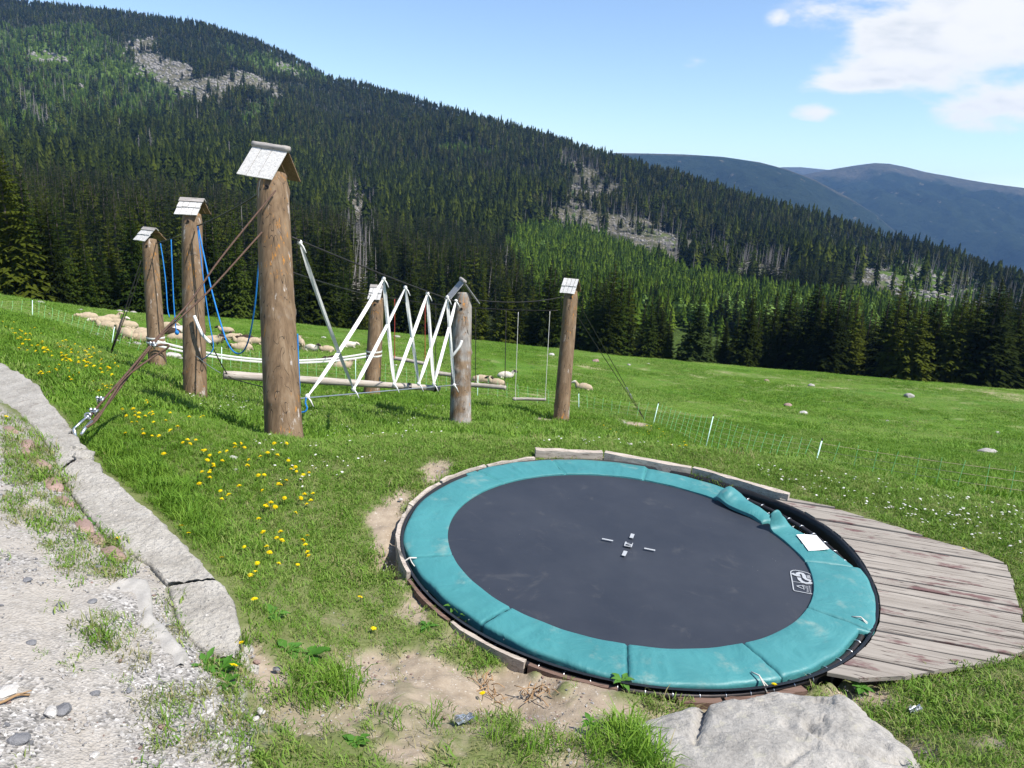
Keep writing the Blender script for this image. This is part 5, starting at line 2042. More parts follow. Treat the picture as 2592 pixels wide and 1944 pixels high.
        for (p, Dp, q, m, rad) in hang:
            u = P(*p, Dp); w = P(*q, Dp)
            b = MB()
            b.tube(sagline(u, w, 0), rad, 5)
            th = np.linspace(0, 6.283, 13)
            rb = r0 * 1.15
            b.tube(np.c_[w[0] + 0 * th, w[1] + rb * np.cos(th), w[2] + rb * np.sin(th)], rad * 1.1, 5)
            b.build('rope', m, T, A)
        return T, A, B
    T, A, B = log((566, 949), (1112, 983), 13.4, 15.6, 0.082, 0.062, 'long pale log hanging low between the posts')
    for f in (0.84, 0.975):
        c0 = A + (B - A) * f
        dr = (B - A) / np.linalg.norm(B - A)
        MB().tube([c0 - dr * 0.03, c0 + dr * 0.03], 0.078, 10).build('binding', M['cable'], T, A)
    log((994, 906), (1080, 921), 18.6, 18.4, 0.05, 0.045, 'short swing log on two red ropes behind the straps', [((999, 757), 18.6, (999, 905), M['red'], 0.009), ((1076, 770), 18.4, (1076, 918), M['red'], 0.009)])
    log((1100, 944), (1165, 952), 18.4, 18.3, 0.055, 0.05, 'swing log half hidden behind the grey gnarled post', [((1103, 773), 18.4, (1103, 944), M['cable'], 0.009), ((1172, 776), 18.3, (1172, 952), M['cable'], 0.009)])
    log((1188, 974), (1281, 981), 17.6, 17.4, 0.058, 0.052, 'swing log on two dark ropes right of the grey gnarled post', [((1204, 782), 17.9, (1204, 975), M['cable'], 0.009), ((1281, 786), 17.9, (1278, 981), M['cable'], 0.010)])
    log((1298, 1010), (1382, 1011), 17.3, 17.2, 0.038, 0.036, 'thin swing log on two white ropes beside the slim right post', [((1312, 790), 17.3, (1304, 1010), M['rope_white'], 0.0065), ((1392, 788), 17.2, (1380, 1010), M['rope_white'], 0.0065)])
    # rusty guy cables of the tallest post, down to the anchor on the kerb wall
    An = wall_top(190, 1088)
    da = float(An @ CAM_F)
    kk = lambda D: 9.35 + (D - 9.35) * (9.35 - da) / (9.35 - 7.0)
    PP = lambda a, b, D: P(a, b, kk(D))
    T = empty('guy_cable', An)
    tag(T, 'pair of rusty guy cables with clamps running from the tallest post to the wall anchor', 'cable', 'guy cables')
    a1 = [PP(698, 482, 9.35), PP(560, 652, 8.85), PP(480, 765, 8.5), PP(388, 866, 8.0), PP(330, 935, 7.7), PP(262, 1012, 7.35), PP(222, 1062, 7.1)]
    a2 = [PP(663, 588, 9.4), PP(530, 735, 8.8), PP(450, 810, 8.4), PP(392, 866, 8.0), PP(318, 962, 7.7), PP(275, 1020, 7.35), PP(232, 1068, 7.1)]
    a3 = [PP(392, 876, 7.98), PP(415, 873, 8.0), PP(427, 874, 8.0), PP(420, 884, 8.0), PP(385, 905, 7.95), PP(318, 955, 7.65), PP(285, 1000, 7.4), PP(245, 1062, 7.1), PP(215, 1084, 6.98)]
    for q, r in ((a1, 0.0115), (a2, 0.0115), (a3, 0.011)):
        MB().tube(smooth_path(q, 40), r, 6).build('strand', M['rust'], T, An)
    for pxy, D in (((389, 874), 7.98), ((256, 1012), 7.35), ((240, 1042), 7.2)):
        q = PP(*pxy, D)
        b = MB().box(q, (0.055, 0.05, 0.035), jit=0.003)
        for s in (-1, 1):
            b.tube([q + (s * 0.018, -0.03, -0.035), q + (s * 0.018, -0.03, 0.045)], 0.009, 6)
            b.tube([q + (s * 0.018, -0.03, 0.02), q + (s * 0.018, -0.03, 0.038)], 0.015, 6)
        b.build('clamp', M['steel'], T, An)
    b = MB()
    q0, q1 = PP(218, 1058, 7.08), PP(186, 1086, 6.9)
    b.tube([q0 + (0.03, 0, 0.02), q0], 0.02, 8)
    for s in (-1, 1):
        b.tube(smooth_path([q0, q0 * 0.7 + q1 * 0.3 + (0.022 * s, 0, 0.022 * s), q0 * 0.25 + q1 * 0.75 + (0.026 * s, 0, 0.026 * s), q1], 14), 0.011, 6)
    th = np.linspace(0.2, 5.6, 16)
    b.tube(np.c_[q0[0] + 0.03 * np.cos(th) + 0.02, np.full(16, q0[1]), q0[2] + 0.03 * np.sin(th) + 0.02], 0.009, 6)
    b.tube([PP(232, 1066, 7.1), PP(215, 1085, 6.98), PP(206, 1100, 6.92)], 0.016, 6)
    b.build('turnbuckle', M['steel'], T, An)
    MB().tube([q1 + (-0.04, 0, -0.05), q1, q1 + (0.02, 0, -0.12)], 0.018, 6).build('anchor_eye', M['steel'], T, An)
    # other guys
    h = hit(277, 906, 12)
    T = empty('guy_cable', h)
    tag(T, 'thin dark guy cable slanting from the leftmost post into the grass', 'cable', 'guy cables')
    A = P(357, 660, 16.95)
    MB().tube(sagline(A, h, 0.0), 0.011, 5).tube(sagline(A + (0.05, 0, -0.05), h, 0.05), 0.010, 5).build('strand', M['cable'], T, h)
    MB().tube([h + (A - h) * 0.05, h + (A - h) * 0.42], 0.022, 6).build('turnbuckle', M['cable'], T, h)
    h = hit(1634, 1068, 14)
    T = empty('guy_cable', h)
    tag(T, 'pair of dark guy cables slanting from the slim right post into the meadow', 'cable', 'guy cables')
    A = P(1452, 745, 18)
    for s in (0.0, 0.16):
        MB().tube(sagline(A + (0, 0, -s * 2.2), h + (0.02, 0, 0), 0.0), 0.011, 5).build('strand', M['cable'], T, h)
    for f in (0.12, 0.30, 0.36):
        q = h + (A - h) * f
        MB().tube([q - (A - h) * 0.02, q + (A - h) * 0.02], 0.03, 6).build('clamp', M['cable'] if f < 0.2 else M['steel'], T, h)


# ------------------------------------------------------------------ kerb wall, path, bricks, boulder
WALL_R = [(0, 912), (50, 938), (90, 963), (125, 1011), (165, 1058), (199, 1101), (206, 1128), (212, 1143), (235, 1155), (257, 1169), (262, 1192), (290, 1208), (321, 1233), (360, 1268), (398, 1300), (449, 1348), (487, 1393), (520, 1425), (545, 1451), (575, 1482), (598, 1512), (606, 1550), (613, 1592), (606, 1625), (594, 1650)]
WALL_L = [(-40, 1000), (0, 1021), (50, 1052), (83, 1079), (110, 1112), (128, 1137), (140, 1165), (150, 1200), (165, 1225), (212, 1290), (282, 1367), (330, 1402), (378, 1425), (405, 1455), (423, 1477), (437, 1530), (449, 1573), (475, 1610), (513, 1643), (555, 1652)]
_wl = None


def wall_level(py):
    """height of the kerb top beside a point of its right edge: flush with the path"""
    global _wl
    if _wl is None:
        Rr = resample([(-420, 760), (-200, 835)] + WALL_R, 60); Lr = resample([(-520, 830), (-260, 915)] + WALL_L, 60)
        z = np.array([hit(*q)[2] for q in Lr])
        k = np.ones(9) / 9
        z = np.convolve(np.r_[[z[0]] * 4, z, [z[-1]] * 4], k, 'valid') + 0.035
        _wl = (Rr[:, 1], z)
    return float(np.interp(py, *_wl))


def resample(pl, n):
    pl = np.asarray(pl, float)
    s = np.r_[0, np.cumsum(np.linalg.norm(np.diff(pl, axis=0), axis=1))]
    t = np.linspace(0, s[-1], n)
    return np.c_[np.interp(t, s, pl[:, 0]), np.interp(t, s, pl[:, 1])]


def wall_top(px, py):
    d = ray(px, py)
    return d * wall_level(py) / d[2]


def build_wall():
    T = empty('kerb_wall', wall_top(300, 1230))
    tag(T, 'cracked low concrete kerb wall with crumbling edge between path and meadow', 'wall')
    o = np.array(T.location)
    lft = lambda py: np.interp(py, [p[1] for p in WALL_L], [p[0] for p in WALL_L])
    extR = [(-420, 760), (-200, 835)] + WALL_R
    extL = [(-520, 830), (-260, 915)] + WALL_L

    def z_of(px, py):
        d = ray(px, py); h = math.hypot(d[0], d[1])
        return d / h

    # slab boundaries as fractions along both edges
    Rr, Lr = resample(extR, 420), resample(extL, 420)
    cuts = [0.0, None, None, 1.0]
    iR1 = int(np.argmin(np.abs(Rr - (210, 1147)).sum(1))); iL1 = int(np.argmin(np.abs(Lr - (148, 1195)).sum(1)))
    iR2 = int(np.argmin(np.abs(Rr - (530, 1466) ).sum(1))); iL2 = int(np.argmin(np.abs(Lr - (424, 1480)).sum(1)))
    spans = [((0, iR1 - 1), (0, iL1 - 1)), ((iR1 + 1, iR2 - 1), (iL1 + 1, iL2 - 1)), ((iR2 + 1, 419), (iL2 + 1, 419))]
    for k, ((r0, r1), (l0, l1)) in enumerate(spans):
        n, m = (240, 420, 160)[k], 30
        fi = lambda A, u: np.c_[np.interp(u, np.arange(len(A)), A[:, 0]), np.interp(u, np.arange(len(A)), A[:, 1])]
        rp = fi(Rr, np.linspace(r0, r1, n)); lp = fi(Lr, np.linspace(l0, l1, n))
        # world edges: the right edge by distance, the left edge level with it
        V = []
        for i in range(n):
            zt = wall_level(rp[i, 1])
            A = z_of(*rp[i]); A = A * (zt - 0.01) / A[2]
            Bp = z_of(*lp[i]); Bp = Bp * zt / Bp[2]
            f = i / (n - 1)
            rag = 0.11 * (fbm(np.array([A[0] * 6]), np.array([A[1] * 6]), 5, 5, 0.75)[0] - 0.5)
            rag -= 0.05 * sstep(fbm(np.array([A[0] * 4.3]), np.array([A[1] * 4.3]), 2, 95)[0], 0.60, 0.64)
            u = np.linspace(0, 1, m)
            row = Bp[None] * (1 - u[:, None]) + A[None] * u[:, None]
            dirn = (A - Bp) / (np.linalg.norm(A - Bp) + 1e-9)
            row[-1] += dirn * rag
            row[:, 2] += (fbm(row[:, 0] * 6, row[:, 1] * 6, 4, 9) - 0.5) * 0.014 + (fbm(row[:, 0] * 34, row[:, 1] * 34, 3, 19) - 0.5) * 0.020 + (fbm(row[:, 0] * 90, row[:, 1] * 90, 2, 39) - 0.5) * 0.010
            chip = max(0, fbm(np.array([A[0] * 5]), np.array([A[1] * 5]), 3, 29)[0] - 0.5)
            row[-4:, 2] -= np.array([0.002, 0.006, 0.014, 0.030]) * (1 + 7 * chip)
            row[0, 2] -= 0.02
            end = (k == 2) * sstep(f, 0.965, 1.0)
            row[:, 2] -= end * 0.03
            # right side face, rough
            side = [row[-1] + np.array([0.012 * math.sin(i * 0.9), 0.012 * math.cos(i * 1.7), -0.07]), row[-1] + np.array([0.01, 0, -0.16]), row[-1] + np.array([-0.01, 0, -0.6])]
            lside = [row[0] + np.array([0, 0, -0.5])]
            V.append(np.concatenate([lside, row, side]))
        mm = m + 4
        V = np.concatenate(V)
        F = [(i * mm + q, i * mm + q + 1, (i + 1) * mm + q + 1, (i + 1) * mm + q) for i in range(n - 1) for q in range(mm - 1)]
        F += [tuple(range(mm)), tuple((n - 1) * mm + q for q in range(mm - 1, -1, -1))]
        MB().add(V, F).build('slab', M['concrete'], T, o)
    # broken lumps at the crack and at the end
    for i, (px, py, s) in enumerate([(196, 1130, 0.075), (212, 1150, 0.09), (186, 1146, 0.06), (604, 1668, 0.06), (620, 1640, 0.05), (635, 1690, 0.045)]):
        ico = ico_verts(2)
        d = wall_top(px, py) if py < 1500 else hit(px, py)
        b = MB().add(ico[0] * (s, s, s * 0.7) * (1 + RNG.normal(0, 0.12, (len(ico[0]), 1))) + d - np.array([0, 0, 0.03]), ico[1])
        b.build('broken_lump', M['concrete'], T, o, smooth=False)


def rock(name, p, s, mat, label, cat='stone', group=None, seed=0, sub=2, smooth=True, rough=0.16, flat=0.6, rz=None):
    rg = np.random.default_rng(seed)
    v, f = ico_verts(sub)
    v = v.copy()
    for _ in range(5):
        n = rg.normal(size=3); n /= np.linalg.norm(n)
        d = rg.uniform(0.55, 0.85)
        h = v @ n
        v -= np.outer(np.maximum(h - d, 0), n)
    v *= 1 + (rg.normal(0, rough * 0.4, (len(v), 1)))
    v = v * np.array([s, s * rg.uniform(0.6, 0.9), s * flat])
    a = rg.uniform(0, 6.28) if rz is None else rz
    v = np.c_[v[:, 0] * math.cos(a) - v[:, 1] * math.sin(a), v[:, 0] * math.sin(a) + v[:, 1] * math.cos(a), v[:, 2]]
    o = MB().add(v, f).build(name, mat, smooth=smooth)
    o.location = tuple(p)
    return tag(o, label, cat, group)


def build_boulder():
    import bmesh
    pts = [(1600, 1840, 4.1), (1690, 1802, 4.3), (1830, 1778, 4.4), (1960, 1752, 4.5), (2040, 1740, 4.55), (2090, 1742, 4.55), (2135, 1764, 4.5), (2200, 1806, 4.3), (2262, 1866, 4.1), (2325, 1946, 3.85),
           (2240, 1985, 3.72), (2000, 2080, 3.35), (1760, 2000, 3.55), (1655, 1900, 3.85), (2360, 2040, 3.6)]
    bm = bmesh.new()
    C = P(1950, 1900, 4.0)
    for px, py, D in pts:
        bm.verts.new(P(px, py, D) - C)
        q = P(px, py, D)
        away = q - C; away[2] = 0
        w = q + away * 0.16 - C
        w[2] = q[2] - C[2] - 0.55
        bm.verts.new(w)
    bmesh.ops.convex_hull(bm, input=list(bm.verts))
    for v in [v for v in bm.verts if not v.link_faces]:
        bm.verts.remove(v)
    for _ in range(5):
        bmesh.ops.subdivide_edges(bm, edges=bm.edges[:], cuts=1, use_grid_fill=True)
        if _ < 2:
            bmesh.ops.smooth_vert(bm, verts=bm.verts[:], factor=0.35, use_axis_x=True, use_axis_y=True, use_axis_z=True)
    bm.normal_update()
    co = np.array([v.co[:] for v in bm.verts]); nn = np.array([v.normal[:] for v in bm.verts])
    n = (fbm(co[:, 0] * 3 + co[:, 2] * 2, co[:, 1] * 3 - co[:, 2], 5, 12) - 0.5) * 0.04 + (fbm(co[:, 0] * 18 + co[:, 2] * 9, co[:, 1] * 18, 3, 13) - 0.5) * 0.022
    pit = sstep(fbm(co[:, 0] * 7, co[:, 1] * 7, 3, 23), 0.62, 0.72) * 0.014
    px, py = project(co + C)
    crack = np.zeros(len(co))
    for pl, dep in (([(1797, 1790), (1786, 1830), (1776, 1872)], 0.05), ([(2030, 1840), (2100, 1880), (2180, 1905), (2260, 1925)], 0.035), ([(1745, 1850), (1775, 1872)], 0.02), ([(1985, 1930), (2030, 1900)], 0.02)):
        for a, b in zip(pl[:-1], pl[1:]):
            a, b = np.array(a, float), np.array(b, float); e = b - a
            t = np.clip(((px - a[0]) * e[0] + (py - a[1]) * e[1]) / (e @ e), 0, 1)
            d = np.hypot(px - a[0] - t * e[0], py - a[1] - t * e[1])
            crack = np.maximum(crack, dep * np.exp(-(d / 8.0) ** 2))
    co = co + nn * (n - pit - crack)[:, None]
    for v, c in zip(bm.verts, co):
        v.co = c
    for v in bm.verts:
        v.co = v.co * 1.10
    me = bpy.data.meshes.new('boulder')
    bm.to_mesh(me); bm.free()
    me.materials.append(M['boulder'])
    me.polygons.foreach_set('use_smooth', np.ones(len(me.polygons), dtype=bool))
    o = link('boulder', me, None, tuple(C))
    tag(o, 'large cracked grey granite boulder in the grass in front of the trampoline', 'boulder')


def build_path_bits():
    # worn concrete sheet ending in a pale curved edge on the path
    edge = [(305, 1478), (335, 1470), (372, 1478), (380, 1500), (384, 1535), (386, 1568), (400, 1578), (415, 1592), (432, 1615), (450, 1640), (468, 1652), (474, 1668), (462, 1688)]
    inner = [(255, 1500), (285, 1505), (320, 1515), (335, 1530), (342, 1555), (345, 1580), (355, 1598), (370, 1612), (388, 1632), (405, 1655), (420, 1668), (428, 1685), (432, 1700)]
    e, q = resample(edge, 60), resample(inner, 60)
    q = q * 0.9 + e * 0.1
    V = []
    for i in range(60):
        A, B = hit(*e[i]), hit(*q[i])
        d = A - B; d[2] = 0; d /= np.linalg.norm(d)
        rag = 0.012 * (fbm(np.array([A[0] * 20]), np.array([A[1] * 20]), 3, 1)[0] - 0.5)
        A = A + d * rag
        h = 0.026 + 0.006 * math.sin(i * 0.7)
        V += [B + (0, 0, -0.01), B * 0.55 + A * 0.45 + (0, 0, h * 0.6), B * 0.15 + A * 0.85 + (0, 0, h), A + (0, 0, h - 0.008), A + d * 0.008 + (0, 0, h * 0.3), A + d * 0.004 + (0, 0, -0.12)]
    F = [(i * 6 + k, i * 6 + k + 1, i * 6 + k + 7, i * 6 + k + 6) for i in range(59) for k in range(5)]
    o = MB().add(V, F).build('concrete_edge', M['pale_edge'], None, hit(380, 1560))
    tag(o, 'pale broken edge of the old concrete sheet on the gravel path', 'concrete')
    # half buried bricks
    bl = ['flat red brick at the far end of the brick row by the path', 'red brick with moss beside a grass tuft, second from the far end', 'worn broken red brick, third from the far end', 'rounded red brick where the wall cracks', 'long red brick in the middle of the row', 'red brick behind a dandelion clump', 'angled red brick next to bare gravel', 'reddish brick just beyond the last one', 'round reddish brick nearest the concrete edge']
    for i, (x, y, s) in enumerate([(38, 330, .11), (108, 388, .12), (100, 412, .08), (160, 466, .12), (206, 545, .14), (250, 614, .11), (330, 712, .13), (378, 762, .10), (446, 822, .12)]):
        p = hit(x * 0.6415, 880 + y * 0.6415)
        q = hit((x + 60) * 0.6415, 880 + (y + 75) * 0.6415)
        v, f = ico_verts(3)
        v = np.sign(v) * np.abs(v) ** 0.55
        v = v * np.array([s * 1.0, s * 0.44, s * 0.40]) * (1 + (fbm(v[:, 0] * 2 + i, v[:, 1] * 2 + v[:, 2], 3, i)[:, None] - 0.5) * 0.25)
        a = math.atan2(q[1] - p[1], q[0] - p[0]) + RNG.normal(0, 0.12)
        v = np.c_[v[:, 0] * math.cos(a) - v[:, 1] * math.sin(a), v[:, 0] * math.sin(a) + v[:, 1] * math.cos(a), v[:, 2]]
        o = MB().add(v, f).build('kerb_brick', M['brick'])
        o.location = tuple(p - (0, 0, s * 0.17))
        tag(o, bl[i], 'brick', 'half buried bricks along the path')
    # loose stones big enough to pick up
    rg = np.random.default_rng(77)
    named = [(128, 1810, .050, 'w', 'pale flat stone beside a dark one on the gravel path'), (160, 1802, .055, 'd', 'dark stone lying against the pale flat one on the path'), (48, 1880, .055, 'd', 'dark angular stone near the lower left corner of the path'),
             (154, 1535, .032, 'd', 'dark pebble on the bare patch of the path'), (233, 1528, .036, 'd', 'dark grey stone by the worn concrete edge'), (248, 1441, .036, 'd', 'grey stone in front of the nearest brick'), (70, 1474, .036, 'd', 'round grey stone by the grass on the path'),
             (452, 1705, .030, 'w', 'white stone at the tip of the concrete edge'), (528, 1808, .034, 'w', 'white oval stone on thin grass'), (660, 1806, .036, 'w', 'white stone, upper of two at the edge of the path'), (648, 1822, .024, 'w', 'small white stone below the other at the path edge'),
             (570, 1898, .030, 'w', 'white stone low in the trodden grass'), (590, 1925, .028, 'w', 'white pebble at the lower edge by the grass'), (20, 1760, .06, 'w', 'pale slab stone at the left border of the path'), (240, 1760, .035, 'd', 'dark stone in mid path'), (80, 1632, .034, 'd', 'dark stone among gravel at left'),
             (417, 1815, .03, 'w', 'grey-white stone on thin grass'), (412, 1845, .03, 'b', 'brownish stone on thin grass'), (240, 1918, .03, 'w', 'pale stone near the bottom of the path'), (326, 1755, .03, 'd', 'dark grey pebble near the path centre'), (650, 1680, .03, 'b', 'brown stone below the wall end'), (700, 1700, .03, 'd', 'dark stone below the wall end')]
    for i, (px, py, s, k, lab) in enumerate(named):
        p = hit(px, py)
        rock('path_stone', p + (0, 0, s * 0.15), s * 0.8, {'w': M['stone_white'], 'd': M['stone_dark'], 'b': M['brick']}[k], lab, 'stone', 'loose stones on the path', 500 + i, 2, False, 0.1, 0.55)
    p, q = hit(0, 1792), hit(76, 1768)
    b = MB().tube(smooth_path([p + (-0.1, -0.05, 0.012), p + (0, 0, 0.014), (p + q) / 2 + (0.0, 0.02, 0.018), q + (0, 0, 0.012)], 12), [0.007] * 12 if False else 0.006, 6)
    b.tube([(p + q) / 2 + (0, 0.02, 0.018), (p + q) / 2 + (0.04, 0.05, 0.02)], 0.003, 4)
    tag(b.build('twig', M['twig'], None, p), 'dry brown twig on the gravel', 'twig')
    # litter
    for px, py, s, lab in ((1174, 1834, 0.05, 'crumpled silver wrapper in the grass below the sandy patch'), (2315, 1808, 0.05, 'small crumpled silver wrapper in the grass right of the boulder')):
        p = hit(px, py) + (0, 0, 0.03)
        n = 7
        V = [(s * (i / 3 - 1), s * 0.45 * (j / 3 - 1), 0.012 * RNG.normal() + 0.006 * ((i + j) % 2)) for i in range(n) for j in range(n)]
        V += [(x, y, z - 0.002) for x, y, z in V]
        F = [(i * n + j, (i + 1) * n + j, (i + 1) * n + j + 1, i * n + j + 1) for i in range(n - 1) for j in range(n - 1)]
        F += [tuple(k + n * n for k in f[::-1]) for f in F]
        o = MB().add(V, F).build('wrapper', M['steel'], smooth=False)
        o.location = tuple(p); o.rotation_euler = (0.2, 0.1, 0.4)
        tag(o, lab, 'litter', 'scraps of litter')


M['pale_edge'] = mat_stone('pale_edge', (0.25, 0.235, 0.21), (0.42, 0.40, 0.37), 14.0, 0.4)


def build_roots():
    rg = np.random.default_rng(44)
    for (a, c, lab) in (((1212, 1712), (1262, 1792), 'brown bare roots hanging from the crack in the sandy bank'), ((1322, 1778), (1386, 1752), 'small brown root clump on the sandy patch')):
        A, B = hit(*a), hit(*c)
        b = MB()
        for k in range(26):
            f = rg.random(); p = A * (1 - f) + B * f + np.r_[rg.normal(0, 0.02, 2), 0.015]
            q = p + np.r_[rg.normal(0, 0.05, 2), rg.uniform(-0.01, 0.03)]
            b.tube(smooth_path([p, (p + q) / 2 + np.r_[0, 0, rg.uniform(0, 0.03)], q], 6), [0.004] * 7 if False else 0.0035, 4)
        tag(b.build('bare_roots', M['twig'], None, A), lab, 'roots')


build_roots()
build_trampoline()
build_edging()
build_deck()
build_posts()
build_ropes()
build_wall()
build_boulder()
build_path_bits()


# ------------------------------------------------------------------ sheep
def sheep_mesh(kind):
    """kind: lying, lying_head_up, standing, grazing"""
    b = MB()
    if kind.startswith('lying'):
        spine = [(-0.60, 0.20, 0.05), (-0.54, 0.24, 0.15), (-0.42, 0.28, 0.245), (-0.20, 0.32, 0.295), (0.05, 0.33, 0.30), (0.26, 0.33, 0.265), (0.40, 0.38, 0.20)]
        lift = 0.0
    else:
        spine = [(-0.58, 0.62, 0.05), (-0.52, 0.64, 0.14), (-0.40, 0.64, 0.22), (-0.18, 0.64, 0.265), (0.08, 0.65, 0.265), (0.28, 0.67, 0.235), (0.40, 0.70, 0.17)]
        lift = 0.36
    if kind == 'lying':
        neck = [(0.50, 0.42, 0.145), (0.57, 0.47, 0.115)]
        head = [(0.62, 0.47, 0.105), (0.70, 0.42, 0.095), (0.79, 0.35, 0.070), (0.85, 0.31, 0.045), (0.87, 0.29, 0.015)]
    elif kind == 'lying_head_up':
        neck = [(0.47, 0.50, 0.14), (0.53, 0.60, 0.115)]
        head = [(0.58, 0.67, 0.105), (0.67, 0.67, 0.095), (0.77, 0.62, 0.070), (0.84, 0.59, 0.045), (0.86, 0.58, 0.015)]
    elif kind == 'standing':
        neck = [(0.49, 0.78, 0.13), (0.55, 0.86, 0.11)]
        head = [(0.60, 0.92, 0.10), (0.69, 0.91, 0.09), (0.79, 0.85, 0.065), (0.85, 0.82, 0.045), (0.87, 0.81, 0.015)]
    else:
        neck = [(0.50, 0.60, 0.13), (0.58, 0.46, 0.11)]
        head = [(0.63, 0.35, 0.10), (0.67, 0.26, 0.09), (0.71, 0.16, 0.065), (0.73, 0.10, 0.045), (0.735, 0.08, 0.015)]
    pts = spine + neck
    for part, mi in ((pts + head[:1], 0), (head, 1)):
        P3 = np.array([(x, 0, z) for x, z, r in part]); rr = np.array([r for _, _, r in part])
        s = np.linspace(0, len(part) - 1, len(part) * 3)
        ip = lambda a: np.interp(s, np.arange(len(part)), a)
        q = np.c_[ip(P3[:, 0]), 0 * s, ip(P3[:, 2])]
        r = ip(rr)
        o = b.c
        b.tube(q, r, 14, mi)
    V = b.v
    for k in range(len(V)):
        n = fbm(V[k][:, 0] * 9 + 3, V[k][:, 1] * 9 + V[k][:, 2] * 7, 3, 5) - 0.5
        if k == 0:
            V[k][:, 1] *= 0.92
            V[k] = V[k] * (1 + 0.10 * n[:, None])
            if kind.startswith('lying'):
                V[k][:, 2] = np.maximum(V[k][:, 2], 0.0)
                V[k][:, 1] *= 1 + 0.25 * np.clip(0.25 - V[k][:, 2], 0, 0.25)
    hx, hz = head[0][0], head[0][1]
    for sgn in (-1, 1):        # ears
        b.tube([(hx - 0.01, sgn * 0.07, hz + 0.06), (hx - 0.02, sgn * 0.15, hz + 0.05), (hx, sgn * 0.20, hz + 0.01)], [0.025, 0.035, 0.01], 6, 1)
    if kind.startswith('lying'):
        for sgn in (-1, 1):
            b.tube([(0.30, sgn * 0.18, 0.16), (0.46, sgn * 0.17, 0.07), (0.34, sgn * 0.2, 0.035)], [0.07, 0.045, 0.035], 7, 1)
            b.tube([(-0.38, sgn * 0.2, 0.18), (-0.18, sgn * 0.27, 0.08), (-0.34, sgn * 0.29, 0.04)], [0.12, 0.06, 0.035], 7, 0)
    else:
        for sgn in (-1, 1):
            b.tube([(0.30, sgn * 0.11, 0.60), (0.29, sgn * 0.12, 0.33), (0.31, sgn * 0.12, 0.18), (0.30, sgn * 0.12, 0.0)], [0.10, 0.05, 0.034, 0.032], 8, 1)
            b.tube([(-0.36, sgn * 0.11, 0.60), (-0.32, sgn * 0.13, 0.42), (-0.42, sgn * 0.13, 0.24), (-0.38, sgn * 0.13, 0.0)], [0.14, 0.075, 0.036, 0.032], 8, 1)
    b.tube([spine[0][:1] + (0,) + spine[0][1:2], (spine[0][0] - 0.05, 0, spine[0][1] - 0.12)], [0.05, 0.03], 7, 0)
    return b


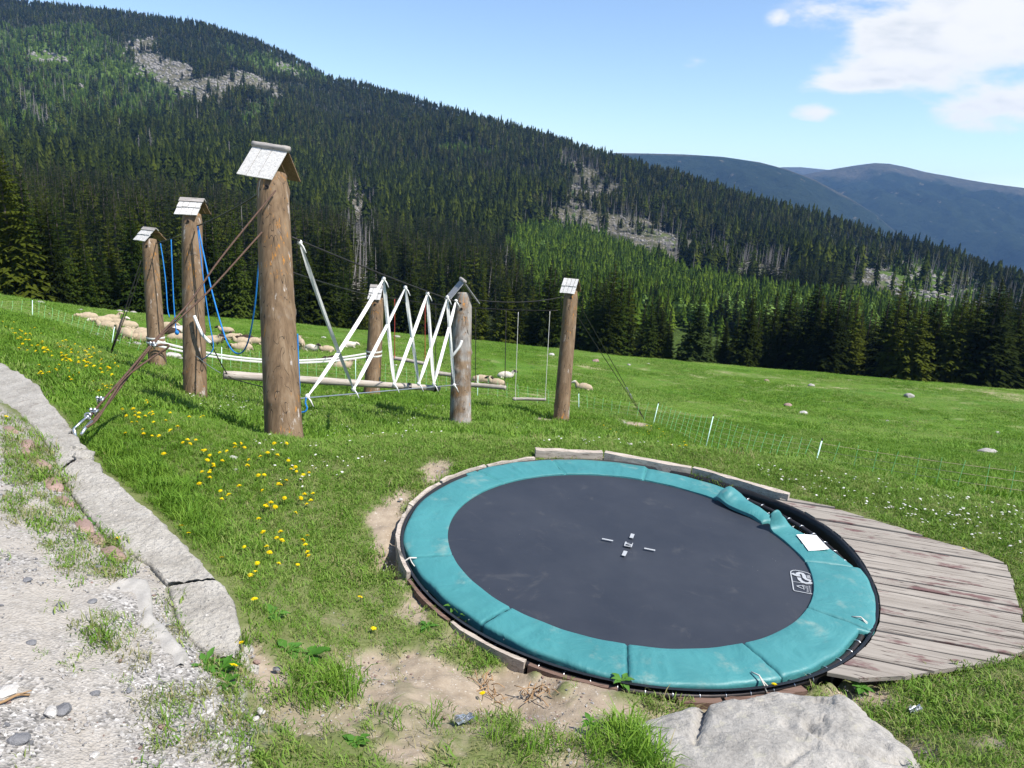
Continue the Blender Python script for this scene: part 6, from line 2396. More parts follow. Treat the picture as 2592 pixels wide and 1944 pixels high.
def build_sheep():
    meshes = {}
    W, Wh, D, F = 'wool', 'wool_white', 'wool_dark', 'face_dark'
    # px, py of the feet, pose, wool, face, heading (degrees, 0 = right, 180 = left, 90 = away), label
    L = [
        (222, 812, 'lying', W, W, 195, 'long cream sheep lying behind the others, farthest left of the flock'),
        (282, 815, 'lying_head_up', W, W, 10, 'cream sheep lying at the right end of the leftmost pile of sheep'),
        (258, 824, 'lying', W, Wh, 190, 'cream sheep lying in the middle of the leftmost pile of sheep'),
        (296, 826, 'lying_head_up', W, Wh, -15, 'cream sheep with a white face raised in the leftmost pile'),
        (272, 836, 'lying_head_up', W, W, 165, 'tawny sheep lying in front of the leftmost pile of sheep'),
        (322, 835, 'lying', W, W, 180, 'sheep lying flat beside the thin fence post'),
        (317, 858, 'lying_head_up', W, W, 120, 'round fleeced sheep lying alone between fence and leftmost post'),
        (356, 852, 'lying', W, W, 200, 'small sheep lying just left of the leftmost post'),
        (358, 860, 'lying_head_up', W, W, 170, 'sheep lying against the left side of the leftmost post'),
        (366, 868, 'lying', W, W, 185, 'sheep lying lowest beside the leftmost post'),
        (424, 834, 'lying', W, W, 0, 'sheep lying just right of the leftmost post'),
        (432, 852, 'lying', D, D, 170, 'dark brown sheep lying under the rusty cables'),
        (452, 846, 'lying_head_up', Wh, F, 20, 'pale sheep with a black head between the two left posts'),
        (468, 842, 'lying', Wh, F, 160, 'pale sheep with a black head nearest the post with the blue rope'),
        (448, 864, 'lying', W, W, 5, 'cream sheep lying behind the slack straps between the left posts'),
        (474, 868, 'lying', W, W, 180, 'cream sheep lying against the left of the post with the blue rope'),
        (533, 872, 'lying_head_up', W, F, -10, 'black-faced sheep lying just right of the post with the blue rope'),
        (545, 870, 'lying', W, F, -30, 'black-faced sheep with lowered head beside another black-faced one'),
        (573, 855, 'standing', W, F, 175, 'sheep standing on black legs in the meadow'),
        (588, 861, 'lying', W, W, 10, 'cream sheep lying behind the standing sheep'),
        (622, 866, 'lying', D, D, 185, 'black sheep lying behind two cream ones in the rope loop'),
        (612, 874, 'lying_head_up', W, W, 175, 'cream sheep lying long in front of the black one'),
        (645, 872, 'lying_head_up', W, W, 5, 'cream sheep lying at the left edge of the tallest post'),
        (612, 890, 'lying', W, F, 188, 'big cream sheep with black face lying above the slack straps'),
        (762, 888, 'standing', W, W, 100, 'sheep half hidden by the tallest post on its right side'),
        (789, 890, 'lying_head_up', Wh, F, -40, 'white sheep with black head raised behind the first strap'),
        (826, 892, 'lying_head_up', W, W, 190, 'cream sheep lying low among the straps'),
        (848, 922, 'lying', D, D, 185, 'brown sheep lying below the slack straps'),
        (868, 936, 'lying_head_up', W, W, 20, 'cream sheep lying in front of the brown one behind the crossing straps'),
        (885, 880, 'lying', Wh, Wh, 0, 'small white sheep lying far up the meadow behind the straps'),
        (1218, 970, 'lying', W, F, 0, 'cream sheep lying just right of the grey gnarled post'),
        (1256, 978, 'lying_head_up', W, F, 172, 'tawny sheep with head raised above the swing log on dark ropes'),
        (1280, 959, 'lying_head_up', Wh, F, 8, 'white sheep with a black head lying beyond the thin swing log'),
        (1476, 990, 'lying_head_up', W, Wh, 178, 'lone tawny sheep with white face lying right of the slim right post'),
    ]
    rg = np.random.default_rng(6)
    for px, py, kind, w, f, hd, lab in L:
        key = (kind, w, f)
        if key not in meshes:
            o = sheep_mesh(kind).build('sheep', [M[w], M[f]])
            meshes[key] = o
            first = True
        else:
            o = meshes[key].copy(); COL.objects.link(o)
        p = hit(px, py, 8)
        o.location = tuple(p - (0, 0, 0.03))
        s = rg.uniform(0.78, 0.90)
        o.scale = (s, s * rg.uniform(0.92, 1.02), s * (0.95 if kind.startswith('lying') else 1.0))
        az = math.atan2(p[0], p[1])
        o.rotation_euler = (0, 0, R(hd) - az + rg.normal(0, 0.06))
        tag(o, lab, 'sheep', 'sheep resting in the meadow')


# ------------------------------------------------------------------ stones, fence
def build_stones():
    S, Wt, D = 'stone', 'stone_white', 'stone_dark'
    L = [(98, 770, 30, S, 'rounded grey boulder at the top of the meadow near the leftmost fence post'), (125, 796, 12, Wt, 'small pale stone below the rounded grey boulder'), (144, 780, 8, S, 'tiny stone right of the rounded grey boulder'),
         (203, 787, 16, S, 'low flat stone above the leftmost pile of sheep'), (302, 783, 18, S, 'pale stone at the meadow edge, left one of a group by the guy cable'), (318, 783, 18, S, 'pale stone at the meadow edge, middle one of a group by the guy cable'), (337, 786, 22, S, 'pale stone at the meadow edge, right one of a group by the guy cable'),
         (197, 848, 24, S, 'pale rock left of the round fleeced sheep'), (244, 850, 24, S, 'pale humped rock between fence strands'), (226, 852, 10, S, 'small rock between two larger pale rocks'), (275, 866, 12, S, 'small rock beside the second fence post'), (292, 866, 22, S, 'flat rock behind the second fence post'), (325, 871, 16, Wt, 'white rock left of the leftmost post'), (345, 874, 26, S, 'long flat rock left of the leftmost post'),
         (436, 906, 46, Wt, 'big bright white rock just right of the leftmost post'), (458, 912, 24, S, 'grey rock beside the big bright white rock'), (466, 925, 16, S, 'small grey rock below the big bright white one'), (441, 935, 18, Wt, 'white oval stone in front of the big bright white rock'), (351, 902, 10, Wt, 'white pebble left of the leftmost post'),
         (549, 923, 20, 'brick', 'tan stone in the grass near the end of the long log'), (542, 900, 8, Wt, 'tiny white stone above the tan stone'), (598, 909, 8, Wt, 'tiny white stone below the sagging blue rope'), (664, 980, 20, Wt, 'white stone against the left of the tallest post'),
         (818, 857, 16, Wt, 'white flat stone at the top of the meadow behind the first strap'), (1004, 855, 22, S, 'pale stones at the top edge of the meadow right of the rear post'), (1001, 926, 12, Wt, 'small white stone behind the straps'), (1396, 900, 20, Wt, 'white stone at the meadow edge left of the slim right post'), (1508, 917, 26, 'brick', 'rust-brown clod with stone just right of the slim right post'),
         (1592, 925, 12, S, 'upright grey stone high on the meadow'), (1641, 922, 10, Wt, 'small white stone at the meadow edge'), (1941, 965, 18, 'brick', 'brown and white upright stone near the dark spruces'), (2052, 978, 24, S, 'flat grey block on the upper meadow'), (2300, 1006, 32, S, 'round grey rock in a brown hollow on the right of the meadow'),
         (1994, 1030, 28, 'brick', 'rusty brown turf-topped rock in mid meadow'), (2033, 1050, 26, Wt, 'white angular rock right of the rusty brown one'), (2246, 1066, 10, Wt, 'tiny white stone in the open meadow'), (2172, 1101, 10, Wt, 'tiny white stone lower in the open meadow'), (2526, 1098, 22, Wt, 'white flat stone near the right border'), (2498, 1148, 62, S, 'long grey slab of rock near the right border'),
         (1579, 1072, 14, Wt, 'pale stone on the bare spot of the guy cable'), (1655, 1076, 14, S, 'grey stone beside the guy cable and fence post'), (1168, 1097, 28, Wt, 'white stone in the grass below the grey gnarled post'), (1205, 1098, 12, Wt, 'small white stone right of the larger one below the gnarled post'), (1516, 1117, 16, Wt, 'white flat stone right of the post feet'), (1598, 1128, 18, Wt, 'white flat stone near the yellow dandelions'),
         (2255, 1285, 20, S, 'small pointed grey stone at the far edge of the deck'), (590, 1164, 26, Wt, 'white crumbly stone among dandelions'), (594, 1192, 18, Wt, 'white stone below the crumbly one among dandelions'), (1014, 1265, 14, Wt, 'white chip on the worn soil left of the trampoline'), (1160, 1000, 8, Wt, 'tiny white stone by the gnarled post'), (1078, 1498, 10, Wt, 'white pebble by the front left edging board'), (1557, 1727, 16, S, 'pale pebble in the soil in front of the trampoline')]
    for i, (px, py, w, m, lab) in enumerate(L):
        p = hit(px, py)
        D_ = float(p @ CAM_F)
        s = w * D_ / FPX * 0.46
        rock('meadow_stone', p + (0, 0, s * 0.15), s, M[m], lab, 'stone', 'stones lying in the meadow', 700 + i, 3 if w > 24 else 2, True, 0.12, 0.55 if px != 2498 else 0.28, rz=0.3 + 0.2 * math.sin(i))


def build_fence():
    posts = [((-70, 752), (-76, 808), 30), ((82, 758), (82, 817), 30), ((290, 825), (280, 890), 28.5), ((561, 876), (561, 940), 28.0), ((900, 905), (900, 972), 27.5), ((1210, 948), (1208, 1018), 27), ((1465, 994), (1465, 1056), 26.5), ((1667, 1019), (1649, 1093), 24),
             ((1806, 1051), (1783, 1146), 20), ((2081, 1112), (2048, 1236), 15.0), ((2640, 1188), (2610, 1345), 12.0)]
    T = empty('net_fence', P(561, 938, 28))
    tag(T, 'thin green and white electric net fence crossing the whole meadow', 'fence')
    o = np.array(T.location)
    tops, bots = [], []
    for t, b_, D in posts:
        a, c = P(*t, D), P(*b_, D)
        g = gz(c[0], c[1])
        if g < c[2]:
            c = np.array([c[0], c[1], g])
        tops.append(a); bots.append(c)
        d = (a - c) / np.linalg.norm(a - c)
        m = MB().tube([c - d * 0.12, a - d * 0.03], 0.014, 6)
        pst = m.build('post', M['post_plastic'], T, o)
        MB().tube([a - d * 0.035, a + d * 0.025], 0.014, 6).build('cap', M['cable'], pst, o)
    for i in range(len(posts) - 1):
        a0, a1, c0, c1 = tops[i], tops[i + 1], bots[i], bots[i + 1]
        span = np.linalg.norm(a1 - a0)
        n = max(6, int(span / 0.36))
        g = MB(); w = MB()
        far = posts[i][2] > 16
        rr = 0.0062 if far else 0.0052
        for k in range(1, n):
            f = k / n
            t = a0 * (1 - f) + a1 * f - np.array([0, 0, 0.10 * 4 * f * (1 - f) * (1 if far else 0.35)])
            b = c0 * (1 - f) + c1 * f
            b[2] = gz(b[0], b[1]) + 0.02 if far else b[2]
            m_ = (t + b) / 2 + np.array([0.03 * math.sin(k * 2.1 + i), 0.02, 0])
            g.tube(smooth_path([t, m_, b], 8), rr, 3, cap=False)
        for h in np.linspace(0.02, 0.92, 7):
            q = []
            for k in range(n + 1):
                f = k / n
                t = a0 * (1 - f) + a1 * f - np.array([0, 0, 0.10 * 4 * f * (1 - f) * (1 if far else 0.35)])
                b = c0 * (1 - f) + c1 * f
                b[2] = gz(b[0], b[1]) + 0.02 if far and 0 < k < n else b[2]
                q.append(b * (1 - h) + t * h)
            w.tube(q, 0.0024 if far else 0.0038, 3, cap=False)
        g.build('upright_strands', M['green_plastic'], T, o)
        w.build('wire_strands', M['tan_wire'], T, o)
    # little green fence at the far edge
    T = empty('far_fence', hit(2005, 962))
    tag(T, 'small dark green wire fence at the foot of the tall spruces', 'fence')
    o = np.array(T.location)
    b = MB(); q = []
    for k, px in enumerate(np.linspace(1966, 2050, 8)):
        p = at_az(px, 97)
        MB().tube([p, p + (0, 0, 0.75)], 0.035, 5).build('post', M['weed'], T, o)
        q.append(p)
    for h in (0.25, 0.5, 0.72):
        b.tube([p + (0, 0, h) for p in q], 0.015, 3)
    b.build('wire_strands', M['cable'], T, o)


# ------------------------------------------------------------------ grass, flowers, gravel
def tuft(seed, n, rad, h0, h1, w, lean=0.5, segs=2):
    rg = np.random.default_rng(seed)
    V, F = [], []
    for i in range(n):
        a = rg.uniform(0, 6.28); r = rad * math.sqrt(rg.random())
        p = np.array([math.cos(a) * r, math.sin(a) * r, -0.008])
        h = rg.uniform(h0, h1); ww = w * rg.uniform(0.7, 1.3)
        d = rg.uniform(0, 6.28); ln = h * lean * rg.uniform(0.2, 1.4)
        dv = np.array([math.cos(d), math.sin(d), 0]); sv = np.array([-dv[1], dv[0], 0]) if rg.random() < 0.5 else np.array([math.cos(a + 1), math.sin(a + 1), 0])
        o = len(V)
        m = p + dv * ln * 0.35 + (0, 0, h * 0.6)
        t = p + dv * ln + (0, 0, h * (1 - 0.25 * lean))
        V += [p - sv * ww / 2, p + sv * ww / 2, m + sv * ww * 0.42, m - sv * ww * 0.42, t]
        F += [(o, o + 1, o + 2, o + 3), (o + 3, o + 2, o + 4)]
    return MB().add(V, F)


def region_points(n, r0, r1, seed, az=50):
    rg = np.random.default_rng(seed)
    a = rg.uniform(R(-az), R(az), n)
    r = np.sqrt(rg.uniform(r0 ** 2, r1 ** 2, n))
    x, y = r * np.sin(a), r * np.cos(a)
    return x, y, rg




def grass_field(n, r0, r1, seed, margin=620):
    x, y, rg = region_points(n, r0, r1, seed)
    z = ground_z(x, y)
    V = np.stack([x, y, z], 1)
    sand, path, px, py, rho = masks(V)
    hole = V - HOLE_C
    rh = np.hypot(hole @ TX, hole @ TY) - hole_r(np.arctan2(hole @ TY, hole @ TX))
    ok = (px > -margin) & (px < 2592 + margin) & (py < 1944 + 2 * margin) & (rh > 0.04)
    ok &= poly_sd(px, py, DECK_POLY) < -2
    wall = poly_sd(px, py, WALL_R + WALL_L[::-1])
    ok &= ~((wall > -3) & (py > 960))
    ok &= poly_sd(px, py, [(1640, 1850), (1830, 1790), (2080, 1750), (2260, 1870), (2350, 1990), (2300, 2300), (1750, 2300), (1700, 1960)]) < 0
    for q in POSTS.values():
        ok &= np.hypot(x - q[0][0], y - q[0][1]) > 0.17
    V[:, 2] -= sand * 0.03
    return V, sand, path, px, py, rho, ok, rg, wall


def build_grass():
    lawn = [proto('lawn_tuft', tuft(s, 32, 0.085, 0.018, 0.050, 0.0055, 1.0), M['grass']) for s in range(4)]
    tall = [proto('tall_tuft', tuft(10 + s, 24, 0.075, 0.07, 0.15, 0.006, 0.75), M['grass_lush']) for s in range(3)]
    dry = [proto('dry_tuft', tuft(20 + s, 16, 0.07, 0.02, 0.07, 0.004, 1.3), M['grass_dry']) for s in range(2)]
    mid = [proto('meadow_patch', tuft(30 + s, 70, 0.26, 0.04, 0.10, 0.011, 0.8), M['grass_lush'] if s % 3 else M['grass']) for s in range(4)]
    # near turf
    V, sand, path, px, py, rho, ok, rg, wall = grass_field(58000, 1.9, 10.5, 1)
    n = len(V)
    wear = fbm(V[:, 0] * 1.7, V[:, 1] * 1.7, 4, 55)
    fine = fbm(V[:, 0] * 8, V[:, 1] * 8, 3, 66)
    # probability of a tuft
    thin = sstep(py, 1430, 1640) * sstep(px, 560, 700)
    p = np.clip(1.0 - sand * 1.15, 0, 1) * (1 - 0.42 * thin * sstep(-wear, -0.62, -0.40)) * (1 - 0.25 * sstep(py, 1150, 1400))
    p = np.where(path > 0.2, np.clip(1 - path * 1.2, 0, 1) , p)
    band = np.clip(1 - np.abs(poly_sd(px, py, PATH) - 26) / 46, 0, 1) * (py < 1780) * (px < 560)
    weedy = sstep(fbm(V[:, 0] * 3.1, V[:, 1] * 3.1, 3, 99), 0.50, 0.66) * (path > 0.5)
    tufts = np.zeros(n)
    for pl in ([(0, 1040), (110, 1130), (190, 1230), (250, 1330), (330, 1420), (300, 1470), (180, 1480), (120, 1400), (40, 1290), (0, 1270)], [(0, 1270), (60, 1300), (40, 1330), (0, 1330)],
               [(385, 1500), (440, 1500), (500, 1640), (600, 1690), (600, 1740), (560, 1745), (500, 1690), (430, 1610)], [(150, 1560), (330, 1560), (420, 1660), (330, 1700), (230, 1640)], [(330, 1760), (600, 1720), (640, 1944), (400, 1944)]):
        tufts = np.maximum(tufts, sstep(poly_sd(px, py, pl), -14, 14))
    pth = np.maximum(tufts * (0.30 + 0.7 * (fine > 0.5)), 0.06 * weedy)
    p = np.where(path > 0.4, pth, p)
    keep = ok & (rg.random(n) < p)
    high = np.zeros(n)
    dw = poly_sd(px, py, WALL_R + [(620, 1700), (700, 1740), (780, 1800), (900, 1860), (1000, 1800), (1150, 1840), (1300, 1880), (1500, 1890), (1590, 1870), (1720, 1944), (600, 1944)])
    for pl in ([(600, 1560), (680, 1600), (700, 1680), (760, 1750), (700, 1780), (640, 1720), (606, 1640)], [(700, 1730), (900, 1690), (950, 1780), (1050, 1830), (1150, 1800), (1300, 1850), (1330, 1880), (1100, 1870), (900, 1840), (760, 1800)],
               [(1500, 1850), (1600, 1800), (1680, 1830), (1640, 1900), (1700, 1944), (1480, 1944)], [(1300, 1880), (1560, 1870), (1600, 1944), (1300, 1944)], [(1360, 1700), (1430, 1690), (1460, 1740), (1400, 1755)],
               [(200, 1110), (330, 1090), (420, 1180), (520, 1290), (560, 1400), (480, 1360), (380, 1260), (270, 1170)], [(0, 880), (120, 960), (230, 1080), (300, 1050), (200, 980), (60, 880)]):
        high = np.maximum(high, sstep(poly_sd(px, py, pl), -12, 20))
    high *= sstep(fine, 0.36, 0.55)
    left_lush = sstep(-px, -900, -500) * sstep(-py, -1480, -1250)
    is_tall = (rg.random(n) < np.clip(0.75 * high + 0.5 * left_lush, 0, 0.95) * (path < 0.4))
    is_dry = (rg.random(n) < 0.10 + 0.35 * sand + 0.22 * sstep(py, 1500, 1800)) & ~is_tall
    is_dry |= (path > 0.5) & (rg.random(n) < 0.45)
    scl = rg.uniform(0.75, 1.3, n) * (0.75 + 0.5 * wear)
    scl = np.where(is_tall, scl * (0.45 + 0.36 * high), scl * 0.85)
    clump = sstep(fbm(V[:, 0] * 4, V[:, 1] * 4, 3, 44), 0.5, 0.7)
    scl = scl * (1 + 0.45 * clump)
    for nm, sel, pr in (('lawn_grass', keep & ~is_tall & ~is_dry, lawn), ('tall_grass', keep & is_tall, tall), ('dry_grass', keep & is_dry, dry)):
        k = sel.sum()
        scatter(nm, V[sel], yaw_tilt(k, 0.12), scl[sel], rg.integers(0, len(pr), k), pr)
    # meadow behind the brow
    V, sand, path, px, py, rho, ok, rg, wall = grass_field(41000, 10.0, 34, 2)
    n = len(V)
    keep = ok & (rg.random(n) < 1 - sand) & (path < 0.3)
    k = keep.sum()
    scatter('meadow_grass', V[keep], yaw_tilt(k, 0.08), rg.uniform(0.7, 1.35, k) * (0.6 + 0.8 * fbm(V[keep][:, 0] / 2, V[keep][:, 1] / 2, 3, 71)), np.where(fbm(V[keep][:, 0] / 3, V[keep][:, 1] / 3, 4, 73) + rg.normal(0, 0.08, k) > 0.5, rg.integers(1, 3, k), rg.choice([0, 3], k)), mid)
    x, y, rg2 = region_points(16000, 9.0, 60, 8)
    V2 = np.stack([x, y, ground_z(x, y)], 1)
    sand2, path2, px2, py2, rho2 = masks(V2)
    w = sstep(fbm(x / 1.3, y / 1.3, 4, 171), 0.56, 0.70)
    k2 = (rg2.random(len(x)) < w) & (sand2 < 0.3) & (path2 < 0.2) & (rho2 > 2.9)
    drym = [proto('dry_patch', tuft(50 + s, 60, 0.22, 0.03, 0.12, 0.009, 0.9), M['grass_dry']) for s in range(2)] + [proto('dark_patch', tuft(60, 60, 0.20, 0.06, 0.16, 0.012, 0.6), M['weed'])]
    k = k2.sum()
    scatter('meadow_tussocks', V2[k2], yaw_tilt(k, 0.08), rg2.uniform(0.5, 1.2, k), rg2.choice(3, k, p=[.42, .38, .2]), drym)
    x, y, rg = region_points(36000, 33, 96, 3)
    V = np.stack([x, y, ground_z(x, y)], 1)
    px, py = project(V)
    keep = (px > -500) & (px < 3100)
    k = keep.sum()
    fm = fbm(V[keep][:, 0] / 5, V[keep][:, 1] / 5, 4, 72)
    scatter('far_meadow_grass', V[keep], yaw_tilt(k, 0.05), np.stack([rg.uniform(1.6, 2.6, k)] * 2 + [rg.uniform(0.7, 1.5, k) * (0.3 + 1.2 * sstep(fm, 0.3, 0.65))], 1), np.where(fbm(V[keep][:, 0] / 7, V[keep][:, 1] / 7, 4, 74) + rg.normal(0, 0.08, k) > 0.5, rg.integers(1, 3, k), rg.choice([0, 3], k)), mid)


def flower_head(seed, parts=False):
    rg = np.random.default_rng(seed)
    V, F = [], []
    for ring, (n, L, zt) in enumerate(((18, 1.0, 0.05), (15, 0.72, 0.16), (10, 0.42, 0.24))):
        for k in range(n):
            a = 2 * math.pi * (k + rg.uniform(-0.3, 0.3)) / n + ring
            d = np.array([math.cos(a), math.sin(a), 0]); s = np.array([-d[1], d[0], 0]) * 0.13
            l = L * rg.uniform(0.85, 1.1)
            o = len(V)
            V += [(0, 0, 0.06 * ring), tuple(d * l * 0.6 + s + (0, 0, zt + 0.10)), tuple(d * l + (0, 0, zt)), tuple(d * l * 0.6 - s + (0, 0, zt + 0.10))]
            F.append((o, o + 1, o + 2, o + 3))
    return V, F


DAND = [
    ([(0, 800), (60, 825), (150, 868), (290, 905), (345, 935), (350, 985), (290, 975), (190, 945), (90, 900), (0, 850)], 104, 'left', 'yellow dandelion in the dense patch along the fence line at the left'),
    ([(0, 850), (120, 920), (300, 985), (350, 1010), (260, 1010), (200, 1000), (130, 985), (60, 930), (0, 890)], 30, 'kerb', 'yellow dandelion between the kerb wall and the rusty cables'),
    ([(270, 1030), (330, 990), (450, 1030), (560, 1065), (700, 1120), (790, 1200), (800, 1330), (640, 1320), (540, 1240), (430, 1180), (320, 1120), (280, 1080)], 84, 'mid', 'yellow dandelion on the bank below the tallest post'),
    ([(480, 1230), (620, 1250), (820, 1160), (840, 1330), (800, 1440), (700, 1500), (580, 1450), (500, 1350)], 26, 'low', 'yellow dandelion scattered between the bank and the trampoline'),
    ([(1530, 1075), (1640, 1080), (1720, 1115), (1760, 1140), (1700, 1138), (1580, 1112), (1480, 1120)], 40, 'right', 'tiny yellow dandelion in the patch right of the slim post'),
]
DAND_AT = [(460, 1341, 'yellow dandelion at the edge of the kerb wall, upper of two'), (478, 1359, 'yellow dandelion at the edge of the kerb wall, lower of two'), (562, 1420, 'yellow dandelion in lush grass right of the kerb wall'), (635, 1466, 'large open dandelion in the short grass right of the last wall slab'),
           (646, 1455, 'small dandelion touching a larger open one'), (645, 1543, 'dandelion standing tall on its stem beside the last wall slab'), (610, 1655, 'dandelion at the broken end of the kerb wall'), (594, 1716, 'dandelion below the end of the kerb wall, nearest the camera'), (298, 1373, 'dandelion in the weeds beside the brick row'),
           (253, 1290, 'dandelion by the middle of the brick row'), (18, 1060, 'dandelion in the grass at the left border of the path'), (1957, 1742, 'single bright dandelion between boulder and trampoline'), (754, 1440, 'dandelion in short grass well left of the trampoline'), (778, 1364, 'dandelion pair member left of the trampoline'), (912, 1521, 'small dandelion left of the front left cushion'),
           (946, 1601, 'dandelion in short grass below the front left cushion'), (1220, 1766, 'tiny dandelion at the crack in the sandy patch'), (2378, 1390, 'yellow dandelion at the far edge of the deck'), (2435, 1395, 'yellow dandelion by the right end of the deck edge')]


def build_flowers():
    rg = np.random.default_rng(15)
    heads = []
    for s in range(4):
        V, F = flower_head(s)
        V = np.array(V)
        heads.append((V, F))
    # near ones with parts
    for i, (px, py, lab) in enumerate(DAND_AT):
        p = hit(px, py + 6)
        hgt = 0.085 if py > 1500 and px < 700 else 0.045
        T = empty('dandelion', p)
        tag(T, lab, 'dandelion', 'dandelions in the grass')
        V, F = heads[i % 4]
        s = rg.uniform(0.019, 0.024)
        tl_ = rg.normal(0, 0.18, 2)
        W = V * s
        W = np.c_[W[:, 0], W[:, 1], W[:, 2] + W[:, 0] * tl_[0] + W[:, 1] * tl_[1] - W[:, 1] * 0.25]
        MB().add(W + (0, 0, hgt), F).build('flower_head', M['petal'], T, smooth=False)
        MB().tube([(0, 0, -0.01), (0.004, 0.003, hgt * 0.6), (0, 0, hgt)], 0.0022, 5).build('stem', M['stem'], T)
    protos = []
    for s in range(4):
        V, F = heads[s]
        b = MB().add(V * 1.0 + (0, 0, 1.9), F, 0)
        b.tube([(0, 0, -0.6), (0.1, 0.1, 0.8), (0, 0, 1.9)], 0.09, 4, 1)
        b.tube([(0, 0, 1.7), (0, 0, 1.92)], [0.15, 0.3], 6, 1)
        protos.append(b)
    built = [None] * 4
    for pl, cnt, key, lab in DAND:
        pl_ = np.array(pl, float)
        lo, hi = pl_.min(0), pl_.max(0)
        k = 0
        centres = []
        while k < cnt:
            if centres and rg.random() < 0.15:
                c = centres[rg.integers(0, len(centres))]
                q = c + rg.normal(0, (22, 8))
            else:
                q = rg.uniform(lo, hi)
            if poly_sd(q[:1], q[1:], pl_)[0] < 0:
                continue
            centres.append(q)
            p = hit(*q, 3.0)
            i = int(rg.integers(0, 4))
            if built[i] is None:
                built[i] = o = protos[i].build('dandelion', [M['petal'], M['stem']], smooth=False)
            else:
                o = built[i].copy(); COL.objects.link(o)
            s = rg.uniform(0.018, 0.027) * (1.35 if key == 'left' else 1.1 if key == 'right' else 0.98)
            o.location = tuple(p); o.scale = (s, s, s * (1.9 if key != 'right' else 1.3))
            o.rotation_euler = (rg.normal(0.2, 0.22), rg.normal(0, 0.25), rg.uniform(0, 6.28))
            tag(o, lab, 'dandelion', 'dandelions in the grass')
            k += 1
    # daisies and more far dandelions that nobody could count
    V, F = flower_head(9)
    V = np.array(V)
    d = proto('daisy_head', MB().add(V * 0.010 + (0, 0, 0.055), F), M['daisy'], smooth=False)
    pts = []
    for pl, cnt in (([(500, 980), (700, 1010), (700, 1060), (520, 1050), (470, 1010)], 150), ([(720, 1040), (1130, 1030), (1180, 1100), (1000, 1120), (760, 1110)], 130), ([(1900, 1180), (2200, 1220), (2592, 1300), (2592, 1420), (2200, 1300), (2000, 1260)], 150),
                    ([(120, 850), (165, 870), (150, 868)], 1), ([(640, 1120), (900, 1110), (1000, 1180), (700, 1260)], 40), ([(1150, 1080), (1500, 1080), (1760, 1150), (1400, 1130)], 60), ([(60, 840), (170, 865), (160, 875), (70, 850)], 60)):
        pl_ = np.array(pl, float); lo, hi = pl_.min(0), pl_.max(0)
        k = 0; tries = 0
        while k < cnt and tries < 6000:
            tries += 1
            q = rg.uniform(lo, hi)
            if poly_sd(q[:1], q[1:], pl_)[0] > 0:
                pts.append(hit(*q, 3.0)); k += 1
    pts = np.array(pts)
    n = len(pts)
    scatter('daisies', pts, yaw_tilt(n, 0.2), rg.uniform(0.8, 1.7, n), np.zeros(n, int), [d])


def leafy(seed, n, L, w):
    rg = np.random.default_rng(seed)
    b = MB()
    for i in range(n):
        a = 2 * math.pi * i / n + rg.uniform(-0.4, 0.4); l = L * rg.uniform(0.6, 1.1)
        d = np.array([math.cos(a), math.sin(a), 0]); s = np.array([-d[1], d[0], 0])
        up = rg.uniform(0.25, 0.9)
        V, F = [], []
        for k, (f, ww) in enumerate(((0.0, 0.15), (0.25, 0.55), (0.5, 1.0), (0.75, 0.8), (1.0, 0.05))):
            c = d * l * f + np.array([0, 0, l * (up * f - 0.55 * f * f)])
            jag = 1 + 0.35 * (-1) ** k * 0.5
            V += [c - s * w * ww * jag / 2 + (0, 0, 0.12 * w), c - (0, 0, 0.05 * w), c + s * w * ww * jag / 2 + (0, 0, 0.12 * w)]
        for k in range(4):
            o = k * 3
            F += [(o, o + 1, o + 4, o + 3), (o + 1, o + 2, o + 5, o + 4)]
        b.add(V, F)
    return b


def build_weeds():
    L = [(780, 1668, 9, .14, .06, 'bushy broad-leaved weed at the right of the tall grass by the wall'), (730, 1655, 8, .12, .05, 'leafy weed inside the tall grass right of the wall end'), (560, 1700, 14, .13, .035, 'dandelion leaf rosette filling the end of the kerb wall'), (520, 1690, 12, .11, .03, 'toothed leaf rosette left of the wall end rosette'), (575, 1735, 11, .10, .03, 'low leaf rosette below the wall end'),
         (1575, 1728, 8, .09, .035, 'small leafy weed at the front edge of the trampoline'), (2180, 1745, 9, .10, .04, 'leafy weed at the lower tip of the deck'), (240, 1325, 10, .10, .03, 'leaf rosette between two bricks of the row'), (1150, 1540, 9, .09, .03, 'leafy weed at the front left rim'), (1190, 1568, 8, .08, .03, 'small leafy weed below the front left rim'), (1080, 1590, 8, .09, .03, 'leafy weed in thin grass left of the trampoline'),
         (690, 1560, 8, .12, .05, 'dandelion leaves on bare soil right of the last slab'), (900, 1880, 8, .08, .035, 'small round-leaved weed low in the grass'), (1495, 1832, 7, .07, .03, 'dark leafy weed by the left end of the boulder')]
    for i, (px, py, n, l, w, lab) in enumerate(L):
        o = leafy(40 + i, n, l, w).build('leafy_weed', M['weed'])
        o.location = tuple(hit(px, py))
        tag(o, lab, 'weed', 'leafy weeds')


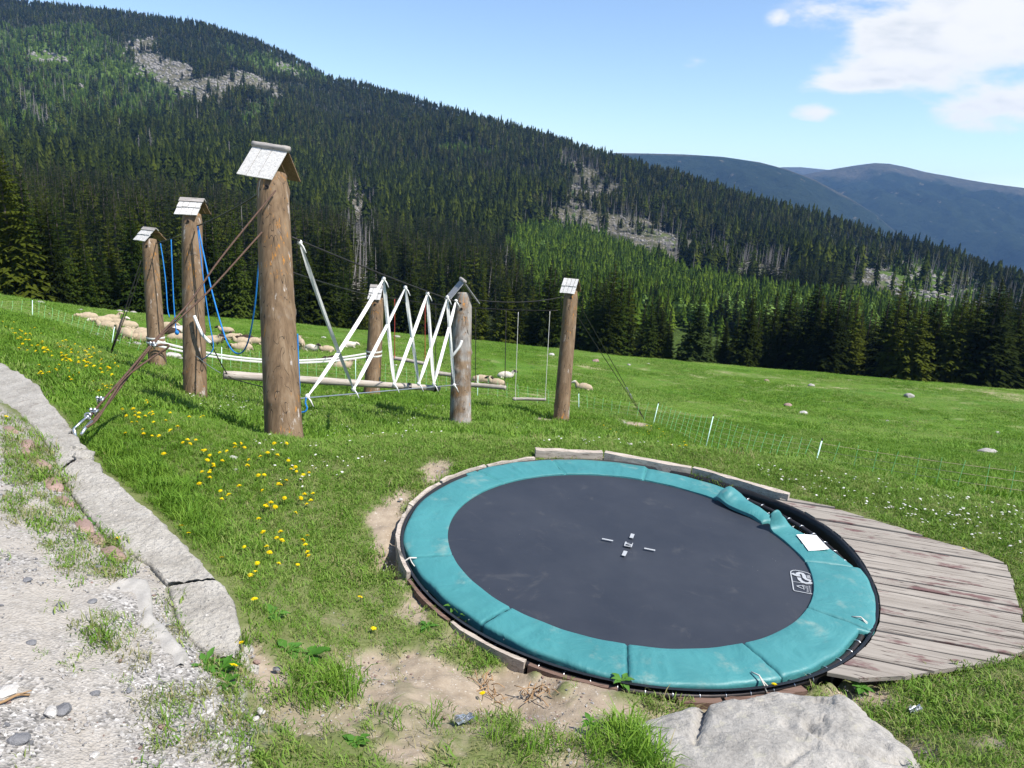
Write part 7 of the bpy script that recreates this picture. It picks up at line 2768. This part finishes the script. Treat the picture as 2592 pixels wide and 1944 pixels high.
def build_gravel():
    pr = []
    for i, m in enumerate(('stone_white', 'stone_white', 'stone', 'stone_dark', 'brick')):
        rg = np.random.default_rng(800 + i)
        v, f = ico_verts(1)
        v = v * (1 + rg.normal(0, 0.14, (len(v), 1))) * np.array([1, 0.75, 0.55])
        pr.append(proto('gravel_grain', MB().add(v, f), M[m] if m != 'stone' else M['gravel_grey'], smooth=False))
    x, y, rg = region_points(60000, 1.9, 6.5, 31)
    V = np.stack([x, y, ground_z(x, y)], 1)
    sand, path, px, py, rho = masks(V)
    bare = poly_sd(px, py, [(60, 1480), (300, 1490), (380, 1600), (330, 1680), (200, 1700), (0, 1660), (0, 1500)])
    smoothp = sstep(bare, -20, 30)
    dens = sstep(fbm(V[:, 0] * 3, V[:, 1] * 3, 4, 33), 0.35, 0.6)
    p = path * (0.25 + 0.75 * dens) * (1 - 0.92 * smoothp)
    wall = poly_sd(px, py, WALL_R + WALL_L[::-1])
    keep = (rg.random(len(V)) < p) & (px > -150) & (py < 2200) & (wall < -2)
    k = keep.sum()
    s = np.exp(rg.normal(math.log(0.0062), 0.45, k))
    ii = rg.choice(5, k, p=[.30, .24, .27, .16, .03])
    scatter('path_gravel', V[keep] + (0, 0, 0.002), yaw_tilt(k, 0.4), np.clip(s, 0.003, 0.02), ii, pr)
    # crumbs on the sandy soil
    x, y, rg = region_points(70000, 2.6, 8.0, 32)
    V = np.stack([x, y, ground_z(x, y)], 1)
    sand, path, px, py, rho = masks(V)
    hole = V - HOLE_C
    rh = np.hypot(hole @ TX, hole @ TY) - hole_r(np.arctan2(hole @ TY, hole @ TX))
    keep = (rg.random(len(V)) < 0.45 * sand) & (rh > 0.05)
    k = keep.sum()
    V = V[keep]; V[:, 2] -= 0.03 * sand[keep]
    s = np.exp(rg.normal(math.log(0.0045), 0.5, k))
    scatter('soil_crumbs', V, yaw_tilt(k, 0.4), np.clip(s, 0.002, 0.016), rg.choice(5, k, p=[.16, .1, .3, .14, .3]), pr)


M['gravel_grey'] = mat_stone('gravel_grey', (0.20, 0.19, 0.185), (0.42, 0.40, 0.385), 9.0, 0.5)
build_sheep()
build_stones()
build_fence()
build_grass()
build_flowers()
build_weeds()
build_gravel()
